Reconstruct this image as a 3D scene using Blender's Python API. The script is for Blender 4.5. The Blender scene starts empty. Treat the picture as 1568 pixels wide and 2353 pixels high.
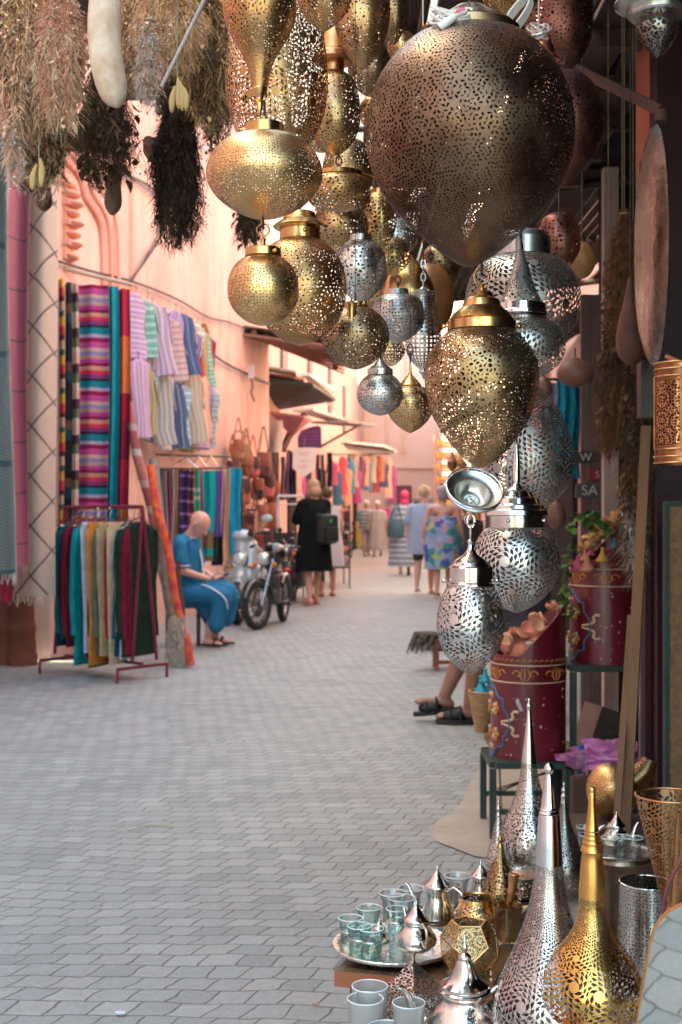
import bpy, bmesh, math, random
from mathutils import Vector, Matrix, noise as mnoise
random.seed(7)
sc = bpy.context.scene
col = sc.collection
PI = math.pi
F, CX, HY, CH = 2941.0, 784.0, 1187.0, 1.2
def P(x, y, z):
    return Vector(((x-CX)*z/F, z, CH-(y-HY)*z/F))
def XD(x, z): return (x-CX)*z/F
def ZD(y, z): return CH-(y-HY)*z/F
def GZ(y): return CH*F/(y-HY)
# ---------------------------------------------------------------- object helpers
def tagp(o, label=None, cat=None, group=None, kind=None):
    if label: o['label'] = label
    if cat: o['category'] = cat
    if group: o['group'] = group
    if kind: o['kind'] = kind
    return o
def thing(name, label, cat, loc=(0,0,0), rotz=0, group=None, rot=None):
    o = bpy.data.objects.new(name, None); col.objects.link(o)
    o.empty_display_size = .05
    o.location = loc; o.rotation_euler = rot if rot else (0,0,rotz)
    return tagp(o, label, cat, group)
def link(name, me, parent=None, loc=(0,0,0), rot=(0,0,0)):
    o = bpy.data.objects.new(name, me); col.objects.link(o)
    o.location = loc; o.rotation_euler = rot
    if parent: o.parent = parent
    return o
def obj(name, bm, mats, parent=None, loc=(0,0,0), rot=(0,0,0), smooth=True, angle=40):
    me = bpy.data.meshes.new(name)
    bm.to_mesh(me); bm.free()
    for m in (mats if isinstance(mats, (list,tuple)) else [mats]): me.materials.append(m)
    if smooth:
        for p in me.polygons: p.use_smooth = True
        me.set_sharp_from_angle(angle=math.radians(angle))
    return link(name, me, parent, loc, rot)
def copy_tree(o, parent=None):
    c = o.copy(); col.objects.link(c); c.parent = parent
    for ch in list(o.children): copy_tree(ch, c)
    return c
def BM(): return bmesh.new()
def bx(bm, c, s, rot=None, mi=0, bev=0):
    r = bmesh.ops.create_cube(bm, size=1)
    vs = r['verts']
    M = Matrix.Translation(Vector(c)) @ ((rot if isinstance(rot, Matrix) else Matrix.Rotation(rot,4,'Z')) if rot is not None else Matrix()) @ Matrix.Diagonal((s[0],s[1],s[2],1))
    bmesh.ops.transform(bm, matrix=M, verts=vs)
    fs = set(f for v in vs for f in v.link_faces)
    for f in fs: f.material_index = mi
    if bev:
        bmesh.ops.bevel(bm, geom=list(set(e for f in fs for e in f.edges)), offset=bev, segments=2, affect='EDGES', profile=.5)
    return bm
def box(c, s, rot=None, bev=0): return bx(BM(), c, s, rot, 0, bev)
def catmull(pts, n=5):
    out = []
    for i in range(len(pts)-1):
        p0 = pts[max(i-1,0)]; p1 = pts[i]; p2 = pts[i+1]; p3 = pts[min(i+2,len(pts)-1)]
        for k in range(n):
            t = k/n
            out.append(tuple(.5*(2*b+(-a+c)*t+(2*a-5*b+4*c-d)*t*t+(-a+3*b-3*c+d)*t**3) for a,b,c,d in zip(p0,p1,p2,p3)))
    out.append(tuple(pts[-1]))
    return out
def ring_faces(bm, A, B, mi=0, uvl=None, ua=None, ub=None, va=0, vb=0):
    n = len(A)
    for i in range(n):
        j = (i+1) % n
        try: f = bm.faces.new((A[i],A[j],B[j],B[i]))
        except ValueError: continue
        f.material_index = mi
        if uvl:
            u0 = 2*PI*i/n; u1 = 2*PI*(i+1)/n
            for l,(u,v) in zip(f.loops, ((u0,va),(u1,va),(u1,vb),(u0,vb))): l[uvl].uv = (u,v)
def lathe(bm, prof, seg=48, center=(0,0), mi=0, facets=None, cap=True):
    """prof: (r,z) top to bottom; conformal UV so cut patterns keep their shape"""
    uvl = bm.loops.layers.uv.verify()
    R = max(p[0] for p in prof); cx, cy = center; old = set(bm.faces); nf = []
    prev = None; v = 0
    rings = []
    for k,(r,z) in enumerate(prof):
        r = max(r, 1e-4)
        ring = [bm.verts.new((cx+r*math.cos(PI/2+2*PI*i/seg), cy+r*math.sin(PI/2+2*PI*i/seg), z)) for i in range(seg)]
        if prev:
            ds = math.hypot(r-prev[1], z-prev[2]); ra = max((r+prev[1])/2, .42*R)
            v2 = v+ds/ra
            ring_faces(bm, prev[0], ring, mi, uvl, None, None, v, v2); v = v2
        prev = (ring, r, z); rings.append(ring)
    if cap:
        for ring,r in ((rings[0],prof[0][0]),(rings[-1],prof[-1][0])):
            if r > 1e-3:
                f = bm.faces.new(ring); f.material_index = mi; nf.append(f)
    bmesh.ops.reverse_faces(bm, faces=[f for f in bm.faces if f not in old])
    return bm
def tube(bm, pts, r, seg=8, mi=0, closed=False, flat=1.0):
    pts = [Vector(p) for p in pts]; n = len(pts); rings = []
    up = None
    for i,p in enumerate(pts):
        if closed: t = pts[(i+1)%n]-pts[i-1]
        else: t = pts[min(i+1,n-1)]-pts[max(i-1,0)]
        if t.length < 1e-9: t = Vector((0,0,1))
        t.normalize()
        if up is None:
            up = Vector((0,0,1)) if abs(t.z) < .9 else Vector((1,0,0))
        a = t.cross(up)
        if a.length < 1e-5: a = t.cross(Vector((0,1,0)))
        a.normalize(); b = a.cross(t).normalized(); up = b
        rr = r[i] if isinstance(r,(list,tuple)) else r
        rings.append([bm.verts.new(p+a*rr*math.cos(2*PI*k/seg)+b*rr*flat*math.sin(2*PI*k/seg)) for k in range(seg)])
    for i in range(n-1 if not closed else n): ring_faces(bm, rings[i], rings[(i+1)%n], mi)
    if not closed:
        for R_ in (rings[0], rings[-1]):
            try: f = bm.faces.new(R_); f.material_index = mi
            except ValueError: pass
    return bm
def torus(bm, c, R, r, axis='Y', seg=20, ms=8, mi=0, sx=1, sz=1):
    c = Vector(c); pts = []
    for i in range(seg):
        a = 2*PI*i/seg; x,y = R*math.cos(a)*sx, R*math.sin(a)*sz
        pts.append(c+{'Y':Vector((x,0,y)),'X':Vector((0,x,y)),'Z':Vector((x,y,0))}[axis])
    return tube(bm, pts, r, ms, mi, True)
def ell(bm, c, s, mi=0, sub=2, rot=None):
    r = bmesh.ops.create_icosphere(bm, subdivisions=sub, radius=1)
    M = Matrix.Translation(Vector(c)) @ (rot or Matrix()) @ Matrix.Diagonal((s[0],s[1],s[2],1))
    bmesh.ops.transform(bm, matrix=M, verts=r['verts'])
    for f in set(f for v in r['verts'] for f in v.link_faces): f.material_index = mi
    return bm
def prism(bm, poly, thick, mi=0, M=None):
    """poly: list of (x,z); extruded along y by thick, centred"""
    A = [bm.verts.new((x,-thick/2,z)) for x,z in poly]; B = [bm.verts.new((x,thick/2,z)) for x,z in poly]
    fs = [bm.faces.new(A), bm.faces.new(B[::-1])]
    n = len(poly)
    for i in range(n): fs.append(bm.faces.new((A[i],B[i],B[(i+1)%n],A[(i+1)%n])))
    for f in fs: f.material_index = mi
    bmesh.ops.recalc_face_normals(bm, faces=fs)
    if M: bmesh.ops.transform(bm, matrix=M, verts=A+B)
    return bm
def loft(bm, rings, seg=24, waves=0, amp=0, mi=0, ph=0, capit=True):
    """rings: (cx,cy,cz,rx,ry[,amp scale])"""
    R = []
    for q in rings:
        cx,cy,cz,rx,ry = q[:5]; s = q[5] if len(q) > 5 else 1
        R.append([bm.verts.new((cx+rx*(1+s*amp*math.sin(waves*a+ph+2*math.sin(a+ph)))*math.cos(a), cy+ry*(1+s*amp*math.sin(waves*a+ph+2*math.sin(a+ph)))*math.sin(a), cz)) for a in [2*PI*i/seg for i in range(seg)]])
    uvl = bm.loops.layers.uv.verify()
    for i in range(len(R)-1): ring_faces(bm, R[i], R[i+1], mi, uvl, None, None, rings[i][2], rings[i+1][2])
    if capit:
        for r in (R[0],R[-1]):
            f = bm.faces.new(r); f.material_index = mi
    return bm
def cloth(w, h, folds=3, amp=.03, nx=24, nz=20, top=1.0, ph=0, thick=.004, gather=1.0, ragged=0):
    """hangs in the XZ plane from z=0 down; uv in metres (v down)"""
    bm = BM(); uvl = bm.loops.layers.uv.verify(); rows = {}
    for side in (0,1):
        for j in range(nz+1):
            v = j/nz; ws = w*(gather+(1-gather)*v)
            for i in range(nx+1):
                u = i/nx
                a = amp*(top+(1-top)*v)
                y = a*math.sin(u*folds*2*PI+ph+.6*math.sin(v*2.2+ph))+a*.4*math.sin(u*folds*4.7+v*3+ph*2)
                z = -v*h-(ragged*mnoise.noise(Vector((u*9,ph,0))) if v > .99 else 0)
                rows[side,j,i] = bm.verts.new(((u-.5)*ws+.01*math.sin(v*5+ph), y+(thick if side else 0), z))
    def q(a,b,c,d,uv):
        f = bm.faces.new((a,b,c,d))
        for l,t in zip(f.loops,uv): l[uvl].uv = t
    for j in range(nz):
        for i in range(nx):
            uv = [(i/nx*w,j/nz*h),((i+1)/nx*w,j/nz*h),((i+1)/nx*w,(j+1)/nz*h),(i/nx*w,(j+1)/nz*h)]
            q(rows[0,j,i],rows[0,j,i+1],rows[0,j+1,i+1],rows[0,j+1,i],uv)
            q(rows[1,j,i],rows[1,j+1,i],rows[1,j+1,i+1],rows[1,j,i+1],[uv[0],uv[3],uv[2],uv[1]])
    for j in range(nz):
        for i in (0,nx):
            v_ = [(i/nx*w, j/nz*h)]*4
            q(rows[0,j,i],rows[0,j+1,i],rows[1,j+1,i],rows[1,j,i],v_)
    for i in range(nx):
        for j in (0,nz):
            q(rows[0,j,i],rows[1,j,i],rows[1,j,i+1],rows[0,j,i+1],[(i/nx*w,j/nz*h)]*4)
    bmesh.ops.recalc_face_normals(bm, faces=bm.faces)
    return bm
def blob(prims, voxel=.012, smooth=4):
    """one continuous skin over capsules and ellipsoids -> baked mesh"""
    bm = BM()
    for p in prims:
        if p[0] == 'c':
            a,b,ra,rb = Vector(p[1]),Vector(p[2]),p[3],p[4]
            n = max(3,int((b-a).length/max(min(ra,rb),.008)*1.2)); n = min(n,14)
            pts = [a.lerp(b,i/n) for i in range(n+1)]
            tube(bm, pts, [ra+(rb-ra)*i/n for i in range(n+1)], 10)
            bmesh.ops.create_icosphere(bm, subdivisions=1, radius=ra, matrix=Matrix.Translation(a))
            bmesh.ops.create_icosphere(bm, subdivisions=1, radius=rb, matrix=Matrix.Translation(b))
        else:
            ell(bm, p[1], p[2], 0, 2, p[3] if len(p) > 3 else None)
    bmesh.ops.recalc_face_normals(bm, faces=bm.faces)
    me = bpy.data.meshes.new('raw'); bm.to_mesh(me); bm.free()
    o = bpy.data.objects.new('raw', me); col.objects.link(o)
    m = o.modifiers.new('r','REMESH'); m.mode = 'VOXEL'; m.voxel_size = voxel
    s = o.modifiers.new('s','SMOOTH'); s.iterations = smooth; s.factor = .5
    bpy.context.view_layer.update()
    dg = bpy.context.evaluated_depsgraph_get()
    out = bpy.data.meshes.new_from_object(o.evaluated_get(dg))
    bpy.data.objects.remove(o); bpy.data.meshes.remove(me)
    for p in out.polygons: p.use_smooth = True
    return out
def blobobj(name, prims, m, parent=None, voxel=.012, smooth=4, loc=(0,0,0), rot=(0,0,0)):
    me = blob(prims, voxel, smooth); me.name = name; me.materials.append(m)
    return link(name, me, parent, loc, rot)
# ---------------------------------------------------------------- materials
def mix_node(nt, fac, a, b):
    n = nt.nodes.new('ShaderNodeMix'); n.data_type = 'RGBA'
    def put(sock, v):
        if hasattr(v, 'links') or hasattr(v, 'is_output'): nt.links.new(v, sock)
        else: sock.default_value = v if not isinstance(v, tuple) or len(v) == 4 else (*v,1)
    put(n.inputs[0], fac); put(n.inputs[6], a); put(n.inputs[7], b)
    return n.outputs[2]
def mth(nt, op, a, b=None, c=None):
    n = nt.nodes.new('ShaderNodeMath'); n.operation = op
    for s,v in zip(n.inputs,(a,b,c)):
        if v is None: continue
        if isinstance(v,(int,float)): s.default_value = v
        else: nt.links.new(v, s)
    return n.outputs[0]
def noise(nt, vec, scale, detail=3, rough=.55, dist=0):
    n = nt.nodes.new('ShaderNodeTexNoise'); n.inputs['Scale'].default_value = scale
    n.inputs['Detail'].default_value = detail; n.inputs['Roughness'].default_value = rough; n.inputs['Distortion'].default_value = dist
    if vec: nt.links.new(vec, n.inputs['Vector'])
    return n
def rampn(nt, fac, stops, interp='LINEAR'):
    n = nt.nodes.new('ShaderNodeValToRGB'); cr = n.color_ramp; cr.interpolation = interp
    while len(cr.elements) < len(stops): cr.elements.new(.5)
    for e,(p,c) in zip(cr.elements, stops):
        e.position = p; e.color = (*c,1) if len(c) == 3 else c
    nt.links.new(fac, n.inputs[0]); return n.outputs[0]
MATS = {}
def new_mat(name):
    m = bpy.data.materials.new(name); m.use_nodes = True
    nt = m.node_tree; return m, nt, nt.nodes['Principled BSDF'], nt.nodes['Material Output']
def bump(nt, bsdf, h, strength=.3, dist=.01):
    b = nt.nodes.new('ShaderNodeBump'); b.inputs['Strength'].default_value = strength; b.inputs['Distance'].default_value = dist
    nt.links.new(h, b.inputs['Height']); nt.links.new(b.outputs[0], bsdf.inputs['Normal'])
def simple(name, c, c2=None, rough=.6, metal=0, ns=6, bs=0, bscale=40, sheen=0, bdist=.004, det=4, coat=0, stretch=None):
    if name in MATS: return MATS[name]
    m, nt, b, out = new_mat(name)
    tc = nt.nodes.new('ShaderNodeTexCoord'); vec = tc.outputs['Object']
    if stretch:
        mp = nt.nodes.new('ShaderNodeMapping'); mp.inputs['Scale'].default_value = stretch
        nt.links.new(vec, mp.inputs[0]); vec = mp.outputs[0]
    if c2 is None: c2 = tuple(x*.75 for x in c)
    n = noise(nt, vec, ns, det, .6)
    r = rampn(nt, n.outputs[0], [(.3,c2),(.7,c)])
    nt.links.new(r, b.inputs['Base Color'])
    b.inputs['Roughness'].default_value = rough; b.inputs['Metallic'].default_value = metal
    if rough >= .8: b.inputs['Specular IOR Level'].default_value = .15
    if coat: b.inputs['Coat Weight'].default_value = coat; b.inputs['Coat Roughness'].default_value = .15
    if bs:
        n2 = noise(nt, vec, bscale, 4, .6); bump(nt, b, n2.outputs[0], bs, bdist)
    MATS[name] = m; return m
def stripes(name, cols, period, axis='Y', rough=.85, fine=True):
    """horizontal bands of woven colour; uv in metres"""
    if name in MATS: return MATS[name]
    m, nt, b, out = new_mat(name)
    uv = nt.nodes.new('ShaderNodeUVMap'); sp = nt.nodes.new('ShaderNodeSeparateXYZ'); nt.links.new(uv.outputs[0], sp.inputs[0])
    nz = noise(nt, uv.outputs[0], 8, 2)
    v = mth(nt,'ADD', sp.outputs[0 if axis == 'X' else 1], mth(nt,'MULTIPLY', nz.outputs[0], .012))
    f = mth(nt,'FRACT', mth(nt,'DIVIDE', v, period))
    tot = sum(w for _,w in cols); p = 0; st = []
    for c,w in cols: st.append((p/tot, c)); p += w
    r = rampn(nt, f, st, 'CONSTANT')
    n2 = noise(nt, uv.outputs[0], 60, 3)
    r = mix_node(nt, mth(nt,'MULTIPLY',n2.outputs[0],.35), r, (.02,.02,.02,1))
    nt.links.new(r, b.inputs['Base Color']); b.inputs['Roughness'].default_value = rough
    b.inputs['Specular IOR Level'].default_value = .15
    w = mth(nt,'SINE', mth(nt,'MULTIPLY', sp.outputs[1], 900)); bump(nt, b, n2.outputs[0], .3, .004)
    MATS[name] = m; return m
def cutmask(nt, kind, S, step, rnd=.35, dist=0.0, t=.2, keep=None):
    uv = nt.nodes.new('ShaderNodeUVMap'); vec = uv.outputs[0]
    vm = nt.nodes.new('ShaderNodeVectorMath'); vm.operation = 'SCALE'; vm.inputs['Scale'].default_value = S
    nt.links.new(vec, vm.inputs[0]); vec = vm.outputs[0]
    if dist:
        nz = noise(nt, vec, 4.2, 2); 
        s1 = nt.nodes.new('ShaderNodeVectorMath'); s1.operation = 'SUBTRACT'; s1.inputs[1].default_value = (.5,.5,.5); nt.links.new(nz.outputs['Color'], s1.inputs[0])
        s2 = nt.nodes.new('ShaderNodeVectorMath'); s2.operation = 'SCALE'; s2.inputs['Scale'].default_value = dist; nt.links.new(s1.outputs[0], s2.inputs[0])
        s3 = nt.nodes.new('ShaderNodeVectorMath'); nt.links.new(vec, s3.inputs[0]); nt.links.new(s2.outputs[0], s3.inputs[1]); vec = s3.outputs[0]
    def vor(feature, v, sc_, r):
        n = nt.nodes.new('ShaderNodeTexVoronoi'); n.voronoi_dimensions = '2D'; n.feature = feature
        n.inputs['Scale'].default_value = sc_; n.inputs['Randomness'].default_value = r; nt.links.new(v, n.inputs['Vector']); return n
    if kind == 'dots':
        n = vor('F1', vec, 1, rnd); return mth(nt,'LESS_THAN', n.outputs['Distance'], t)
    if kind == 'cells':
        n = vor('DISTANCE_TO_EDGE', vec, 1, rnd); n2 = vor('F1', vec, 1, rnd)
        return mth(nt,'GREATER_THAN', n.outputs['Distance'], t)
    if kind == 'leaf':   # small curling slits arranged about many centres
        n = vor('DISTANCE_TO_EDGE', vec, 1, rnd); nz = noise(nt, vec, 2.2, 2)
        big = vor('F1', vec, .16, .4)
        wob = mth(nt,'MULTIPLY', mth(nt,'SINE', mth(nt,'MULTIPLY', big.outputs['Distance'], 22)), .10)
        thr = mth(nt,'ADD', wob, mth(nt,'ADD', t-.12, mth(nt,'MULTIPLY', nz.outputs[0], .26)))
        return mth(nt,'GREATER_THAN', n.outputs['Distance'], thr)
    v = vor('F1', vec, 1, rnd)
    sub = nt.nodes.new('ShaderNodeVectorMath'); sub.operation = 'SUBTRACT'
    nt.links.new(vec, sub.inputs[0]); nt.links.new(v.outputs['Position'], sub.inputs[1])
    sp = nt.nodes.new('ShaderNodeSeparateXYZ'); nt.links.new(sub.outputs[0], sp.inputs[0])
    th = mth(nt,'DIVIDE', mth(nt,'ARCTAN2', sp.outputs[1], sp.outputs[0]), 2*PI)
    r = mth(nt,'DIVIDE', v.outputs['Distance'], step)
    k = mth(nt,'FLOOR', r); b = mth(nt,'FRACT', r)
    n = mth(nt,'MULTIPLY', k, 6.0)
    a = mth(nt,'FRACT', mth(nt,'ADD', mth(nt,'ADD', mth(nt,'MULTIPLY', n, th), mth(nt,'MULTIPLY', k, .5)), mth(nt,'MULTIPLY', b, .55)))
    w = mth(nt,'SUBTRACT', .47, mth(nt,'MULTIPLY', b, .34))
    if t > .8:    # curled leaf slits, slanting the other way in every second ring
        par = mth(nt,'SUBTRACT', mth(nt,'MULTIPLY', mth(nt,'FRACT', mth(nt,'MULTIPLY', k, .5)), 4.0), 1.0)
        pet = mth(nt,'ADD', .72, mth(nt,'MULTIPLY', mth(nt,'COSINE', mth(nt,'MULTIPLY', th, 2*PI*6)), .30))
        a = mth(nt,'FRACT', mth(nt,'ADD', mth(nt,'ADD', mth(nt,'MULTIPLY', n, th), mth(nt,'MULTIPLY', k, .5)), mth(nt,'MULTIPLY', mth(nt,'MULTIPLY', b, par), .42)))
        w = mth(nt,'MULTIPLY', mth(nt,'MULTIPLY', mth(nt,'SINE', mth(nt,'MULTIPLY', b, PI)), .30), pet)
    h = mth(nt,'LESS_THAN', mth(nt,'ABSOLUTE', mth(nt,'SUBTRACT', a, .5)), w)
    h = mth(nt,'MULTIPLY', h, mth(nt,'GREATER_THAN', b, .10)); h = mth(nt,'MULTIPLY', h, mth(nt,'LESS_THAN', b, .93))
    h = mth(nt,'MULTIPLY', h, mth(nt,'GREATER_THAN', k, .5))
    e = vor('DISTANCE_TO_EDGE', vec, 1, rnd)
    return mth(nt,'MULTIPLY', h, mth(nt,'GREATER_THAN', e.outputs['Distance'], .018))
def cutshade(spec, rpx):
    """same metal, openings kept at one real size whatever the lamp's girth"""
    base, c, c2, rough, kind, pitch, t = spec[:7]
    if kind == 'organic': S, step, kw, kind = rpx/(7.4*pitch), .135, dict(rnd=.35, dist=.06, t=.9), 'rosette'; base += '_o'
    elif kind == 'rosette': S, step, kw = rpx/(7.4*pitch), .135, dict(rnd=.45)
    else: S, step, kw = rpx/pitch, .1, dict(rnd={'dots':.55,'leaf':.9,'cells':.75,'lattice':.0}.get(kind,.8), t=t)
    S = round(S, 1) if S < 4 else round(S)
    return metal('%s_%g' % (base, S), c, c2, rough, ('cells' if kind == 'lattice' else kind, S, step, kw), ns=6)
def metal(name, c, c2, rough=.3, cut=None, ns=9, bs=.12, bscale=60, patina=.5, bdist=.003):
    """beaten metal; cut = (kind, S, step, extra kwargs): real see-through openings"""
    if name in MATS: return MATS[name]
    m, nt, b, out = new_mat(name)
    tc = nt.nodes.new('ShaderNodeTexCoord'); vec = tc.outputs['Object']
    n = noise(nt, vec, ns, 5, .65); r = rampn(nt, n.outputs[0], [(.5-patina*.4,c2),(.5+patina*.25,c)])
    nt.links.new(r, b.inputs['Base Color']); b.inputs['Metallic'].default_value = 1
    rr = nt.nodes.new('ShaderNodeMapRange'); n3 = noise(nt, vec, ns*2.3, 4)
    rr.inputs[1].default_value = .3; rr.inputs[2].default_value = .7; rr.inputs[3].default_value = rough*.75; rr.inputs[4].default_value = rough*1.4
    nt.links.new(n3.outputs[0], rr.inputs[0]); nt.links.new(rr.outputs[0], b.inputs['Roughness'])
    n2 = noise(nt, vec, bscale, 3, .5); bump(nt, b, n2.outputs[0], bs, bdist)
    if cut:
        geo = nt.nodes.new('ShaderNodeNewGeometry')   # oxidised inner face, darkened in colour so the lamp's inside looks shaded
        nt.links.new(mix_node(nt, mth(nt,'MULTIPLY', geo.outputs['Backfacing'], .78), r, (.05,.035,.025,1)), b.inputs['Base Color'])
        mask = cutmask(nt, *cut[:3], **(cut[3] if len(cut) > 3 else {}))
        tr = nt.nodes.new('ShaderNodeBsdfTransparent'); mx = nt.nodes.new('ShaderNodeMixShader')
        nt.links.new(mask, mx.inputs[0]); nt.links.new(b.outputs[0], mx.inputs[1]); nt.links.new(tr.outputs[0], mx.inputs[2])
        nt.links.new(mx.outputs[0], out.inputs['Surface'])
    MATS[name] = m; return m
BR1,BR2 = (.76,.46,.19),(.42,.22,.09)
GO1,GO2 = (.94,.61,.26),(.62,.34,.13)
DK1,DK2 = (.40,.26,.16),(.13,.07,.045)
SV1,SV2 = (.86,.83,.80),(.42,.37,.34)
CO1,CO2 = (.80,.42,.20),(.45,.20,.09)
brass = metal('brass_plain', (.78,.47,.20), (.5,.27,.1), .22, patina=.4)
gold = metal('gold_plain', GO1, GO2, .25, patina=.5)
bronze = metal('bronze_plain', (.50,.31,.17), (.28,.15,.08), .3)
silver = metal('silver_plain', (.88,.86,.84), (.62,.58,.55), .13, patina=.4, bs=.05)
silver_dull = metal('silver_dull', (.74,.72,.69), (.46,.42,.38), .28, patina=.5)
copper = metal('copper_plain', CO1, CO2, .32)
steel = simple('dark_steel', (.10,.085,.075), (.05,.04,.035), .5, .6)
greenpaint = simple('green_painted_steel', (.045,.075,.065), (.02,.035,.03), .45, .2, bs=.2)
black = simple('black_rubber', (.018,.018,.018), (.01,.01,.01), .6)
# ================================================================ hanging lanterns
HANG_Z = 2.72
def prof_px(body, z0, zc, sub=5):
    s = z0/F
    pts = [(hw*s, ZD(y,z0)-zc) for y,hw in body]
    return [(max(r,0),z) for r,z in (catmull(pts, sub) if sub > 1 else pts)]
def chain_links(bm, x, y, z0, z1, L=.022, r=.0016):
    n = max(1, int(round((z1-z0)/(L*.72)))); 
    for i in range(n):
        c = (x, y, z0+(i+.5)*(z1-z0)/n)
        torus(bm, c, L*.36, r, 'Y' if i%2 else 'X', 12, 5, 0, .7, 1.35)
    return bm
HANGS = {(690,2.2):455,(800,2.9):300,(779,2.6):345,(782,3.0):440,(830,2.6):470,(902,3.3):520,(915,2.8):638,(817,2.35):680,(898,3.0):755,(874,2.3):806,(943,2.5):795,(1202,2.6):470,(1197,2.3):536,(1208,2.7):860,(1187,2.3):1000,(1292,2.6):130,(940,3.4):560,(990,3.55):570}
def lantern(name, label, cat, cx, z, body, shade, caps=(), capmat=None, wire=True, wiremat=None, ring=None, finial=None, screws=None, tilt=0, seg=64, group='pierced metal lanterns hanging over the shop front', hang=None, sub=5):
    if (cx,z) in HANGS: hang, wire = HANGS[cx,z], 'no'
    if isinstance(shade, tuple): shade = cutshade(shade, max(h for _,h in body))
    ytop = min([y for y,_ in body]+[y for c in caps for y,_ in c[:]]) if True else 0
    yb = max(y for y,_ in body+(finial or []))
    zc = ZD(yb, z)
    t = thing(name, label, cat, (XD(cx,z), z, zc), 0, group)
    if tilt: t.rotation_euler = (0, tilt, 0)
    obj('shade', lathe(BM(), prof_px(body, z, zc, sub), seg, cap=False), shade, t)
    for c in caps: obj('cap', lathe(BM(), prof_px(c, z, zc, 1), 48), capmat or brass, t, angle=25)
    if finial: obj('finial', lathe(BM(), prof_px(finial, z, zc, 3), 20), capmat or brass, t)
    s = z/F
    if screws:
        bm = BM()
        for (sx,sy) in screws:
            a = sx; rr = sy[1]*s
            ell(bm, (rr*math.cos(a), rr*math.sin(a), ZD(sy[0],z)-zc), (.004,.004,.004))
            tube(bm, [(rr*.9*math.cos(a), rr*.9*math.sin(a), ZD(sy[0],z)-zc),(rr*math.cos(a), rr*math.sin(a), ZD(sy[0],z)-zc)], .0018, 6)
        obj('thumb_screw', bm, capmat or brass, t)
    top = ZD(ytop,z)-zc
    if ring:
        bm = BM(); ry, rh = ring; torus(bm, (0,0,ZD(ry,z)-zc), rh*s, rh*s*.13, 'Y', 24, 8); 
        obj('ring', bm, capmat or brass, t); top = ZD(ry-rh,z)-zc
    if hang is not None:      # hung by links up to a given picture height
        obj('chain', chain_links(BM(), 0, 0, top, ZD(hang,z)-zc), wiremat or steel, t); top = ZD(hang,z)-zc
        if wire == 'no':
            if (cx,z) in HANGS or group is None or 'gap' in label or hang > 0 and cx not in (1107,608,605,1082):
                bm = BM(); tube(bm, [(0,0,top-.003),(0,0,HANG_Z-zc)], .0005, 4); obj('thin_wire', bm, wiremat or steel, t)
            return t
    if wire is True:
        bm = BM(); tube(bm, [(0,0,top-.004),(0,0,HANG_Z-zc)], .0022, 6); obj('chain', bm, wiremat or steel, t)
    return t
C = lambda kind,S,step,**k: (kind,S,step,k)
m_leaf_dk = ('pierced_dark_bronze', (.28,.175,.115), (.10,.045,.03), .38, 'organic', 9.3, 0)
m_leaf_dk2 = ('pierced_red_bronze', (.36,.15,.11), (.16,.06,.05), .4, 'leaf', 9.5, .29)
m_egg = ('pierced_old_brass', (.60,.40,.19), (.27,.15,.08), .33, 'leaf', 10, .25)
m_ros_br = ('rosette_brass', (.74,.43,.18), (.38,.19,.08), .34, 'rosette', 10, 0)
m_ros_br_f = ('fine_rosette_brass', (.70,.43,.20), (.40,.20,.10), .36, 'leaf', 9, .285)
m_dots = ('dotted_gold', (.90,.57,.27), (.56,.31,.13), .32, 'dots', 7.2, .23)
m_leaf_br = ('leaf_brass', (.72,.41,.18), (.40,.20,.08), .34, 'organic', 9, 0)
m_fine_br = ('fine_brass', (.68,.43,.19), (.38,.21,.09), .36, 'dots', 7.5, .25)
m_fine_dk = ('fine_dark_brass', (.46,.31,.17), (.22,.13,.08), .36, 'leaf', 9, .29)
m_cells_br = ('lattice_brass', (.74,.50,.20), (.45,.26,.10), .34, 'cells', 9, .20)
m_ros_sv = ('rosette_silver', SV1, (.58,.54,.50), .34, 'rosette', 11, 0)
m_ros_sv_b = ('bold_rosette_silver', SV1, (.60,.55,.51), .28, 'rosette', 11.5, 0)
m_ros_sv_f = ('fine_rosette_silver', (.74,.70,.66), (.36,.32,.29), .38, 'rosette', 11, 0)
m_leaf_sv = ('leaf_silver', (.80,.77,.74), (.56,.52,.48), .36, 'leaf', 9.5, .255)
m_fine_sv = ('fine_silver', (.70,.66,.62), (.44,.40,.36), .36, 'dots', 7.5, .24)
m_cells_sv = ('lattice_silver', (.80,.77,.74), (.42,.38,.35), .26, 'lattice', 10, .2)
L = 'lantern'
BIG = lantern('egg_lantern', 'huge dark bronze egg shaped lantern, the biggest of all, with white cable on its cap', L, 1080, 2.1,
  [(88,112),(100,138),(130,172),(180,208),(235,230),(300,239),(360,234),(420,212),(475,176),(530,124),(572,76),(600,38),(612,12),(613,1)], m_leaf_dk,
  [[(66,60),(68,108),(72,114),(97,114),(97,106)],[(18,34),(24,42),(40,66),(56,96),(66,106),(68,60)]], bronze, screws=[(-2.6,(82,118))], seg=96, sub=6)
lantern('egg_lantern', 'old brass egg lantern with domed cap and ring, hooked under the huge bronze one', L, 1107, 2.1,
  [(760,76),(775,92),(800,112),(830,127),(866,131),(905,127),(950,115),(990,93),(1030,63),(1058,36),(1073,12),(1076,1)], m_egg,
  [[(738,74),(740,79),(760,79),(760,72)],[(668,12),(672,22),(684,30),(690,40),(706,46),(722,66),(735,74),(739,70)],[(654,7),(656,8),(660,5),(664,9),(668,8)]], brass, wire='no', ring=(637,17), screws=[(3.1,(750,86)),(0,(750,86))], hang=612, seg=80)
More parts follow.
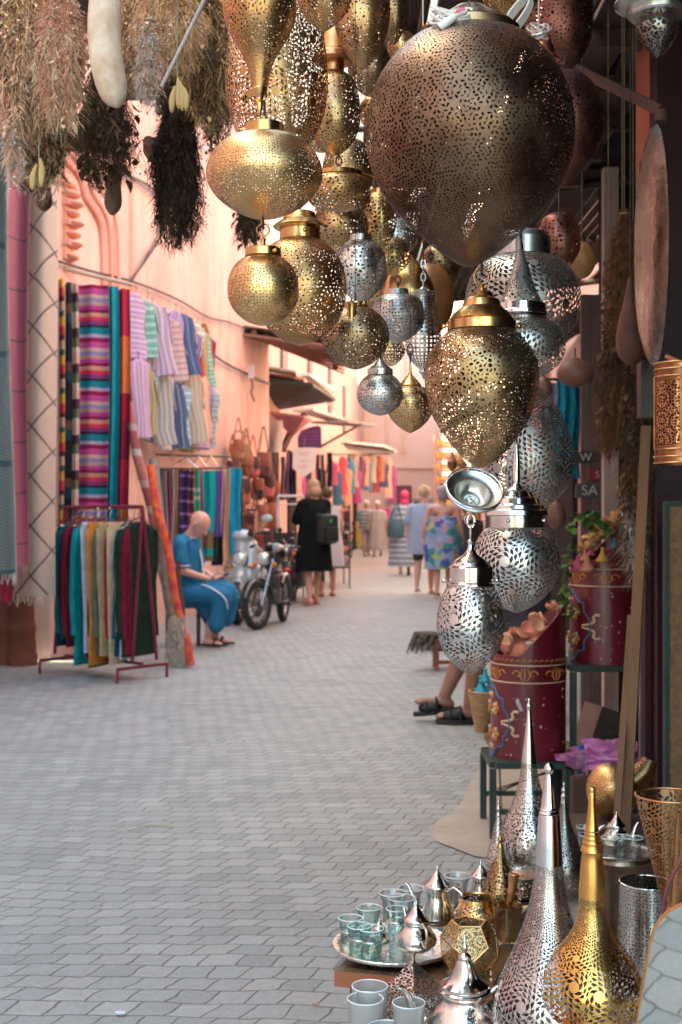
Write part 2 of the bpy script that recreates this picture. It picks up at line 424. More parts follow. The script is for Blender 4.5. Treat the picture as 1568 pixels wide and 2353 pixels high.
lantern('drop_lantern', 'brown brass drop shaped lantern tapering to a long point at the top of the cluster', L, 597, 1.9,
  [(-58,30),(-40,62),(-15,80),(20,85),(50,80),(80,68),(110,50),(140,34),(170,25),(203,17)], m_leaf_br,
  [[(203,17),(206,18),(214,15),(226,8),(230,9),(234,14),(238,8),(250,7),(262,3),(266,1)]], brass, seg=72)
lantern('disc_lantern', 'wide flattened gold lantern pricked with tiny dots, hung under the pointed drop', L, 608, 1.9,
  [(311,46),(316,66),(328,92),(350,115),(375,129),(400,134),(422,130),(450,112),(475,82),(494,46),(502,14),(503,1)], m_dots,
  [[(285,38),(287,44),(310,45),(311,42)],[(268,5),(272,6),(280,9),(286,12)]], brass, wire='no', hang=232, screws=[(3.3,(303,47))], seg=72)
lantern('globe_lantern', 'small round gold lantern pricked with dots, hanging lowest under the flattened disc', L, 605, 1.9,
  [(592,40),(600,54),(618,70),(640,79),(664,82),(690,79),(715,66),(735,44),(746,20),(749,1)], m_dots,
  [[(571,38),(573,41),(590,42),(592,38)],[(546,3),(550,7),(558,5),(568,8),(572,12)]], brass, wire='no', ring=(529,14), hang=503, screws=[(-.8,(582,43))], seg=64)
lantern('egg_lantern', 'tall yellow brass egg lantern cut with swirling rosettes, behind the pointed drop', L, 636, 2.3,
  [(-25,40),(0,70),(40,95),(90,110),(150,117),(205,118),(255,111),(300,95),(330,74),(352,45),(362,15),(363,1)], m_ros_br, seg=72)
lantern('globe_lantern', 'round yellow brass lantern with wide flared cap, half behind the small dotted globe', L, 690, 2.2,
  [(552,46),(566,68),(590,88),(620,101),(655,107),(690,105),(725,94),(755,74),(780,42),(792,14),(794,1)], m_leaf_br,
  [[(524,40),(525,46),(552,47),(553,42)],[(488,30),(490,34),(505,40),(518,58),(522,62),(526,58),(526,42)]], brass, screws=[(-1.3,(538,47))], seg=72)
lantern('globe_lantern', 'reddish brass globe lantern under a saucer cap, beside the tall yellow egg', L, 768, 2.6,
  [(166,20),(175,36),(195,50),(225,58),(258,61),(295,58),(325,45),(348,24),(357,8),(358,1)], m_ros_br_f,
  [[(145,20),(146,23),(166,23),(167,19)],[(118,14),(120,36),(128,46),(140,48),(146,40),(148,22)],[(62,8),(66,18),(84,26),(104,30),(118,34),(120,20)]], copper)
lantern('globe_lantern', 'golden brass globe lantern cut off by the top edge above the tall yellow egg', L, 745, 2.0,
  [(-60,50),(-30,64),(0,62),(30,50),(55,28),(70,8),(72,1)], m_leaf_br)
lantern('egg_lantern', 'large red-gold egg lantern hanging at the top between the globes and the huge bronze one', L, 832, 2.5,
  [(-60,50),(-20,62),(30,65),(70,60),(110,44),(140,24),(157,8),(158,1)], m_ros_br_f)
lantern('globe_lantern', 'dark brass globe lantern in shade behind the red-gold egg', L, 850, 2.9,
  [(100,20),(110,36),(135,48),(160,50),(190,42),(212,22),(222,6),(223,1)], m_fine_dk, [[(90,14),(92,20),(101,20)]], bronze)
lantern('egg_lantern', 'narrow brown brass lantern at the top edge beside the huge lantern cap', L, 905, 2.8,
  [(-50,24),(-20,34),(20,36),(60,28),(92,12),(104,2)], m_fine_dk)
lantern('globe_lantern', 'small bright orange gold globe lantern peeping above the huge bronze shoulder', L, 925, 3.3,
  [(76,18),(86,27),(104,34),(122,32),(140,20),(150,6),(151,1)], m_dots, [[(66,10),(68,18),(77,18)]], gold)
lantern('dome_lantern', 'brass dome lantern with plain band, stacked over the squashed ring lantern', L, 800, 2.9,
  [(320,18),(330,36),(350,50),(375,57),(398,60),(420,56),(440,36),(452,10),(453,1)], m_fine_br, [[(396,60),(397,63),(412,64),(413,60)]], copper)
lantern('ring_lantern', 'squashed cushion shaped brass lantern in front of the plain banded dome', L, 779, 2.6,
  [(408,52),(414,64),(424,71),(438,74),(452,73),(466,66),(476,50),(482,20),(483,1)], m_leaf_br, [[(396,40),(398,54),(408,56),(409,50)]], brass)
lantern('globe_lantern', 'brass globe lantern hanging under the squashed cushion lantern', L, 782, 3.0,
  [(470,24),(482,48),(505,62),(528,66),(552,56),(572,32),(584,8),(585,1)], m_ros_br_f)
lantern('egg_lantern', 'brown brass egg lantern with lit lattice, beside the huge bronze lantern flank', L, 873, 3.2,
  [(445,20),(460,32),(485,39),(515,39),(545,30),(567,14),(575,1)], m_cells_br, [[(434,12),(436,20),(446,21)]], brass)
lantern('globe_lantern', 'grey silver lantern half hidden behind the lower flank of the huge bronze one', L, 915, 3.5,
  [(505,20),(518,34),(540,44),(562,42),(580,26),(590,6),(591,1)], m_fine_sv)
lantern('globe_lantern', 'silver round lantern with a thin gold spike dangling beneath it', L, 830, 2.6,
  [(556,24),(563,38),(580,52),(603,58),(630,58),(658,49),(680,30),(692,12),(695,1)], m_leaf_sv,
  [[(540,14),(542,26),(556,27),(557,22)]], silver_dull)
lantern('globe_lantern', 'brass globe lantern tucked behind the silver one with the gold spike', L, 902, 3.3,
  [(545,14),(556,30),(578,40),(600,40),(620,26),(632,6),(633,1)], m_cells_br)
lantern('teardrop_lamp', 'smooth unpierced pale gold teardrop hanging in the sun', 'lamp shade', 940, 3.4,
  [(578,3),(590,10),(605,22),(625,40),(650,54),(680,60),(710,52),(735,30),(746,6),(747,1)], gold, group='plain unpierced shades')
lantern('globe_lamp', 'smooth unpierced orange brown globe behind the pale gold teardrop', 'lamp shade', 990, 3.55,
  [(608,12),(618,30),(645,48),(685,54),(725,48),(758,28),(772,8),(773,1)], simple('amber_glaze', (.50,.20,.07), (.34,.12,.04), .3, .2), group='plain unpierced shades')
lantern('cushion_lantern', 'wide squat silver lantern beside the plain gold teardrop', L, 915, 2.8,
  [(678,20),(682,40),(694,54),(712,60),(732,62),(754,54),(774,34),(786,12),(788,1)], m_fine_sv,
  [[(664,14),(666,24),(678,25),(679,20)]], silver_dull)
lantern('drop_lantern', 'slender silver drop lantern on a link chain with a latticed pointed bottom', L, 973, 3.1,
  [(676,20),(690,26),(715,32),(750,39),(785,42),(812,38),(832,26),(846,12)], m_cells_sv,
  [[(660,4),(664,8),(670,24),(673,30),(677,22)]], silver, wire=True, hang=600, finial=[(846,12),(850,9),(856,10),(862,4),(872,1)], wiremat=silver)
lantern('globe_lantern', 'dull brown brass globe lantern behind the thin gold spike', L, 817, 2.35,
  [(707,28),(714,44),(732,64),(755,76),(780,78),(805,70),(828,50),(844,22),(850,1)], m_fine_dk,
  [[(695,24),(697,30),(707,31),(708,26)]], brass, screws=[(-.9,(702,32))])
lantern('globe_lantern', 'rosy brass globe lantern with lit lattice peeping between dull globe and silver squat one', L, 898, 3.0,
  [(772,10),(785,26),(805,34),(822,28),(838,12),(842,1)], m_cells_br)
lantern('globe_lantern', 'small grey silver globe lantern with cone cap hanging low over the lane', L, 874, 2.3,
  [(862,26),(868,36),(882,47),(900,53),(918,52),(936,42),(950,22),(956,1)], m_fine_sv,
  [[(847,24),(849,29),(862,29),(863,25)],[(820,3),(828,6),(834,12),(838,14),(846,24),(849,22)]], silver_dull, screws=[(-1.9,(856,30))])
lantern('globe_lantern', 'small glowing gold globe lantern with cone cap, beside the small grey silver globe', L, 943, 2.5,
  [(888,24),(894,38),(908,49),(926,54),(946,52),(968,40),(986,20),(996,1)], m_dots,
  [[(830,2),(850,3),(862,5),(868,11),(878,20),(886,26),(889,24)]], gold)
lantern('onion_lantern', 'broad silver lantern with tall plain neck, behind the silver spire lantern', L, 1202, 2.6,
  [(592,64),(600,88),(618,108),(645,124),(680,132),(715,131),(750,118),(785,88),(812,46),(826,10),(828,1)], m_ros_sv_f,
  [[(530,28),(534,44),(540,58),(548,62),(552,64),(590,64),(592,60)]], silver_dull, seg=72)
lantern('spire_lantern', 'silver lantern with tall pierced spire and ringed collar, in front of the broad silver one', L, 1197, 2.3,
  [(575,7),(600,14),(625,22),(650,29),(672,38),(690,46),(700,50)], m_leaf_sv,
  [[(548,2),(560,5),(575,7)],[(698,50),(700,56),(716,58),(718,60),(724,60),(726,58),(732,60),(738,56)]], silver, seg=64)
tl = thing('globe_lantern', 'silver globe lantern joined below the ringed spire collar', L, (XD(1205,2.3),2.3,ZD(876,2.3)), 0, 'pierced metal lanterns hanging over the shop front')
obj('shade', lathe(BM(), prof_px([(738,54),(748,74),(768,88),(795,94),(820,90),(845,72),(864,42),(874,14),(876,1)],2.3,ZD(876,2.3)),64,cap=False), cutshade(m_ros_sv_f,94), tl)
obj('cap', lathe(BM(), prof_px([(736,50),(738,55),(740,50)],2.3,ZD(876,2.3),1),40), silver, tl)
lantern('egg_lantern', 'big shadowed silver egg lantern behind the stepped cap lantern', L, 1208, 2.7,
  [(885,20),(905,46),(940,76),(985,98),(1030,109),(1075,110),(1115,98),(1150,70),(1175,34),(1186,8),(1187,1)], m_ros_sv_f, seg=72)
lantern('globe_lantern', 'bright silver globe lantern with stepped dome cap and long stem', L, 1187, 2.3,
  [(1212,62),(1222,78),(1245,92),(1275,99),(1308,99),(1340,88),(1370,66),(1395,34),(1407,8),(1408,1)], m_ros_sv,
  [[(1184,54),(1186,62),(1212,62),(1213,58)],[(1014,3),(1030,5),(1060,8),(1100,9),(1112,7),(1118,12),(1124,18),(1130,32),(1142,40),(1146,50),(1158,54),(1162,62),(1170,64),(1174,70),(1184,72),(1186,60)]], silver, screws=[(-2.0,(1196,64)),(-.3,(1196,64))], seg=80)
lantern('egg_lantern', 'bright silver egg lantern on ring links, the lowest of the hanging ones', L, 1082, 2.0,
  [(1345,52),(1362,62),(1385,71),(1415,77),(1445,78),(1480,70),(1510,54),(1535,28),(1548,8),(1550,1)], m_ros_sv_b,
  [[(1300,46),(1304,50),(1338,51),(1341,54),(1346,54),(1347,50)],[(1238,4),(1244,9),(1252,6),(1262,8),(1268,12),(1276,18),(1286,34),(1296,44),(1301,46)]], silver, wire='no', hang=1184, screws=[(3.1,(1334,62)),(0,(1334,60))], wiremat=silver, seg=80)
for nm,lb,cx,z,body,ma in [
 ('bulb_lantern','red bronze lantern bulging from behind the huge bronze one above the lane',1292,2.6,[(165,20),(178,50),(205,76),(250,94),(295,96),(335,86),(375,62),(405,34),(428,10),(430,1)],m_leaf_dk2),
 ('egg_lantern','big dark red-brown egg lantern at the very top behind the cable coils',1285,2.9,[(-60,50),(-20,70),(30,78),(80,76),(125,58),(158,30),(176,8),(178,1)],m_leaf_dk2),
 ('globe_lantern','bright brass lantern at the top edge behind the white cable ring',1175,2.4,[(-60,40),(-40,58),(-10,66),(15,56),(35,34),(46,10),(48,1)],m_leaf_br),
 ('globe_lantern','dark red globe lantern under the bulging bronze one, near the white post',1285,3.1,[(492,20),(502,36),(525,46),(555,50),(585,44),(610,26),(622,6),(623,1)],m_leaf_dk2)]:
    lantern(nm, lb, L, cx, z, body, ma)
for lb,cx,z,y0,y1,r,ma in [('brass globe lantern in the gap beside the flattened dotted disc',738,3.3,262,352,46,m_leaf_br),('dim brass globe lantern behind the plain neck of the big brass globe',742,3.5,486,575,44,m_fine_dk),('dark brass globe lantern behind the squat silver one',868,3.7,628,722,46,m_ros_br_f),('shadowed brass lantern under the tip of the huge bronze one',1012,3.6,560,650,44,m_fine_dk),('copper coloured globe lantern high between the red-gold egg and the huge bronze flank',868,3.4,215,305,42,m_leaf_br),('dusky globe lantern behind the small orange gold one',895,3.8,330,420,40,m_fine_dk)]:
    lantern('globe_lantern', lb, L, cx, z, [(y0+(y1-y0)*u, r*w) for u,w in ((0,.35),(.08,.6),(.25,.9),(.5,1),(.75,.85),(.93,.42),(1,.02))], ma, [[(y0-8,r*.3),(y0-6,r*.42),(y0+2,r*.42)]], brass, hang=y0-40, wire='no')
for nm,lb,cx,z,body,rt in [
 ('hanging_gourd','round orange calabash gourd beside the dark red lantern',1338,3.3,[(556,8),(566,20),(590,29),(612,29),(632,18),(641,4)],0),
 ('hanging_gourd','long reddish gourd hanging sideways under the broad silver lantern',1322,3.3,[(822,3),(830,14),(845,24),(862,27),(880,20),(890,4)],0),
 ('hanging_gourd','small rust coloured gourd beside the silver globe under the collar',1250,3.0,[(866,4),(876,14),(895,20),(910,14),(920,2)],0),
 ('hanging_gourd','dim rose gourd behind the stepped cap lantern',1278,3.1,[(1150,5),(1162,16),(1185,22),(1205,16),(1218,3)],0),
 ('hanging_gourd','brown pear shaped gourd hanging among the dried herbs beside the big tray',1449,3.6,[(638,5),(660,9),(700,17),(740,27),(780,33),(815,28),(836,10),(838,1)],0)]:
    t = thing(nm, lb, 'gourd', (XD(cx,z),z,ZD(body[-1][0],z)), 0, 'gourds hanging among the lanterns')
    gm = simple('gourd_skin_rust', (.22,.085,.05), (.12,.045,.03), .5, ns=14, bs=.1)
    o = obj('shell', lathe(BM(), prof_px(body, z, ZD(body[-1][0],z)), 32), gm if cx != 1338 else simple('gourd_skin_orange', (.40,.18,.06),(.28,.12,.04),.45,ns=20), t)
    if cx == 1322: o.scale = (1.55,1.2,1)
    b_ = BM(); tube(b_, [(0,0,ZD(body[0][0],z)-ZD(body[-1][0],z)),(0,0,(HANG_Z if cx in (1338,1449) else ZD(body[0][0]-22,z))-ZD(body[-1][0],z))], .002, 6); obj('cord', b_, steel, t)
# gold spike dangling below the silver globe
t = thing('spike_pendant', 'thin gold twisted spike dangling in front of the dull brown globe', 'pendant', (XD(808,2.3),2.3,ZD(798,2.3)))
obj('spike', lathe(BM(), prof_px([(697,15),(702,13),(718,10),(735,8),(760,5),(786,3),(790,5),(794,3),(797,1)],2.3,ZD(798,2.3),2),20), gold, t)
b_ = BM(); tube(b_, [(0,0,ZD(699,2.3)-ZD(798,2.3)),(0,0.02,ZD(680,2.3)-ZD(798,2.3))], .0016, 6); obj('wire', b_, steel, t)
# tilted saucer (ceiling rose of the lowest lantern)
z = 1.98
t = thing('ceiling_rose', 'shiny silver saucer tilted towards the lane above the lowest egg lantern', 'ceiling rose', P(1087,1135,z), 0)
bm = lathe(BM(), [(.0445,.004),(.0445,.007),(.043,.008),(.037,.004),(.031,.001),(.0275,.0015),(.0255,-.002),(.021,-.010),(.016,-.0135),(.012,-.0135),(.009,-.018),(.003,-.019)], 64, cap=False)
o = obj('saucer', bm, silver_dull, t); o.rotation_euler = (math.radians(46), math.radians(12), 0)
bm = BM(); torus(bm, (0,0,.012), .0442, .0014, 'Z', 64, 8); o = obj('rim', bm, silver, t); o.rotation_euler = (math.radians(46), math.radians(12), 0)
bm = BM(); torus(bm, (0,0,-.012), .0045, .0014, 'Z', 20, 8); o = obj('eyelet', bm, silver, t); o.rotation_euler = (math.radians(46), math.radians(12), 0)
b_ = BM(); tube(b_, [(0,.022,.012),(-.003,.04,.035),(-.002,.06,ZD(1076,2.1)-ZD(1135,z)+.01)], .0012, 6); obj('cord', b_, simple('cream_cord',(.7,.62,.5),None,.8), t)
bm = BM(); torus(bm, (-.004,-.002,ZD(1194,z)-ZD(1135,z)), .0085, .0014, 'Y', 20, 6); obj('ring', bm, silver, t)
# cables
def coil(bm, c, R, turns, r, squash=.5, seed=1):
    rnd = random.Random(seed); pts = []
    ax = 0
    for k in range(turns*14):
        a = 2*PI*k/14; w = k/14
        R2 = R*(.75+.25*math.sin(w*1.7+seed)); tilt = .5*math.sin(w*2.1+seed)
        p = Vector((R2*math.cos(a), R2*math.sin(a)*.45, R2*squash*math.sin(a+tilt*2)*.8+R*.25*math.sin(w*3)))
        pts.append(p+Vector(c))
    return tube(bm, pts, r, 6)
wh = simple('white_cable', (.80,.74,.70), (.72,.66,.62), .4)
t = thing('cable_coil', 'tangled coil of white electric cable with plug on the huge lantern cap', 'cable', P(1038,45,2.02))
obj('cable', coil(BM(), (0,0,0), .034, 9, .0022, .7), wh, t)
bm = BM(); tube(bm, [(-.02,-.02,-.022),(.004,-.024,-.004)], [.0075,.006], 12); tube(bm, [(.004,-.024,-.004),(.018,-.02,.002)], .003, 8); obj('plug', bm, wh, t)
obj('plug_label', box((.0115,-.0295,.003),(.014,.002,.004),Matrix.Rotation(-.3,4,'Y')), simple('pink_plastic',(.8,.15,.3)), t)
t = thing('cable_coil', 'oval hank of white flat flex leaning behind the huge lantern cap', 'cable', P(1185,32,2.15))
bm = BM()
for k in range(5): 
    pts = []
    for i in range(28):
        a = 2*PI*i/28; v = Vector((.010*math.cos(a)+.002*k, .004*k, .040*math.sin(a))); pts.append(Matrix.Rotation(.62,3,'Y') @ v)
    tube(bm, pts, .0021, 6, 0, True)
obj('flex', bm, wh, t)
clear = simple('clear_flex', (.62,.50,.45), (.5,.38,.33), .15, .3)
t = thing('cable_coil', 'pinkish transparent flex knotted in loops over the red bell cap', 'cable', P(1238,72,2.3))
obj('flex', coil(BM(), (0,0,0), .024, 5, .0024, .9, 3), clear, t)
b_ = BM(); tube(b_, [(0,0,0),(.003,0,.3),(0,0,HANG_Z-P(1238,72,2.3).z)], .002, 6); obj('cord', b_, clear, t)
t = thing('bell_cap', 'small red copper bell cap under the knotted flex', 'lantern cap', P(1250,142,2.35))
obj('bell', lathe(BM(), [(.004,.040),(.012,.037),(.018,.028),(.021,.014),(.026,.006),(.029,.004),(.030,.0)],32,cap=False), metal('red_copper',(.55,.20,.13),(.35,.12,.08),.3), t)
# wall lamp at top right: silver brim with pierced cone
t = thing('canopy_lamp', 'grey silver brimmed lamp with short dark pierced cone, high in the shop corner', 'lamp', P(1512,135,1.75))
s = 1.75/F; z0 = ZD(135,1.75)
f = lambda a: [(hw*s, ZD(y,1.75)-z0) for y,hw in a]
obj('shade', lathe(BM(), catmull(f([(44,38),(60,46),(80,44),(100,34),(120,18),(133,4),(135,1)]),4), 40, cap=False), cutshade(('pierced_black_silver',(.34,.31,.27),(.14,.12,.10),.32,'leaf',12,.13),46), t)
obj('brim', lathe(BM(), f([(-40,20),(-20,50),(-5,80),(6,98),(10,99),(14,92),(20,70),(24,66),(36,68),(40,64),(46,40)]), 56), silver_dull, t, angle=25)
b_ = BM(); tube(b_, [(0,0,ZD(-38,1.75)-z0),(0,0,HANG_Z-z0)], .004, 8); obj('stem', b_, steel, t)
# ================================================================ foreground table goods
wood_or = simple('orange_wood', (.42,.14,.06), (.30,.09,.04), .45, ns=3, bs=.15, stretch=(1,8,8), coat=.2)
wood_dk = simple('dark_wood', (.10,.05,.03), (.05,.025,.018), .6, ns=3, bs=.2, stretch=(6,6,1))
def glassmat(name, c, rough=0.0, ior=1.45, trans=1):
    if name in MATS: return MATS[name]
    m, nt, b, out = new_mat(name)
    b.inputs['Base Color'].default_value = (*c,1); b.inputs['Transmission Weight'].default_value = trans
    b.inputs['Roughness'].default_value = rough; b.inputs['IOR'].default_value = ior
    MATS[name] = m; return m
def thinglass(name, tint, edge, rough=.02, gl=(.10,.75), milk=0):
    """thin blown glass: clear face-on, bright and tinted towards its edges"""
    if name in MATS: return MATS[name]
    m, nt, b, out = new_mat(name); lw = nt.nodes.new('ShaderNodeLayerWeight'); lw.inputs['Blend'].default_value = .35
    tr = nt.nodes.new('ShaderNodeBsdfTransparent'); nt.links.new(mix_node(nt, lw.outputs['Facing'], (*tint,1), (*edge,1)), tr.inputs[0])
    g = nt.nodes.new('ShaderNodeBsdfGlossy'); g.inputs['Roughness'].default_value = rough
    mx = nt.nodes.new('ShaderNodeMixShader'); rg = nt.nodes.new('ShaderNodeMapRange'); rg.inputs[3].default_value = gl[0]; rg.inputs[4].default_value = gl[1]
    nt.links.new(lw.outputs['Fresnel'], rg.inputs[0]); nt.links.new(rg.outputs[0], mx.inputs[0]); nt.links.new(tr.outputs[0], mx.inputs[1]); nt.links.new(g.outputs[0], mx.inputs[2]); last = mx.outputs[0]
    if milk:
        d = nt.nodes.new('ShaderNodeBsdfDiffuse'); d.inputs[0].default_value = (.90,.91,.90,1); t2 = nt.nodes.new('ShaderNodeBsdfTranslucent'); t2.inputs[0].default_value = (.90,.91,.90,1)
        a1 = nt.nodes.new('ShaderNodeMixShader'); nt.links.new(d.outputs[0],a1.inputs[1]); nt.links.new(t2.outputs[0],a1.inputs[2])
        a2 = nt.nodes.new('ShaderNodeMixShader'); a2.inputs[0].default_value = milk; nt.links.new(last,a2.inputs[1]); nt.links.new(a1.outputs[0],a2.inputs[2]); last = a2.outputs[0]
    nt.links.new(last, out.inputs['Surface']); MATS[name] = m; return m
g_clear = thinglass('clear_glass', (.985,.99,.985), (.80,.83,.83), .02, (.05,.5)); g_teal = thinglass('teal_glass', (.95,.995,.985), (.62,.92,.89), .02, (.05,.5)); g_frost = thinglass('frosted_glass', (.93,.95,.95), (.8,.85,.85), .3, milk=.36)
g_sheet = thinglass('green_sheet_glass', (.93,.96,.94), (.80,.9,.86), .02, (.04,.35))
def at(x, y, h):   # point at height h seen at picture position
    z = (CH-h)*F/(y-HY); return Vector((XD(x,z), z, h))
TH = .30
a,b_,c_ = at(765,2222,TH), at(1134,2254,TH), at(1218,2128,TH); d_ = a+(c_-b_)
t = thing('display_table', 'small orange wooden table with glass top holding the round tea tray', 'table', (a+b_+c_+d_)/4*1 - Vector((0,0,TH)))
ctr = Vector(((a+b_+c_+d_)/4)[:]); ctr.z = 0
def slab(poly, z0, z1):
    bm = BM(); A = [bm.verts.new((p.x-ctr.x,p.y-ctr.y,z0)) for p in poly]; B = [bm.verts.new((p.x-ctr.x,p.y-ctr.y,z1)) for p in poly]
    bm.faces.new(A[::-1]); bm.faces.new(B)
    for i in range(len(A)): bm.faces.new((A[i],A[(i+1)%len(A)],B[(i+1)%len(A)],B[i]))
    bmesh.ops.recalc_face_normals(bm, faces=bm.faces); return bm
def inset(poly, k): m = sum(poly,Vector())/len(poly); return [m+(p-m)*k for p in poly]
Q = [a,b_,c_,d_]
obj('table_top', slab(inset(Q,.985), TH-.040, TH-.0085), wood_or, t, smooth=False)
obj('glass_sheet', slab(Q, TH-.0075, TH), g_sheet, t, smooth=False)
for p in inset(Q,.72): obj('leg', box((p.x-ctr.x,p.y-ctr.y,(TH-.042)/2),(.045,.045,TH-.042),-.24,.003), wood_or, t, smooth=False)
def dish(name, label, loc, R, mat_, h=.012, group=None, cat='tray'):
    t = thing(name, label, cat, loc, group=group)
    obj('plate', lathe(BM(), [(R*.985,h*1.0),(R,h*.9),(R*.99,h*.55),(R*.90,h*.15),(R*.80,0),(.001,0)],72,cap=False), mat_, t)
    obj('well', lathe(BM(), [(R*.985,h*1.02),(R*.97,h*1.02),(R*.86,h*.6),(R*.80,h*.3),(.001,h*.28)],72,cap=False), mat_, t)
    return t
traymat = metal('engraved_tray', (.86,.86,.84), (.68,.66,.62), .26, ns=14, bs=.5, bscale=90, bdist=.004)
TC = at(905,2178,TH+.004)
dish('tea_tray', 'round engraved silver tray overhanging the front of the glass topped table', (TC.x,TC.y,TH+.001), .128, traymat, .014)
def glass(label, x, y, hb, R, H, m, flare=1.0, band=False, group='tea glasses on the tray'):
    p = at(x,y,hb); t = thing('tea_glass', label, 'glass', p, group=group)
    w = .0012
    pr = [(R*flare,H),(R*.93,H*.75),(R*.84,H*.45),(R*.86,H*.2),(R*.86,0),(.001,0),(.001,.006),(R*.80,.007),(R*.86-w,H*.2),(R*.84-w,H*.45),(R*.93-w,H*.75),(R*flare-w,H)]
    bm = BM(); lathe(bm, pr, 36, cap=False); 
    obj('bowl', bm, m, t)
    bm = BM(); torus(bm,(0,0,H),R*flare-.0006,.0011,'Z',36,6); obj('rim', bm, simple('glass_rim',(.80,.86,.85),(.74,.8,.8),.08,coat=1), t)  # whitish ring paints the bright glint on the glass rim
    if band:
        bm = BM(); torus(bm, (0,0,H*.62), R*.92, .0022, 'Z', 32, 8)
        for k in range(5):
            a0 = 2*PI*k/5; tube(bm, [(R*(.93)*math.cos(a0+u*2*PI/5), R*.93*math.sin(a0+u*2*PI/5), H*.60-H*.36*math.sin(PI*u)) for u in [i/8 for i in range(9)]], .0008, 5)
        obj('wire_holder', bm, silver_dull, t)
    return t
TT = TH+.006
glass('teal tea glass at the outer rim of the tray, beneath a plain clear one', 806,2183,TT,.024,.066,g_teal,1.06,True)
glass('teal tea glass in the middle of the front trio on the tray', 826,2200,TT,.024,.064,g_teal,1.04,True)
glass('teal tea glass nearest the tray front edge', 853,2204,TT,.025,.062,g_teal,1.04,True)
glass('tall teal rimmed glass behind the tiny ball pot on the tray', 848,2150,TT,.025,.06,g_teal,1.06)
glass('teal tea glass against the round bellied teapot', 912,2160,TT,.022,.066,g_teal,1.04,True)
for lb,x,y,R,H in [('clear flared glass standing at the back edge of the tray, widest of its row',903,2125,.025,.070),('clear glass behind the round bellied teapot',924,2133,.025,.066),
    ('clear glass between the tall teapot and the flared glass',945,2104,.024,.062),('clear glass beside the tall teapot lid',1030,2092,.026,.058),('clear glass with gold reflections behind the brass pot',1052,2082,.025,.070)]:
    glass(lb,x,y,TH+.001,R,H,g_clear,1.22,group='clear glasses behind the tea tray')
def teapot(label, x, y, hb, k, mat_=silver, rz=0, spout=True, legs=True, tall=False, group='silver teapots'):
    p = at(x,y,hb); t = thing('teapot', label, 'teapot', p, rz, group)
    body = [(.030,.095),(.033,.090),(.034,.082),(.045,.070),(.056,.055),(.060,.042),(.057,.028),(.045,.016),(.030,.010),(.001,.010)] if not tall else [(.030,.110),(.031,.100),(.032,.085),(.038,.060),(.043,.035),(.044,.022),(.038,.012),(.030,.008),(.001,.008)]
    top = body[0][1]
    obj('body', lathe(BM(), [(r*k,z*k) for r,z in catmull(body,4)], 48, cap=False), metal('chased_silver',(.90,.87,.84),(.55,.50,.46),.14,ns=22,bs=.35,bscale=120) if not tall else mat_, t)
    lid = [(.001,.062),(.003,.060),(.0025,.052),(.005,.049),(.003,.045),(.006,.043),(.010,.040),(.016,.030),(.024,.018),(.034,.010),(.038,.006),(.038,.001),(.030,0)]
    o = obj('lid', lathe(BM(), [(r*k,(top+z)*k) for r,z in lid], 40, cap=False), mat_, t, angle=50)
    bm = BM(); s = 1
    tube(bm, [Vector(q)*k for q in [(-.032,0,top*.92),(-.052,0,top*1.05),(-.075,0,top*.95),(-.082,0,top*.7),(-.072,0,top*.42),(-.054,0,top*.38)]], [.004*k,.0045*k,.0045*k,.004*k,.0035*k,.003*k], 10)
    obj('handle', bm, mat_, t)
    if spout:
        bm = BM(); tube(bm, catmull([tuple(Vector(q)*k) for q in [(.048,0,.030),(.070,0,.045),(.078,0,.072),(.090,0,.098),(.100,0,.104)]],4), [k*(.014-.0095*min(1,i/12)) for i in range(17)], 12)
        obj('spout', bm, mat_, t)
    if legs:
        for i in range(3):
            a0 = 2*PI*i/3+.5
            bm = BM(); tube(bm, [(k*.04*math.cos(a0),k*.04*math.sin(a0),.016*k),(k*.05*math.cos(a0),k*.05*math.sin(a0),.008*k),(k*.054*math.cos(a0),k*.054*math.sin(a0),-.004*k)], [.006*k,.004*k,.005*k], 8); obj('foot', bm, mat_, t)
    return t
teapot('small round bellied silver teapot with clawed feet in the middle of the tray',957,2192,TT+.004,.70,rz=1.9,spout=True)
teapot('tall silver teapot with bell lid standing behind the brass jar',1005,2128,TH+.001,.78,rz=2.6,tall=True,legs=False)
teapot('tiny chased silver ball pot between the teal glasses',872,2176,TT+.003,.38,rz=1.2)
teapot('silver pot with bell lid at the far table end beside the little brass teardrop',1105,2083,.30,.62,rz=2.4,tall=True,legs=False,spout=False)
# brass jars
p = at(1096,2140,TH+.001); t = thing('candle_jar', 'squat golden brass jar with open mouth and pierced belly, behind the faceted holder', 'jar', p)
obj('body', lathe(BM(), [(r*1.0,z) for r,z in catmull([(.036,.072),(.040,.066),(.043,.060),(.050,.050),(.053,.036),(.050,.018),(.042,.004),(.034,0),(.001,0)],4)],48,cap=False), cutshade(('pierced_jar_brass',GO1,GO2,.25,'rosette',8,0),56), t)
obj('mouth', lathe(BM(), [(.036,.071),(.037,.074),(.039,.0745),(.0405,.067)],48,cap=False), gold, t)
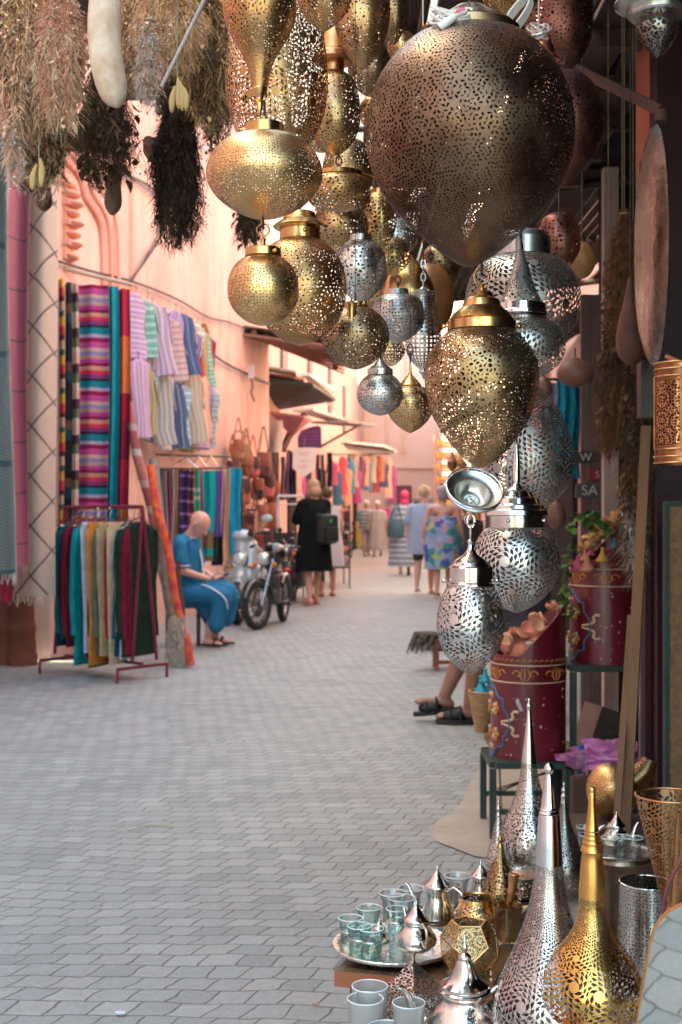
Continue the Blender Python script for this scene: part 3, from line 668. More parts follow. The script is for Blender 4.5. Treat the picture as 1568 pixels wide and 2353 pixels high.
# faceted holder: truncated dodecahedral vessel
def faceted():
    bm = BM(); s = .058; n = 5; uvl = bm.loops.layers.uv.verify()
    h = [ (.62,.092,0), (1.0,.058,0), (1.0,.030,.5), (.60,0,.5) ]
    R = []
    for k,z_,ph in h: R.append([bm.verts.new((s*k*math.cos(2*PI*(i+ph)/n+.3), s*k*math.sin(2*PI*(i+ph)/n+.3), z_)) for i in range(n)])
    F_ = []
    for i in range(n):
        j = (i+1)%n
        F_.append((R[0][i],R[0][j],R[1][j],R[2][i],R[1][i])); F_.append((R[2][i],R[1][j],R[2][j],R[3][j],R[3][i]))
    edges = set()
    for q in F_:
        f = bm.faces.new(q); c = f.calc_center_median(); 
        nrm = f.normal if f.normal.length else Vector((0,0,1)); f.normal_update(); nrm = f.normal
        ax = nrm.orthogonal().normalized(); ay = nrm.cross(ax)
        for l in f.loops: d = l.vert.co-c; l[uvl].uv = (d.dot(ax)/.03+5*c.x/.05, d.dot(ay)/.03+7*c.z/.05)
        for i in range(5): edges.add(tuple(sorted((tuple(q[i].co),tuple(q[(i+1)%5].co)))))
    bm.faces.new(R[3])
    bmesh.ops.recalc_face_normals(bm, faces=bm.faces)
    return bm, edges
p = at(1078,2226,TH+.001); t = thing('candle_holder', 'faceted brass candle holder of pierced pentagons with open top', 'candle holder', p)
bm, ed = faceted(); obj('pierced_panel', bm, metal('pierced_facets',(.85,.55,.26),(.6,.36,.15),.3,C('leaf',6.5,.1,rnd=.9,t=.15)), t, smooth=False)
bm = BM()
for e0,e1 in ed: tube(bm, [e0,e1], .0019, 6)
obj('frame', bm, gold, t)
# mortar with spout and pestle
p = at(1166,2160,TH+.001); t = thing('mortar', 'plain bronze mortar cup beside the golden jar', 'mortar', p)
obj('cup', lathe(BM(), [(.030,.074),(.032,.074),(.030,.060),(.026,.03),(.022,.004),(.018,0),(.001,0),(.001,.006),(.020,.008),(.027,.06),(.030,.0735)],40,cap=False), bronze, t)
bm = BM(); tube(bm, [(.024,0,.055),(.046,.004,.066)], [.011,.008], 10); obj('spout', bm, bronze, t)
t = thing('pestle', 'copper coloured pestle standing up in the bronze mortar', 'pestle', p+Vector((-.006,0,.010)), rot=(0,.16,0))
bm = lathe(BM(), [(.001,.132),(.011,.132),(.012,.130),(.011,.126),(.0085,.10),(.009,.095),(.0075,.088),(.007,.03),(.010,.01),(.001,.004)], 24, cap=False); obj('rod', bm, copper, t)
# standing teardrop lamps
def drop_lamp(name, label, x, z, prof, shade, capprof=None, capm=None, base=None, basem=None, seg=64, group='pierced metal table lamps'):
    yb = prof[-1][0] if not base else base[-1][0]
    if isinstance(shade, tuple): shade = cutshade(shade, max(h for _,h in prof))
    zc = ZD(yb,z); t = thing(name, label, 'lamp', (XD(x,z),z,zc), 0, group)
    obj('shade', lathe(BM(), prof_px(prof,z,zc,5), seg, cap=False), shade, t)
    if capprof: obj('finial', lathe(BM(), prof_px(capprof,z,zc,2), 32, cap=False), capm, t, angle=50)
    if base: obj('foot', lathe(BM(), prof_px(base,z,zc,1), 32), basem or capm, t, angle=25)
    return t
m_drop_gold = ('rosette_gold', (.95,.60,.20), (.68,.36,.10), .27, 'rosette', 12.5, 0)
m_drop_sv = ('pierced_silver_drop', SV1, (.55,.50,.47), .2, 'leaf',9,.17)
drop_lamp('teardrop_lamp', 'bright gold teardrop lamp with ringed neck, largest on the near table', 1361, 1.95,
  [(2062,30),(2085,31),(2110,36),(2140,47),(2170,67),(2200,90),(2235,108),(2270,117),(2305,112),(2335,94),(2356,66),(2366,40)], m_drop_gold,
  [(1808,1),(1810,7),(1816,8),(1822,7),(1826,8),(1850,9),(1880,12),(1905,15),(1908,17),(1911,16),(1916,18),(1920,17),(1926,20),(1930,19),(1936,22),(1942,21),(1948,24),(1956,26),(1961,23),(1990,26),(2030,29),(2062,30)], metal('neck_gold',(.85,.47,.15),(.6,.28,.08),.3), [(2366,44),(2372,60),(2384,64),(2390,64)])
# octagonal tall silver lamp
t8 = drop_lamp('spire_lamp', 'tall eight sided silver lamp with bulb tip, beside the gold teardrop', 1262, 2.05,
  [(1985,31),(2020,34),(2060,42),(2110,54),(2160,72),(2210,94),(2260,116),(2310,128),(2360,128),(2420,112),(2474,96)], ('faceted_silver_cut',SV1,(.5,.44,.41),.24,'rosette',12.5,0),
  [(1753,1),(1757,8),(1766,12),(1774,10),(1779,7),(1784,9),(1800,12),(1830,16),(1855,19),(1860,22),(1863,20),(1868,24),(1871,22),(1876,24),(1884,25),(1985,31)], silver, seg=48)
obj_ = None
sp_m = ('pierced_spire_silver', (.90,.88,.86), (.55,.48,.44), .2, 'leaf', 8.5, .17)
drop_lamp('spire_lamp', 'tall silver spire lamp with round belly on a boxy openwork foot', 1216, 2.85,
  [(1752,17),(1780,21),(1815,29),(1850,41),(1885,57),(1915,66),(1945,69),(1970,62),(1992,42),(2002,26)], sp_m,
  [(1604,1),(1610,3),(1614,2),(1620,6),(1628,5),(1636,5),(1680,9),(1720,14),(1752,17)], silver)
bm = BM(); p = P(1214,2102,2.85); 
t = thing('openwork_stand', 'square silver openwork stand in two tiers under the tall spire lamp', 'stand', (p.x,p.y,p.z))
cutbox = metal('openwork_silver', SV1, SV2, .2, C('leaf',90,.1,rnd=.8,t=.15))
def uvbox(c, s, rz=.35):
    bm = box(c, s, rz); uvl = bm.loops.layers.uv.verify()
    for f in bm.faces:
        n = f.normal
        for l in f.loops:
            co = l.vert.co; l[uvl].uv = (co.z+.3, co.x+co.y) if abs(n.z) < .5 else (co.x,co.y)
    return bm
obj('pierced_tier', uvbox((0,0,.068),(.066,.066,.030)), cutbox, t, smooth=False); obj('pierced_tier', uvbox((0,0,.022),(.086,.086,.030)), cutbox, t, smooth=False)
bm = BM()
for zz,w in ((.0865,.074),(.049,.076),(.0405,.092),(.003,.098)): bx(bm,(0,0,zz),(w,w,.006),.35)
obj('frame', bm, silver, t, smooth=False)
drop_lamp('teardrop_lamp', 'dark silver teardrop lamp with short spire, behind the eight sided lamp', 1296, 3.05,
  [(1846,7),(1870,12),(1900,20),(1935,34),(1965,48),(1995,56),(2025,52),(2050,38),(2066,26)], ('dark_pierced_silver',(.55,.50,.45),(.28,.24,.21),.28,'leaf',8.5,.2),
  [(1798,1),(1804,3),(1808,2),(1814,6),(1820,5),(1824,4),(1828,7),(1834,6),(1846,7)], silver, [(2066,24),(2070,40),(2076,44),(2090,46)])
drop_lamp('teardrop_lamp', 'small silver teardrop lamp half hidden behind the tall spire lamp', 1146, 3.1,
  [(1878,6),(1900,11),(1930,18),(1960,26),(1990,31),(2015,28),(2040,18)], sp_m, [(1838,1),(1844,3),(1850,2),(1858,6),(1866,4),(1872,6),(1878,6)], silver)
drop_lamp('teardrop_lamp', 'little brown brass teardrop lamp behind the bronze mortar', 1150, 2.78,
  [(1948,8),(1968,13),(1990,21),(2015,31),(2040,39),(2062,41),(2085,36),(2100,24)], ('brown_brass_cut',(.62,.38,.16),(.34,.18,.07),.3,'leaf',9,.17),
  [(1908,1),(1912,3),(1920,2),(1926,6),(1932,6),(1937,4),(1942,7),(1948,8)], brass)
# table under the rear lamps
def plain_table(name, label, x0, x1, y0, y1, h, mat_, legm, glass_=False):
    z0 = (CH-h)*F/(y1-HY); z1 = (CH-h)*F/(y0-HY)
    X0,X1 = XD(x0,z0), XD(x1,z0); c = Vector(((X0+X1)/2,(z0+z1)/2,0))
    t = thing(name, label, 'table', c)
    obj('table_top', box((0,0,h-.014),(X1-X0,z1-z0,.026),None,.003), mat_, t, smooth=False)
    for sx in (-1,1):
        for sy in (-1,1): obj('leg', box((sx*(X1-X0-.06)/2,sy*(z1-z0-.06)/2,(h-.028)/2),(.035,.035,h-.028)), legm, t, smooth=False)
    return t
plain_table('display_table','wooden table carrying the tall spire lamp and its openwork stand',1108,1390,2040,2112,.292,simple('pale_wood',(.45,.38,.33),(.3,.22,.17),.5,ns=4,stretch=(1,9,9)),wood_dk)
# near marble table with teapot, glasses, pyramid lamp
marble = simple('white_marble', (.75,.75,.74), (.45,.45,.46), .2, ns=2.5, det=8, coat=.4)
HM = .395; HA = .30
def table_box(name, label, x0, x1, y0, y1, h, topm, legm):
    c = Vector(((x0+x1)/2,(y0+y1)/2,0)); t = thing(name, label, 'table', c)
    obj('table_top', box((0,0,h-.012),(x1-x0,y1-y0,.022),None,.003), topm, t, smooth=False)
    for sx in (-1,1):
        for sy in (-1,1): obj('leg', box((sx*((x1-x0)/2-.04),sy*((y1-y0)/2-.04),(h-.025)/2),(.04,.04,h-.025)), legm, t, smooth=False)
table_box('marble_table','white veined marble table at the near corner under the gold teardrop',.335,1.25,1.60,2.27,HM,marble,wood_or)
table_box('side_table','low wooden table at the bottom edge carrying the big silver teapot and frosted glasses',-.03,.45,1.80,2.25,HA,wood_or,wood_or)
p = P(1065,2415,2.0); tp = teapot('big shiny silver teapot with tall stepped lid at the bottom edge', 1068, 2424, HA+.002, 1.12, rz=3.25, legs=False)
o = [c for c in tp.children if c.name.startswith('lid')][0]
o.scale = (1.0,1.0,1.0)
me = bpy.data.meshes.new('lid'); bm = lathe(BM(), [(r*.82,z_*1.08) for r,z_ in [(.001,.186+.0),(.003,.184),(.0025,.172),(.006,.168),(.006,.164),(.004,.158),(.012,.154),(.014,.150),(.013,.147),(.017,.143),(.019,.135),(.024,.126),(.030,.118),(.043,.112),(.050,.109),(.050,.106),(.047,.104),(.053,.101),(.053,.098),(.046,.096)]],48,cap=False)
bm.to_mesh(me); bm.free(); me.materials.append(silver)
for q in me.polygons: q.use_smooth = True
me.set_sharp_from_angle(angle=math.radians(45)); o.data = me
for lb,x,y,R,H in [('frosted white glass standing behind at the bottom edge, rim highest of the frosted pair',850,2398,.0310,.098),('frosted white glass at the bottom edge nearest the lane',840,2424,.0305,.094),('frosted glass in front of the silver pyramid',940,2436,.0275,.095),('wide frosted glass cut by the bottom edge',888,2455,.033,.066)]:
    glass(lb,x,y,HA+.0005,R,H,g_frost,1.0,group='frosted glasses at the near table corner')
# pyramid pierced box lamp
def pyramid():
    bm = BM(); uvl = bm.loops.layers.uv.verify(); b = .075; ap = bm.verts.new((0,0,.13)); h0=.045
    base = [bm.verts.new((b*math.cos(a),b*math.sin(a),h0)) for a in [PI/4+PI/2*i for i in range(4)]]
    low = [bm.verts.new((b*math.cos(a)*1.0,b*math.sin(a)*1.0,0)) for a in [PI/4+PI/2*i for i in range(4)]]
    for i in range(4):
        j = (i+1)%4
        f = bm.faces.new((ap,base[i],base[j])); 
        for l,uv in zip(f.loops,((1,3.2),(0,0),(2.2,0))): l[uvl].uv = uv
        f = bm.faces.new((base[i],low[i],low[j],base[j]))
        for l,uv in zip(f.loops,((0,0),(0,-1),(2.2,-1),(2.2,0))): l[uvl].uv = uv
    bmesh.ops.recalc_face_normals(bm, faces=bm.faces); return bm
p = at(950,2385,HA); t = thing('pyramid_lamp', 'pierced white-silver pyramid lamp behind the frosted glasses', 'lamp', p, .75)
obj('pierced_panel', pyramid(), metal('pyramid_silver',(.86,.84,.82),(.6,.57,.54),.25,C('leaf',7,.1,rnd=.8,t=.13)), t, smooth=False)
t.scale = (1.2,1.2,1.05)
# tray on copper drum, teapot, glasses
p = at(1425,2010,.42); DZ = p.y
t = thing('copper_drum', 'hammered copper tub with rolled lip carrying the rear tray', 'tub', (XD(1425,3.25),3.25,0))
dr = 3.25; hh = ZD(1962,dr)
obj('body', lathe(BM(), [(.062*1.0+.012,hh-.002),(.078,hh-.012),(.072,hh-.03),(.070,hh-.035),(.066,hh-.25),(.062,0),(.001,0)],48,cap=False), metal('aged_copper',(.48,.34,.25),(.28,.19,.13),.35,bs=.5,bscale=50), t)
dish('tea_tray', 'small silver tray on the copper tub, crowded with glasses', (XD(1425,dr),dr,hh), .092, silver_dull, .010)
def atz(x,z,h): return Vector((XD(x,z),z,h))
def yof(h,z): return HY+(CH-h)*F/z
teapot('silver teapot with stacked ring lid on the tray over the copper tub', 1417, yof(hh+.004,3.28), hh+.004, .62, rz=.2, legs=False)
for i,(x,zz) in enumerate([(1352,3.22),(1345,3.3),(1402,3.19),(1457,3.19),(1430,3.20)]):
    lb = ['little glass hidden behind the gold teardrop neck on the rear tray','little glass at the outer rim of the rear tray','little glass in front of the ring lid teapot on the rear tray','little glass beside the copper cone on the rear tray','little glass in the middle of the rear tray front row'][i]
    glass(lb, x, yof(hh+.004,zz), hh+.004, .022,.052, g_clear, 1.1, group='little glasses on the rear tray')
# brass gourd teapot-like lamp behind
p = P(1408,1895,3.6); t = thing('gourd_lamp', 'pierced pale brass gourd lamp lying behind the rear teapot', 'lamp', P(1408,1880,3.6))
obj('shade', lathe(BM(), [(r,z_) for r,z_ in catmull([(.010,.155),(.040,.145),(.066,.115),(.073,.08),(.066,.045),(.045,.015),(.020,.002),(.001,0)],4)],48,cap=False), cutshade(m_dots,72), t)
bm = BM(); tube(bm, [(.05,.0,.10),(.09,-.01,.135),(.105,-.01,.165)], [.040,.032,.022], 20); uvl = bm.loops.layers.uv.verify()
for f in bm.faces:
    for l in f.loops: l[uvl].uv = (l.vert.co.x/.07, l.vert.co.z/.07)
obj('spout', bm, cutshade(m_dots,72), t)
plain_table('display_shelf','low dark shelf carrying the pierced brass gourd lamp',1330,1520,1868,1905,ZD(1882,3.6)+.001,wood_dk,wood_dk)
# copper cone lampshade
t = thing('cone_shade', 'inverted pierced copper cone shade with open mouth at the picture edge', 'lamp shade', P(1540,2078,2.0))
z = 2.0; zc = ZD(2078,z); s = z/F
m_cone = cutshade(('pierced_copper', CO1, CO2, .3, 'rosette', 11, 0),78)
obj('shade', lathe(BM(), [(78*s,ZD(1828,z)-zc),(70*s,ZD(1868,z)-zc),(58*s,ZD(1920,z)-zc),(42*s,ZD(1985,z)-zc),(26*s,ZD(2045,z)-zc),(18*s,0)],64,cap=False), m_cone, t)
bm = BM(); torus(bm,(0,0,ZD(1828,z)-zc),78*s,.0018,'Z',64,8); obj('rim', bm, copper, t)
bm = BM(); tube(bm, [(.0,-.052,ZD(1850,z)-zc),(-.0,-.018,0)], .003, 6); obj('seam', bm, copper, t)
bm = lathe(BM(), [(18*s,.002),(.008,.0),(.007,-.03),(.008,(zc*-1+HM)*.8),(.035,zc*-1+HM+.006),(.036,zc*-1+HM+.001)],32); obj('foot', bm, copper, t)
bm = BM(); tube(bm, catmull([(.03,-.06,.15),(.0,-.08,.10),(-.028,-.075,.03),(-.02,-.07,-.05),(.0,-.06,-.12)],4), .003, 8); o = obj('lamp_cord', bm, simple('maroon_cord',(.22,.05,.06)), None); o.location = P(1540,2078,2.0)
tagp(o, 'thin maroon cord curling past the copper cone', 'cord')
# open pierced silver sleeve
t = thing('metal_sleeve', 'open grey silver sleeve shade pricked with dots, between copper cone and gold teardrop', 'lamp shade', (XD(1486,2.25),2.25,HM))
zz = ZD(2028,2.25)-HM
obj('shade', lathe(BM(), [(.046,zz),(.048,zz*.6),(.056,0)],48,cap=False), cutshade(('pricked_grey',(.62,.60,.57),(.34,.31,.29),.26,'dots',8,.22),64), t)
bm = BM(); torus(bm,(0,0,zz),.046,.0018,'Z',48,8); obj('rim', bm, silver, t)
# mirror with copper frame leaning at right edge
t = thing('arched_mirror', 'arched mirror with thin copper edge leaning at the picture corner', 'mirror', atz(1562,1.78,HM), rot=(.12,.20,-.55))
ap = [(.075*math.cos(a)*1.0,.205+.085*math.sin(a)) for a in [PI*i/14 for i in range(15)]]
poly = [(.075,0)]+ap+[(-.075,0)]
mirror = simple('mirror_glass', (.75,.78,.76), (.70,.73,.72), .03, 1)
obj('mirror_plate', prism(BM(), poly, .003), mirror, t, smooth=False)
bm = BM(); tube(bm, [(x,0,z_) for x,z_ in poly], .0028, 8, 0, True); obj('frame', bm, copper, t)
t = thing('wooden_paddle', 'grey weathered wooden paddle standing between sleeve shade and mirror', 'paddle', atz(1498,1.93,HM), rot=(0,.06,.3))
obj('blade', prism(BM(), [(-.012,0),(.012,0),(.012,.09),(.010,.125),(.004,.135),(-.004,.135),(-.010,.125),(-.012,.09)], .010), simple('weathered_wood',(.42,.33,.29),(.28,.2,.17),.7,ns=6,bs=.3,stretch=(8,8,1)), t, smooth=False)
# ================================================================ herb buckets, shop front
maroon = simple('maroon_paint', (.20,.014,.026), (.12,.008,.015), .32, ns=3, coat=.4, bs=.08, bscale=30)
cream = simple('cream_paint', (.75,.55,.36), (.62,.42,.26), .5)
orangep = simple('orange_paint', (.72,.28,.06), (.55,.18,.04), .5)
bluep = simple('blue_paint', (.05,.20,.30), (.03,.12,.2), .5)
chipped = simple('bare_plaster_chip', (.62,.55,.56), (.5,.42,.42), .7)
def oncyl(R, s, z_, lift=.0015, a0=-PI/2):
    a = a0+s/R; return Vector(((R+lift)*math.cos(a), (R+lift)*math.sin(a), z_))
def bucket(label, x, z, ybot, R, ylow, yhigh, seed):
    rnd = random.Random(seed); zb = ZD(ybot, z); t = thing('painted_bucket', label, 'bucket', (XD(x,z),z,zb), 0, 'maroon painted buckets on iron stands')
    hl, hh_ = ZD(ylow,z)-zb, ZD(yhigh,z)-zb
    bm = BM(); n = 64; rows = []
    def top(a): 
        c = math.cos(a); return hl+(hh_-hl)*max(0,(c+.35)/1.35)
    for rr in (R, R-.004):
        for f_ in (0,.5,1):
            rows.append([bm.verts.new((rr*math.cos(2*PI*i/n),rr*math.sin(2*PI*i/n), top(2*PI*i/n)*f_+ (.004 if rr<R and f_==0 else 0))) for i in range(n)])
    for i in (0,1,3,4): ring_faces(bm, rows[i], rows[i+1])
    ring_faces(bm, rows[2], rows[5]); bm.faces.new(rows[0]); bm.faces.new(rows[3])
    bmesh.ops.recalc_face_normals(bm, faces=bm.faces)
    obj('drum', bm, maroon, t, angle=50)
    for zz,r_ in ((hl-.035,.0022),(hl-.10,.0025),(.012,.003)):
        bm = BM(); torus(bm,(0,0,zz),R+.0012,r_,'Z',64,6); obj('painted_band', bm, cream, t)
    bm = BM()
    for k in range(40):   # rope band
        s0 = 2*PI*R*k/40
        tube(bm, [oncyl(R,s0,hl-.022,.001,0),oncyl(R,s0+.008,hl-.014,.001,0),oncyl(R,s0+.018,hl-.016,.001,0)], [.001,.002,.001], 5)
        tube(bm, [oncyl(R,s0,.002,.001,0),oncyl(R,s0+.012,.010,.001,0)], [.002,.001], 5)
    for k in range(7):    # scroll band
        s0 = 2*PI*R*k/7; zc_ = hl-.068
        for m_ in (-1,1):
            pts = []
            for i in range(16):
                u = i/15; a = u*5.2; r_ = .020*(1-u*.75)
                pts.append(oncyl(R, s0+m_*(.030-.0+r_*math.cos(a)*.9), zc_+r_*math.sin(a)*.85, .001, 0))
            tube(bm, pts, [.0026*(1-.5*i/15) for i in range(16)], 5)
            tube(bm, [oncyl(R,s0+m_*.008,zc_-.022,.001,0),oncyl(R,s0+m_*.020,zc_-.005,.001,0),oncyl(R,s0+m_*.010,zc_+.022,.001,0)], [.002,.003,.001], 5)
        tube(bm, [oncyl(R,s0,zc_-.025,.001,0),oncyl(R,s0,zc_,.001,0),oncyl(R,s0,zc_+.025,.001,0)], [.001,.003,.001], 5)
    obj('painted_scrolls', bm, orangep, t)
    # big pointed medallion facing the lane (towards -x and camera)
    a0 = -PI*.96; zc_ = (hl-.11)*.52; H = (hl-.11)*.46
    bm = BM(); W = R*.95
    for m_ in (-1,1):
        prof = [(0,H),(W*.25,H*.92),(W*.42,H*.70),(W*.62,H*.64),(W*.62,H*.42),(W*.80,H*.2),(W*.86,0)]
        for q in (1,-1): tube(bm, [oncyl(R, m_*x_, zc_+q*z_, .001, a0) for x_,z_ in prof], [.0045]*7, 6)
    obj('painted_medallion', bm, bluep, t)
    bm = BM(); bm2 = BM()
    for m_ in (-1,1):
        for q in (-1,1):
            tube(bm, [oncyl(R, m_*x_, zc_+q*z_, -.001, a0) for x_,z_ in catmull([(W*.55,.004),(W*.80,.010),(W*.95,.020),(W*.92,.036),(W*1.0,.046),(W*1.12,.042)],3)], [.004,.004,.005,.005,.006,.006,.006,.006,.006,.006,.005,.005,.005,.006,.007,.003], 6)
            for k in range(5):
                a = k*1.25; c = (m_*W*.30, zc_+q*H*(.35))
                ell(bm if k%2 else bm2, oncyl(R, c[0]+.017*math.cos(a), c[1]+.017*math.sin(a), .0015, a0), (.008,.008,.011), 0, 1)
            ell(bm, oncyl(R, m_*W*.30, zc_+q*H*.35, .003, a0), (.006,.006,.006), 0, 1)
            ell(bm, oncyl(R, m_*W*.10, zc_+q*H*.72, .001, a0), (.006,.006,.012), 0, 1)
        ell(bm, oncyl(R, m_*W*1.28, zc_, .001, a0), (.005,.005,.005), 0, 1)
    obj('painted_flowers', bm, cream, t); obj('painted_petals', bm2, orangep, t)
    bm = BM()
    for k in range(26):
        s_ = rnd.uniform(-.8,1.2)*R; h = rnd.uniform(.03,hl-.12); rr = rnd.choice([.002,.0025,.003,.004])
        bmv = oncyl(R, s_, h, 0, -PI*.5); ell(bm, bmv, (rr,rr,rr*rnd.uniform(.6,2)), 0, 1)
    if seed == 1:
        for k in range(7): ell(bm, oncyl(R, -.005+k*.0022, (hl-.11)*.80-k*.005, -.0005, -PI*.62), (.008,.004,.012-.001*k), 0, 2)
        for k in range(3): ell(bm, oncyl(R, .03+k*.006, hl+.05, -.0005, -PI*.62), (.008,.004,.006), 0, 2)
    obj('paint_chip', bm, chipped, t)
    return t, zb, hl, hh_
def stand(label, x0, x1, ytop, z, ybar):
    X0,X1 = XD(x0,z), XD(x1,z); h = ZD(ytop,z); c = ((X0+X1)/2, z+.16, 0); w = X1-X0; d = .32
    t = thing('iron_stand', label, 'stand', c, 0, 'green iron stands')
    bm = BM()
    for sy in (-1,1): bx(bm,(0,sy*d/2,h-.012),(w-.022*2,.022,.022))
    for sx in (-1,1): bx(bm,(sx*(w-.022)/2,0,h-.012),(.022,d-.024,.022))
    bx(bm,(0,0,h-.002),(w-.01,d-.01,.003))
    obj('top_frame', bm, greenpaint, t, smooth=False)
    for sx in (-1,1):
        for sy in (-1,1): obj('leg', box((sx*(w-.022)/2,sy*d/2,(h-.024)/2),(.024,.024,h-.024)), greenpaint, t, smooth=False)
    hb = ZD(ybar,z); bm = BM()
    for sy in (-1,1): bx(bm,(0,sy*d/2,hb),(w-.03,.018,.018))
    obj('stretcher', bm, greenpaint, t, smooth=False)
    bm = BM()
    for k in range(3): tube(bm, [(-w/2+.02,-d/2+.02,hb+.08-.01*k),(w/2-.02,d/2-.02,hb+.09+.006*k)], .0022, 6)
    obj('cross_wire', bm, steel, t)
    return t
stand('low green iron stand under the nearer maroon bucket',1126,1313,1752,4.75,1866)
stand('tall green iron stand under the farther maroon bucket',1311,1492,1530,4.85,1866)
b1,zb1,hl1,hh1 = bucket('chipped maroon bucket full of terracotta discs on the low stand',1214,4.91,1745,.143,1500,1378,1)
b2,zb2,hl2,hh2 = bucket('maroon bucket full of dried buds and little clay pots on the tall stand',1396,5.01,1528,.146,1285,1170,2)
terr = simple('terracotta', (.62,.26,.15), (.5,.18,.10), .75, ns=12, bs=.15); pinkc = simple('pink_clay', (.72,.16,.28), (.6,.1,.2), .7)
bud = simple('dried_cream_bud', (.72,.45,.20), (.5,.26,.10), .8, ns=30, bs=.4); yel = simple('ochre_clay', (.70,.38,.08), (.55,.28,.05), .7)
rnd = random.Random(5)
B1 = Vector((XD(1214,4.91),4.91,zb1)); B2 = Vector((XD(1396,5.01),5.01,zb2))
dl = ['top of the heap','at the rim beside the chipped spot','behind the egg lantern tip','leaning on its neighbour','at the outer lip','in the middle of the heap','deep in the bucket','touching the bucket wall','half buried near the lip','on the slope of the heap','upright at the back','below the topmost one','nearest the lane','under the leaning one']
t = tagp(obj('herb_heap', None or ell(BM(),(0,0,-.03),(.125,.125,.04),0,3,Matrix.Rotation(-.62,4,'Y')), simple('dry_petals',(.45,.18,.12),(.25,.09,.06),.9,ns=40,bs=.8), loc=(B1.x,B1.y,B1.z+hl1+.055)), 'heap of dried petals filling the chipped maroon bucket', 'dried petals')
for k in range(14):
    u = rnd.uniform(-.9,.85); v = rnd.uniform(-.8,.2); 
    px_, py_ = .12*u, .10*v; pz_ = hl1+.055+.62*px_*1.15+.045+rnd.uniform(-.008,.015)
    bm = lathe(BM(), [(.001,.010),(.020,.012),(.028,.016),(.032,.020),(.034,.018),(.030,.004),(.020,0),(.001,0)],24,cap=False)
    for v_ in bm.verts: v_.co *= .78
    o = obj('clay_saucer', bm, [terr,simple('pale_terracotta',(.75,.42,.26),(.62,.3,.18),.8),simple('rose_clay',(.66,.22,.17),(.5,.14,.1),.7)][k%3], None, B1+Vector((px_,py_,pz_)), (rnd.uniform(.2,1.1),rnd.uniform(-.9,.4),rnd.uniform(0,3)))
    tagp(o, ['terracotta','pale','rose'][k%3]+' clay saucer '+dl[k]+' in the chipped bucket', 'saucer', 'clay saucers heaped in the chipped bucket')
def heap(c, sl, R, n, size, mats, seed, name, label, flat=.5):
    rnd = random.Random(seed); bm = BM()
    for k in range(n):
        a = rnd.uniform(0,2*PI); r_ = R*math.sqrt(rnd.random()); x_, y_ = r_*math.cos(a), r_*math.sin(a)
        s_ = size*rnd.uniform(.6,1.2); ell(bm, (x_,y_,sl*x_+rnd.uniform(-.004,.03)), (s_,s_*.8,s_*1.3), rnd.randrange(len(mats)), 1, Matrix.Rotation(rnd.uniform(0,3),4,(1,.3,.2)))
    o = obj(name, bm, mats, None, c); tagp(o, label, 'dried flowers', kind='stuff'); return o
heap(B2+Vector((.02,-.02,hl2+.135)), .80, .135, 300, .0135, [bud, simple('dried_brown_bud',(.26,.12,.06),(.15,.07,.04),.9), bud], 4, 'dried_buds', 'heap of cream and brown dried flower buds in the farther maroon bucket')
heap(B2+Vector((.09,.0,hl2+.265)), .3, .045, 36, .017, [bud], 8, 'dried_buds', 'crest of large cream buds at the top of the farther bucket')
def tagine(label, pos, k, m, rz=0):
    t = thing('mini_tagine', label, 'clay pot', pos, rz, 'little clay tagines in the farther bucket')
    obj('lid', lathe(BM(), [(r*k,z_*k) for r,z_ in [(.001,.060),(.007,.060),(.009,.056),(.006,.048),(.008,.040),(.014,.026),(.024,.012),(.027,.008)]],24,cap=False), m, t, angle=50)
    obj('dish', lathe(BM(), [(r*k,z_*k) for r,z_ in [(.027,.008),(.030,.010),(.028,.003),(.020,0),(.001,0)]],24,cap=False), m, t, angle=50)
tagine('bright pink little clay tagine nearest the bucket lip', P(1328,1310,4.86), .9, pinkc)
tagine('terracotta little tagine, largest on the bucket slope', P(1350,1315,4.84), 1.15, terr)
tagine('ochre little tagine higher on the bucket slope', P(1385,1292,4.86), .95, yel)
tagine('rose little tagine behind the terracotta one', P(1345,1290,4.92), .8, simple('rose_clay',(.6,.2,.2)))
tagine('small magenta tagine near the green leaves', P(1358,1278,4.95), .7, pinkc)
tagine('blue topped little tagine high on the slope', P(1412,1262,4.9), .7, simple('blue_clay',(.05,.35,.5)))
o = obj('clay_bowl', lathe(BM(), [(.032,.014),(.034,.013),(.026,.002),(.001,0),(.001,.003),(.024,.005),(.032,.014)],24,cap=False), simple('magenta_glaze',(.45,.04,.12),None,.3), None, P(1402,1272,4.9), (.3,-.6,0)); tagp(o,'magenta glazed little bowl tilted on the bucket slope','bowl')
# leafy sprigs
leafg = simple('fresh_green_leaf', (.10,.22,.04), (.05,.13,.02), .5, ns=20)
def leaf(bm, p, d, L_, w, mi=0, curl=.15):
    d = Vector(d).normalized(); s_ = d.cross(Vector((0,0,1))); s_ = s_.normalized() if s_.length > .01 else Vector((1,0,0)); u = s_.cross(d)
    P_ = [p, p+d*L_*.35+s_*w+u*curl*L_*.3, p+d*L_*.7+s_*w*.7+u*curl*L_*.2, p+d*L_-u*curl*L_*.3, p+d*L_*.7-s_*w*.7+u*curl*L_*.2, p+d*L_*.35-s_*w+u*curl*L_*.3]
    m1, m2 = p+d*L_*.35, p+d*L_*.7
    v = [bm.verts.new(q) for q in P_]; a = bm.verts.new(m1); b = bm.verts.new(m2)
    for q in ((v[0],v[1],a),(v[1],v[2],b,a),(v[2],v[3],b),(v[3],v[4],b),(v[4],v[5],a,b),(v[5],v[0],a)):
        bm.faces.new(q).material_index = mi
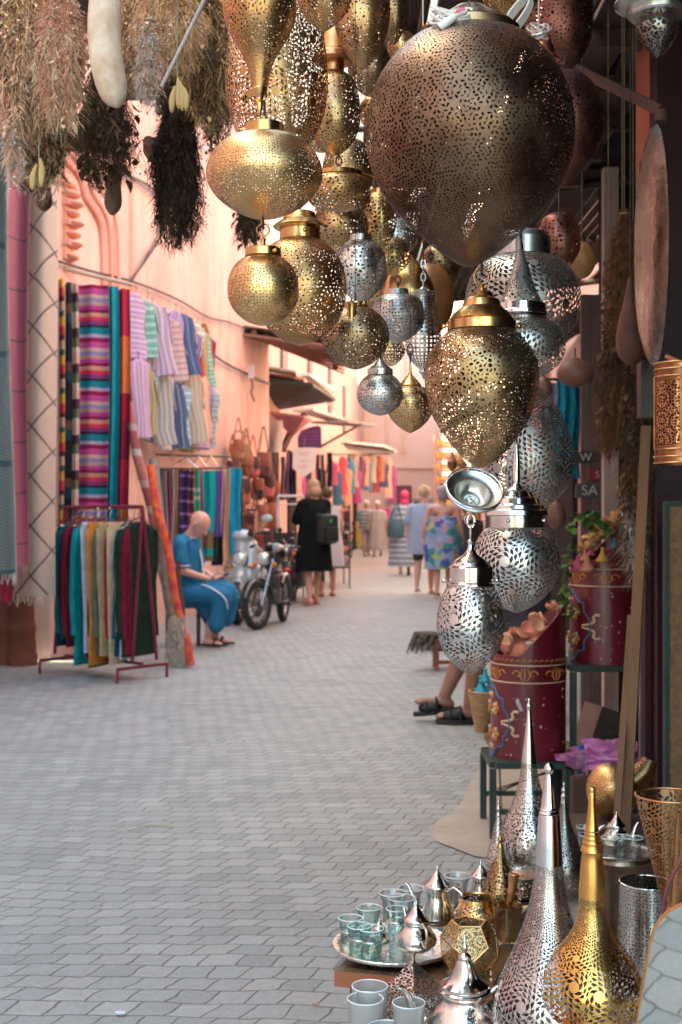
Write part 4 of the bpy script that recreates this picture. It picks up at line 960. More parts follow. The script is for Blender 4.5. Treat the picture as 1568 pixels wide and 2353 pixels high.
def sprig(label, p0, tips, seed, L_=.05, w=.014, n=7):
    rnd = random.Random(seed); t = thing('leafy_sprig', label, 'plant', p0, 0, 'leafy sprigs around the buckets')
    bs_ = BM(); bl = BM()
    for tip in tips:
        pts = catmull([(0,0,0),tuple(Vector(tip)*.5+Vector((0,-.01,.02))),tuple(tip)],5); tube(bs_, pts, .0015, 5)
        for k in range(n):
            q = Vector(pts[int((k+1)/n*(len(pts)-1))]); leaf(bl, q, (rnd.uniform(-1,1),rnd.uniform(-1,.4),rnd.uniform(-.8,.5)), L_*rnd.uniform(.7,1.2), w*rnd.uniform(.8,1.2))
    obj('stem', bs_, leafg, t); obj('leaves', bl, leafg, t)
sprig('bright green sprig sticking out over the dried buds', P(1345,1215,4.9), [(-.03,-.02,.05),(.06,-.02,.03),(-.07,-.03,-.01),(.03,-.04,.07),(.10,-.03,.0)], 1, .055,.017,8)
sprig('green sprig trailing down between the two buckets', P(1310,1250,4.86), [(-.02,-.02,-.10),(-.04,-.02,-.20),(0,-.02,-.28)], 2, .05,.015,8)
sprig('green leaves hanging beside the farther bucket medallion', P(1300,1390,4.86), [(-.03,-.02,.02),(-.0,-.02,-.08),(.0,-.02,.08)], 3, .05,.014,6)
# wicker basket with turquoise pots
wick = simple('wicker', (.50,.30,.15), (.34,.18,.08), .7, ns=40, bs=.5)
t = thing('wicker_basket', 'cone shaped wicker basket hanging beside the nearer bucket', 'basket', P(1118,1690,5.25))
bm = BM()
for k in range(14):
    u = k/13; torus(bm,(-.02*(1-u),0,.02+u*.16),.022+.048*u,.0065,'Z',28,6)
obj('coil_wall', bm, wick, t)
bm = BM()
tube(bm, [(.05,0,.10),(.06,0,.0),(.055,.01,-.14),(.06,0,-.30)], .006, 6)
for k in range(3): ell(bm,(.0+.012*k,-.01,.0-.02*k),(.016,.016,.024),0,1)
obj('tail', bm, wick, t)
turq = simple('turquoise_glaze', (.03,.38,.50), (.02,.26,.38), .4)
for i,(dx,dz,k) in enumerate([(-.02,.185,1.2),(.02,.20,1.0),(-.005,.235,.9)]):
    tagine(['turquoise little tagine lowest in the wicker basket','turquoise little tagine against the bucket in the basket','turquoise little tagine on top of the basket heap'][i], P(1118,1690,5.25)+Vector((dx,0,dz-.02)), k*1.1, turq)
t_ = bpy.context.scene
bm = BM(); tube(bm, [(-.045,0,.16),(-.01,.01,.40),(.03,.02,.62)], .002, 6); tube(bm, [(.045,0,.16),(.0,.01,.40),(.03,.02,.62)], .002, 6)
o = obj('handle', bm, steel, t)
# ---------------------------------------------------------------- shop shell
darkwall = simple('dark_shop_wall', (.030,.017,.015), (.014,.009,.009), .8)  # near-black paint adds to the shade of the shop interior
pinkplast = simple('pink_plaster', (.62,.27,.19), (.53,.21,.15), .85, ns=2.2, bs=.35, bscale=25, det=7)
purpl = simple('aubergine_paint', (.055,.012,.020), (.03,.008,.014), .5)
def wallbox(name, label, cat, c, s, m, rot=None, kind=None, par=None, bev=0):
    o = obj(name, box((0,0,0), s, None, bev), m, par, c, (0,0,rot or 0), smooth=False)
    if par is None: tagp(o, label, cat, kind=kind)
    return o
shop = thing('shop', 'dark open shop behind the lanterns with black interior', 'shop', (2.2,3.8,0))
def sp(name, c, s, m, rot=None): return wallbox(name, None, None, (c[0]-2.2,c[1]-3.8,c[2]), s, m, rot, par=shop)
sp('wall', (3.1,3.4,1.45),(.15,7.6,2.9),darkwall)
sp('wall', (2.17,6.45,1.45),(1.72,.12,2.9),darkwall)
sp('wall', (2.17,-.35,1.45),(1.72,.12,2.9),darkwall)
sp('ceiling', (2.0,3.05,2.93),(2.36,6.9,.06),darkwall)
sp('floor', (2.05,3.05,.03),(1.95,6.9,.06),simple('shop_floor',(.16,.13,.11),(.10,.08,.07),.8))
sp('upper_wall', (1.20,3.05,3.7),(.25,6.9,1.48),pinkplast)
# slatted awning over the lane edge
aw = thing('slatted_awning', 'dark slatted wooden awning carrying the rails of the lanterns', 'awning', (.65,3.4,2.8))
bm = BM()
for k in range(13): bx(bm,(0,-2.7+k*.45,.0),(1.0,.05,.06))
obj('joist', bm, wood_dk, aw, smooth=False)
bm = BM()
for k in range(6): bx(bm,(-.44+k*.175,0,.045),(.15,5.9,.02))
obj('board', bm, wood_dk, aw, smooth=False)
for i,xr in enumerate((-.2,-.05,.1,.25,.4,.55,.75)):
    bm = BM(); tube(bm, [(xr,1.4,HANG_Z),(xr,5.2,HANG_Z)], .012, 8); o = obj('hanging_rail', bm, steel, None)
    tagp(o, ['steel rail over the tall drop lantern','steel rail over the silver globes','steel rail between awning edge and huge lantern','steel rail above the huge bronze lantern','steel rail above the broad silver lantern','steel rail above the bell cap','steel rail inside the shop mouth'][i], 'rail', 'steel rails the lanterns hang from')
for yy in (1.5,3.2,5.1):
    bm = BM(); tube(bm, [(-.3,yy,HANG_Z+.022),(1.15,yy,HANG_Z+.022)], .012, 8); o = obj('cross_rail', bm, steel, None); tagp(o, {1.5:'nearest',3.2:'middle',5.1:'farthest'}[yy]+' cross rail tying the lantern rails to the shop wall','rail')
# pink pillar, brackets
pil = thing('plaster_pillar', 'salmon pink plaster pillar high up in the shop mouth', 'pillar', P(1516,440,4.3))
zt = 2.92-ZD(432,4.3)
obj('shaft', box((0,0,zt/2),(.115,.20,zt),None,.006), simple('salmon_plaster',(.62,.20,.13),(.5,.14,.09),.8,ns=3,bs=.3), pil, smooth=False)
obj('groove', box((.02,-.104,zt*.45),(.018,.008,zt*.85)), purpl, pil, smooth=False)
t = thing('door_frame', 'aubergine painted wooden door post at the picture edge', 'door frame', (XD(1545,4.1),4.1,0))
bm = BM(); bx(bm,(0,0,1.46),(.12,.10,2.9)); bx(bm,(-.075,.03,1.1),(.02,.05,2.2)); bx(bm,(.075,.03,1.1),(.02,.05,2.2)); obj('post', bm, purpl, t, smooth=False)
o = obj('grey_pole', box((0,0,.75),(.018,.03,1.5)), simple('grey_metal',(.25,.23,.23),(.15,.14,.14),.4,.4), None, (XD(1476,4.3),4.3,0), smooth=False); tagp(o,'thin grey metal pole behind the wooden planks','pole')
bm = BM(); a0 = P(1325,160,3.9); a1 = P(1520,255,3.6); tube(bm,[a0,a1],.016,10); tube(bm,[a1,a1+Vector((0,0,-.03))],.02,10); o = obj('bracket_bar', bm, simple('rusty_bar',(.20,.09,.07),(.10,.05,.04),.6,.3), None); tagp(o,'rusty diagonal bracket bar reaching to the salmon pillar','bracket')
post = wallbox('wooden_post','weathered pale wooden post at the far corner of the shop','post',(XD(1402,5.6),5.6,1.36),(.062,.062,2.72),simple('pale_post',(.48,.38,.33),(.34,.25,.21),.75,ns=4,bs=.25,stretch=(6,6,1)))
# big tray seen nearly edge-on
t = thing('brass_tray', 'big engraved brass tray hung edge-on against the shop post', 'tray', P(1498,840,3.2), rot=(0,-.015,0))
s = 3.2/F; H = 540*s
bm = lathe(BM(), [(.001,.012),(H*.40,.012),(H*.47,.0),(H*.5,-.012),(H*.505,-.010),(H*.49,-.0),(H*.40,.016),(.001,.016)],72,cap=False)
o = obj('plate', bm, metal('engraved_brass_tray',(.30,.22,.17),(.12,.08,.06),.28,ns=9,bs=.6,bscale=55,bdist=.006), t, (0,0,H/2)); o.rotation_euler = Vector((-.9915,.130,0)).to_track_quat('Z','Y').to_euler()
# dried herb bundles around the post
herb_brown = simple('dried_herb_brown',(.24,.13,.075),(.11,.06,.035),.9,ns=30); herb_dark = simple('dried_herb_dark',(.14,.085,.05),(.055,.032,.02),.9,ns=30)
herb_rust = simple('dried_herb_rust',(.30,.13,.06),(.18,.07,.035),.9,ns=30); herb_gold = simple('dried_herb_gold',(.82,.50,.26),(.50,.27,.12),.9,ns=30)
herb_tan = simple('dried_herb_tan',(.86,.55,.38),(.55,.31,.20),.9,ns=30); herb_grey = simple('dried_herb_silver',(.66,.56,.50),(.42,.33,.29),.9,ns=30)
herb_straw = simple('dried_leaf_straw',(.78,.62,.40),(.55,.40,.22),.8,ns=30); herb_olive = simple('dried_herb_olive',(.17,.11,.06),(.08,.05,.028),.9,ns=30)
def bundle(label, x, ytop, ybot, hw, z, mats, seed, n=900, leafL=.03, leafW=.007, stems=120, kindness='hang', group='dried herb bundles', droop=.5, twist=0):
    rnd = random.Random(seed); zt = ZD(ytop,z); zb = ZD(ybot,z); H = zt-zb; s_ = z/F; nm = len(mats)
    t = thing('herb_bundle', label, 'dried herbs', (XD(x,z),z,zb), 0, group)
    bs_ = BM(); bl = BM(); tips = []
    def wid(u, a): return hw*s_*(.14+.86*math.sin(min(1,u*1.25)*PI/2)**.8)*(1+.6*mnoise.noise(Vector((2.4*math.cos(a),2.4*math.sin(a),u*3.5+seed))))
    def twig(p, d, L_, r, mi):
        e = p+d*L_; a = bs_.verts.new(p-Vector((r,0,0))); b = bs_.verts.new(p+Vector((r,0,0))); c = bs_.verts.new(e)
        bs_.faces.new((a,b,c)).material_index = mi
    for k in range(stems):
        a = rnd.uniform(0,2*PI); r1 = math.sqrt(rnd.random()); u1 = rnd.uniform(.45,1.0); ww = rnd.uniform(-.5,.5); mi = rnd.randrange(nm)
        pts = []
        for i in range(7):
            u = u1*i/6; w_ = wid(u,a)*r1*(1-.5*max(0,u-.75)/.25)
            pts.append(Vector((w_*math.cos(a+ww*u)+.03*hw*s_*mnoise.noise(Vector((k*.7,u*5,0)))*8, w_*math.sin(a+ww*u)*.8, H*(1-u))))
        tube(bs_, pts, [.0011*(1-.5*i/6)*(z/3.0) for i in range(7)], 3, mi)
        tips.append((pts, mi))
        for q in range(24):
            f_ = rnd.uniform(1,5.9); i = int(f_); p = pts[i].lerp(pts[i+1], f_-i)
            twig(p, Vector((rnd.uniform(-1,1),rnd.uniform(-1,1),-rnd.uniform(.2,1.6))).normalized(), rnd.uniform(.015,.065)*z/3, .0008*z/3, mi)
    def patch(p): return int(((mnoise.noise(p*11+Vector((seed,0,0)))+.5)*1.3+rnd.uniform(-.25,.25))*nm) % nm
    for k in range(int(n*2.0)):
        pts, mi = rnd.choice(tips); f_ = rnd.uniform(.8,5.99); i = int(f_); q = pts[i].lerp(pts[i+1], f_-i)
        q = q+Vector((rnd.gauss(0,.008),rnd.gauss(0,.008),rnd.gauss(0,.01)))
        small = rnd.random() < .80; L_ = (.011 if small else leafL)*rnd.uniform(.4,1.3); w_ = (.0032 if small else leafW)*rnd.uniform(.5,1.3)
        leaf(bl, q, (rnd.uniform(-1,1),rnd.uniform(-1,1),rnd.uniform(-1.3,.5) if small else -rnd.uniform(.3,1.6)), L_, w_, patch(q), rnd.uniform(-.6,.6))
    obj('stalks', bs_, mats, t); obj('dried_leaves', bl, mats, t, smooth=False)
    bm = BM(); tube(bm, [(0,0,H-.01),(0,0,2.85-zb)], .0014, 5); torus(bm,(0,0,H*.96),hw*s_*.2+.004,.003,'Z',14,6); obj('twine', bm, simple('twine',(.35,.27,.17),None,.9), t)
    return t
bundle('rust brown herb bundle hanging along the pale post, upper one',1435,480,790,38,3.9,[herb_rust,herb_brown,herb_rust],11,900,.025,.008,group='dried herbs by the pale post')
bundle('brown herb bundle covering the middle of the pale post',1430,640,960,52,4.0,[herb_brown,herb_dark,herb_brown],12,1700,.028,.010,group='dried herbs by the pale post')
bundle('dark curly herb bundle below the pear gourd',1462,780,1200,44,3.95,[herb_dark,herb_brown],13,1700,.03,.010,group='dried herbs by the pale post')
bundle('dusty herb bundle dangling lowest beside the plank',1455,1040,1345,28,4.0,[herb_brown,herb_dark,herb_grey],14,1300,.022,.008,group='dried herbs by the pale post')
bundle('grey-brown tuft nearest the maroon bucket rim',1398,830,1050,26,4.1,[herb_brown,herb_rust],15,600,.022,.008,group='dried herbs by the pale post')
# planks
plank = simple('brown_plank',(.22,.10,.035),(.13,.055,.02),55e-2,ns=3,bs=.2,stretch=(9,9,1))
for lb,xa,ya,xb,yb,zz,w,zend in [('long golden brown plank leaning up beside the copper wall lamp',1486,980,1438,1890,3.45,.030,.0),('thin shorter plank leaning beside the long one',1450,1415,1418,1880,3.4,.018,.0)]:
    A,B = P(xa,ya,zz+.25), P(xb,yb,zz); B = A+(B-A)*((A.z)/(A.z-B.z)); d = (A-B); Ln = d.length
    o = obj('wooden_plank', box((0,0,Ln/2),(w,.012,Ln)), plank, None, B, d.to_track_quat('Z','Y').to_euler(), smooth=False); tagp(o, lb, 'plank', 'planks leaning in the shop mouth')
# copper wall lamp
z = 2.45; s = z/F; t = thing('wall_lamp', 'half round copper wall lamp with pierced panels at the picture edge', 'lamp', P(1570,1065,z))
H = 228*s; R = 64*s
obj('shade', lathe(BM(), [(R,H),(R*1.0,H*.5),(R,0)],56,cap=False), metal('engraved_copper',(.46,.20,.09),(.28,.11,.05),.4,ns=16,bs=.6,bscale=70), t)
bm = BM()
for zz in (0,.012,H-.012,H): torus(bm,(0,0,zz),R+.001,.0018,'Z',56,6)
obj('rim', bm, copper, t)
bm = BM(); n = 10; a0,a1 = -PI*.96,-PI*.62
rr_ = [[bm.verts.new(((R+.0010)*math.cos(a0+(a1-a0)*i/n),(R+.0010)*math.sin(a0+(a1-a0)*i/n),zz)) for i in range(n+1)] for zz in (.034,H-.034)]
for i in range(n): bm.faces.new((rr_[0][i],rr_[0][i+1],rr_[1][i+1],rr_[1][i]))
obj('panel_backing', bm, simple('dark_red_backing',(.10,.012,.012),(.05,.008,.008),.8), t)  # dark sheet added so the pierced openings look shaded
bm = BM(); uvl = bm.loops.layers.uv.verify()
for i in range(n):
    u0,u1 = a0+(a1-a0)*i/n, a0+(a1-a0)*(i+1)/n
    vs = [bm.verts.new(((R+.0025)*math.cos(u),(R+.0025)*math.sin(u),zz)) for u,zz in ((u0,.035),(u1,.035),(u1,H-.035),(u0,H-.035))]
    f = bm.faces.new(vs)
    for l,uv in zip(f.loops,((u0,0),(u1,0),(u1,(H-.07)/R),(u0,(H-.07)/R))): l[uvl].uv = uv
obj('pierced_panel', bm, metal('pierced_copper_panel',(.78,.40,.19),(.5,.22,.10),.28,C('leaf',9,.1,rnd=.8,t=.14)), t)
bm = BM()
for (ua,ub,za,zb_) in ((a0-.05,a1+.08,.026,.026),(a0-.05,a1+.08,H-.026,H-.026),(a1+.08,a1+.08,.026,H-.026),(a0-.05,a0-.05,.026,H-.026)):
    tube(bm, [((R+.003)*math.cos(ua+(ub-ua)*k/8),(R+.003)*math.sin(ua+(ub-ua)*k/8),za+(zb_-za)*k/8) for k in range(9)], .0016, 6)
obj('moulding', bm, copper, t)
bm = BM(); tube(bm, [(0,0,H),(0,0.12,H+.03),(.05,.20,H+.02)], .005, 8); obj('bracket', bm, copper, t)
t = thing('letter_box', 'dark pierced iron box hanging behind the copper wall lamp', 'metal box', P(1490,962,3.35))
s = 3.35/F; hh2_ = 128*s
obj('case', box((0,0,hh2_/2),(44*s,.05,hh2_),None,.002), steel, t, smooth=False)
bm = BM()
for k in range(4): torus(bm,((-15+10*k)*s,-.01,hh2_),.008,.002,'Y',16,6)
obj('curl', bm, steel, t)
# brown textured board with dark frame at right edge
z = 3.7; s = z/F; t = thing('framed_panel', 'tall brown fibre panel in a dark green frame at the picture edge', 'panel', (XD(1575,z),z,0))
H = ZD(1152,z)
obj('panel_sheet', box((0,0,H/2),(.10,.02,H-.03)), simple('brown_fibre',(.34,.18,.08),(.18,.09,.04),.5,ns=60,bs=.8,bscale=120), t, smooth=False)
bm = BM(); bx(bm,(-.055,0,H/2),(.014,.03,H)); bx(bm,(.055,0,H/2),(.014,.03,H)); bx(bm,(0,0,H-.007),(.095,.03,.014)); obj('frame', bm, greenpaint, t, smooth=False)
# things on the shop floor behind the stand
def crumple(c, s_, seed, n=3):
    bm = BM(); bmesh.ops.create_icosphere(bm, subdivisions=4, radius=1)
    for v in bm.verts:
        d = v.co.normalized(); a = 0
        for k in range(3): a += abs(mnoise.noise(d*(1.5*2**k)+Vector((seed,k,0))))/(1.4**k)
        v.co = Vector((d.x*s_[0],d.y*s_[1],d.z*s_[2]))*(.75+.55*a)
    return bm
t = tagp(obj('plastic_bag', crumple((0,0,0),(.155,.09,.062),3), simple('mauve_plastic',(.62,.22,.50),(.48,.13,.38),.3,ns=9,coat=.3), None, P(1402,1742,4.75)), 'crumpled mauve plastic bag on the crate behind the planks', 'bag')
t = thing('plastic_crate', 'dark slotted plastic crate holding the mauve bag', 'crate', (XD(1400,4.8),4.8,0))
H = ZD(1775,4.8)
bm = BM(); bx(bm,(0,0,.01),(.30,.22,.02)); 
for sx in (-1,1): bx(bm,(sx*.15,0,H/2),(.012,.22,H))
for sy in (-1,1):
    for k in range(9): bx(bm,(0,sy*.11,.02+k*(H-.03)/8),(.288,.010,.018))
    for k in range(10): bx(bm,(-.14+k*.031,sy*.118,H/2),(.008,.004,H))
obj('slatted_body', bm, simple('dark_crate_plastic',(.03,.035,.035),None,.5), t, smooth=False)
bm = BM(); bx(bm,(0,0,H+.003),(.29,.21,.006)); obj('lid', bm, simple('dark_crate_plastic2',(.03,.035,.035),None,.5), t, smooth=False)
t = thing('water_bottle', 'clear plastic bottle with blue cap beside the mauve bag', 'bottle', P(1336,1785,4.62)-Vector((0,0,.0)))
obj('body', lathe(BM(), [(.008,.10),(.010,.092),(.024,.078),(.026,.06),(.025,.03),(.026,.004),(.001,0)],24,cap=False), g_clear, t)
obj('cap', lathe(BM(), [(.001,.114),(.010,.114),(.0105,.100),(.009,.098)],20), simple('blue_cap',(.02,.15,.5),None,.4), t)
wallbox('bottle_ledge','small dark ledge under the clear plastic bottle','ledge',(XD(1336,4.62),4.62,P(1336,1785,4.62).z/2),(.07,.07,P(1336,1785,4.62).z-.001),wood_dk)
t = thing('cardboard_box', 'tilted grey cardboard box in the dark behind the stand', 'box', P(1370,1720,5.3), rot=(0,.35,.3))
obj('carton', box((0,0,.08),(.15,.15,.18)), simple('old_cardboard',(.22,.14,.12),(.16,.10,.085),.8), t, smooth=False)
bm = BM()
for (a,b,c,d) in ((-.04,.06,.04,.06),(-.04,.10,.04,.10),(-.04,.06,-.04,.10),(.04,.06,.04,.10),(-.0,.07,.03,.07),(0,.08,.03,.08)): tube(bm, [(a,-.0765,b),(c,-.0765,d)], .0012, 4)
obj('printed_label', bm, simple('dark_ink',(.05,.03,.03)), t)
wallbox('storage_bench','dark wooden bench under the cardboard box','bench',(XD(1372,5.32),5.34,(P(1370,1720,5.3).z-.03)/2),(.24,.22,P(1370,1720,5.3).z-.03),wood_dk)
# mid distance right: wooden door leaf, scarves, signs
doorw = simple('plum_door_wood',(.20,.13,.12),(.12,.075,.07),.75,ns=4,bs=.25,stretch=(7,7,1))
t = thing('door_leaf', 'plum grey plank door standing open behind the pale post', 'door', (XD(1362,6.4),6.36,0))
bm = BM()
for k in range(3): bx(bm,(-.045+k*.047,0,1.15),(.044,.03,2.3))
obj('panel', bm, doorw, t, smooth=False)
bm = BM()
for zz in (.9,1.55,1.9): bx(bm,(0,-.02,zz),(.14,.015,.05))
obj('batten', bm, doorw, t, smooth=False)
def textobj(s, size, m, parent, loc, rot=(PI/2,0,0), name='lettering', ext=.002):
    cu = bpy.data.curves.new(name,'FONT'); cu.body = s; cu.size = size; cu.extrude = ext; cu.align_x = 'CENTER'; cu.align_y = 'CENTER'
    o = bpy.data.objects.new(name, cu); col.objects.link(o); bpy.context.view_layer.update()
    me = bpy.data.meshes.new_from_object(o.evaluated_get(bpy.context.evaluated_depsgraph_get())); bpy.data.objects.remove(o)
    me.name = name; me.materials.clear(); me.materials.append(m); return link(name, me, parent, loc, rot)
palet = simple('pale_lettering',(.62,.60,.58),(.5,.48,.46),.7)
def sign(label, x, y, z, w, h, txt, m, tx, ts, dx=0, name='shop_sign'):
    t = thing(name, label, 'sign', P(x,y,z)-Vector((0,0,h/2)))
    obj('board', box((0,0,h/2),(w,.02,h),None,.002), m, t, smooth=False)
    if txt: textobj(txt, ts, tx, t, (dx,-.0125,h/2))
    return t
sign('dark board painted with a pale W beside the post',1350,1052,6.2,.15,.054,'W',simple('charcoal_board',(.05,.04,.045),None,.7),palet,.055,-.01)
sign('dark board painted with pale letters SA above the herb bucket',1354,1128,6.2,.13,.07,'SA',simple('slate_board',(.10,.095,.09),None,.7),palet,.07,.0)
sign('small red board with an S beside the pale post',1365,1092,6.25,.06,.052,'S',simple('red_board',(.35,.02,.05),None,.6),palet,.045,.015)
for i,(x,y0,y1,c,zz,w) in enumerate([(1300,870,1060,(.02,.30,.42),7.2,.10),(1318,880,1100,(.015,.18,.26),7.3,.09),(1275,880,1000,(.35,.37,.5),7.3,.09),(1343,930,1010,(.30,.04,.06),6.9,.02),(1352,930,1015,(.35,.30,.28),6.9,.02),(1362,930,1005,(.28,.03,.05),6.9,.02),(1282,985,1100,(.02,.22,.25),7.5,.12),(1245,1000,1160,(.25,.03,.05),7.6,.08)]):
    lb = ['turquoise braided scarf behind the silver lanterns','deep teal scarf beside the plum door','pale lilac scarf behind the silver lanterns','red tasselled cord on the plum door','grey tasselled cord on the plum door','maroon tasselled cord nearest the pale post','dark teal cloth below the lilac scarf','maroon cloth behind the stepped cap lantern'][i]
    h = (y1-y0)*zz/F; o = obj('hanging_scarf', cloth(w,h,2,.015,14,12,.8,i), simple('scarf_%d'%i,c,tuple(q*.6 for q in c),.85,ns=25,bs=.5,bscale=80), None, P(x,y0,zz)); tagp(o,lb,'scarf','scarves beyond the shop')
bm = BM(); tube(bm,[P(1225,872,7.2),P(1335,872,7.2)],.008,8); o = obj('scarf_rail',bm,steel); tagp(o,'steel rail carrying the turquoise scarves','rail')

# reed mat awnings added as a dark backdrop behind the pierced lanterns
rr = random.Random(31)
def backdrop_awning(label, x0, x1, y0, y1, h0, h1, gap, n):
    t = thing('backdrop_awning', label, 'awning', ((x0+x1)/2,(y0+y1)/2,(h0+h1)/2), 0, 'reed awnings added on the shop side'); bm = BM(); w = (x1-x0)/n; dh = h1-h0
    for k in range(n):
        if rr.random() < gap: continue
        a,b = (y0 if rr.random() > gap else y0+rr.uniform(0,.3)*(y1-y0))-(y0+y1)/2, (y1 if rr.random() > gap else y1-rr.uniform(0,.3)*(y1-y0))-(y0+y1)/2
        xx = x0+(k+.5)*w-(x0+x1)/2; bx(bm,(xx,(a+b)/2,(k/n-.5)*dh),(w*rr.uniform(.75,1.0),b-a,.015))
    obj('reeds', bm, simple('dark_reed',(.09,.05,.035),(.04,.025,.02),.8,ns=5), t, smooth=False); bm = BM()
    for u in (-.45,0,.45):
        bm = BM(); tube(bm,[((x0-x1)/2,u*(y1-y0),-dh/2-.04),((x1-x0)/2,u*(y1-y0),dh/2-.04)],.025,6); obj('purlin', bm, wood_dk, t)
    bm = BM()
    for yy in (y0,y1): tube(bm,[((x1-x0)/2,(yy-(y0+y1)/2)*.95,dh/2-.03),((x1-x0)/2,(yy-(y0+y1)/2)*.95,3.3-(h0+h1)/2)],.012,5)
    obj('tie', bm, steel, t)
backdrop_awning('added dark reed awning behind the huge bronze lantern', .02,2.1,6.2,9.6,2.74,3.0,.07,32)
backdrop_awning('second added reed awning farther up the shop side of the lane', 1.05,2.3,9.9,14.2,2.5,3.0,.05,20)
backdrop_awning('farthest added reed awning on the shop side of the lane', 1.5,2.6,14.6,19.5,2.5,3.1,.05,16)
# ================================================================ lane setting
def WX(z): return -3.8+.128*z
WANG = math.atan2(.128,1)
def mk_cobble():
    m, nt, b, out = new_mat('cobbles')
    tc = nt.nodes.new('ShaderNodeTexCoord'); vec = tc.outputs['Object']
    mp = nt.nodes.new('ShaderNodeMapping'); mp.inputs['Rotation'].default_value = (0,0,.07); nt.links.new(vec, mp.inputs[0])
    def add(v, scale, amp):
        n = noise(nt, mp.outputs[0], scale, 2); s1 = nt.nodes.new('ShaderNodeVectorMath'); s1.operation = 'SUBTRACT'; s1.inputs[1].default_value = (.5,.5,.5); nt.links.new(n.outputs['Color'], s1.inputs[0])
        s2 = nt.nodes.new('ShaderNodeVectorMath'); s2.operation = 'MULTIPLY'; s2.inputs[1].default_value = (amp,amp,0); nt.links.new(s1.outputs[0], s2.inputs[0])
        s3 = nt.nodes.new('ShaderNodeVectorMath'); nt.links.new(v, s3.inputs[0]); nt.links.new(s2.outputs[0], s3.inputs[1]); return s3.outputs[0]
    v = add(mp.outputs[0], .7, .20); v = add(v, 5.5, .042); v = add(v, 21, .016)
    sh = nt.nodes.new('ShaderNodeSeparateXYZ'); nt.links.new(v, sh.inputs[0]); cb = nt.nodes.new('ShaderNodeCombineXYZ'); nt.links.new(mth(nt,'SUBTRACT', sh.outputs[0], mth(nt,'MULTIPLY', sh.outputs[1], .36)), cb.inputs[0]); nt.links.new(sh.outputs[1], cb.inputs[1]); v = cb.outputs[0]
    def brick(v_):
        br = nt.nodes.new('ShaderNodeTexBrick'); nt.links.new(v_, br.inputs['Vector'])
        br.inputs['Scale'].default_value = 1; br.inputs['Brick Width'].default_value = .097; br.inputs['Row Height'].default_value = .086
        br.inputs['Mortar Size'].default_value = .0030; br.inputs['Mortar Smooth'].default_value = .6; br.inputs['Bias'].default_value = 0; br.offset = .5
        br.inputs['Color1'].default_value = (0,0,0,1); br.inputs['Color2'].default_value = (1,1,1,1); br.inputs['Mortar'].default_value = (.5,.5,.5,1)
        return br
    br = brick(v)
    st = rampn(nt, br.outputs['Color'], [(0,(.225,.235,.22)),(.3,(.335,.345,.322)),(.55,(.29,.30,.28)),(.8,(.375,.36,.335)),(1,(.40,.41,.385))])
    big = noise(nt, vec, .55, 4); st = mix_node(nt, mth(nt,'MULTIPLY', rampn(nt, big.outputs[0], [(.45,(0,0,0)),(.7,(1,1,1))]), .35), st, (.37,.33,.30,1))
    stn = noise(nt, vec, 1.7, 6, .7); st = mix_node(nt, mth(nt,'MULTIPLY', rampn(nt, stn.outputs[0], [(.5,(0,0,0)),(.68,(1,1,1))]), .38), st, (.15,.145,.135,1)); fn = noise(nt, vec, 60, 5, .7); st = mix_node(nt, .35, st, rampn(nt, fn.outputs[0], [(.3,(.15,.15,.15)),(.7,(.42,.42,.415))]))
    dirt = noise(nt, vec, 3, 5); mort = mix_node(nt, dirt.outputs[0], (.11,.092,.08,1), (.22,.185,.16,1))
    colr = mix_node(nt, br.outputs['Fac'], st, mort); nt.links.new(colr, b.inputs['Base Color'])
    rg = nt.nodes.new('ShaderNodeMapRange'); rg.inputs[3].default_value = .42; rg.inputs[4].default_value = .72; nt.links.new(fn.outputs[0], rg.inputs[0]); nt.links.new(rg.outputs[0], b.inputs['Roughness'])
    h = mth(nt,'SUBTRACT', mth(nt,'ADD', mth(nt,'MULTIPLY', fn.outputs[0], .25), mth(nt,'MULTIPLY', br.outputs['Color'], .25)), mth(nt,'MULTIPLY', br.outputs['Fac'], 1.3))
    bump(nt, b, h, .75, .012)
    return m
cob = mk_cobble()
g = BM(); vs = [g.verts.new(p) for p in ((-60,-30,0),(60,-30,0),(60,120,0),(-60,120,0))]; g.faces.new(vs)
tagp(obj('ground', g, cob, smooth=False), kind='structure')
# stone slab at the foot of the stand, sunlight put into its colour
slab_m = simple('sunpatch_stone',(.46,.38,.31),(.33,.26,.21),.55,ns=5,bs=.4,bscale=18,det=7)
bm = BM(); pts = [(1000,1935),(985,1905),(1060,1850),(1085,1790),(1125,1740),(1330,1740),(1420,1850),(1400,2000),(1200,1985),(1090,1970)]
vs = [bm.verts.new((XD(x,GZ(y)),GZ(y),.005)) for x,y in pts]; bm.faces.new(vs); 
tagp(obj('sunpatch_slab', bm, slab_m, smooth=False), kind='structure')
rnd = random.Random(3)
scrap = [(318,1808,.004,(.7,.3,.1)),(275,2335,.014,(.75,.78,.85)),(725,2315,.009,(.6,.25,.12)),(232,2086,.006,(.65,.3,.15)),(1040,2310,.006,(.6,.3,.15))]
for i,(x,y,r,c) in enumerate(scrap):
    z = GZ(y); bm = BM(); prism(bm, [(-r,-r*.5),(r*.8,-r*.6),(r,r*.4),(-r*.4,r*.6)], .002, 0, Matrix.Rotation(PI/2,4,'X')); o = obj('paper_scrap', bm, simple('scrap_%d'%i,c), None, (XD(x,z),z,.008), smooth=False)
    tagp(o, ['tiny orange scrap in the middle of the paving','white paper scrap on the near paving','small rust coloured scrap on the paving near the tea tray','tiny orange scrap on the open near paving','tiny scrap beside the near table leg'][i], 'litter')
bm = BM(); tube(bm, catmull([tuple(P(x,y,GZ(y))+Vector((0,0,.006))) for x,y in ((295,1890),(296,1912),(340,1900),(400,1905))],5), .002, 5); o = obj('straw', bm, simple('straw',(.5,.5,.3))); tagp(o,'pale green bent straw lying on the paving','straw')
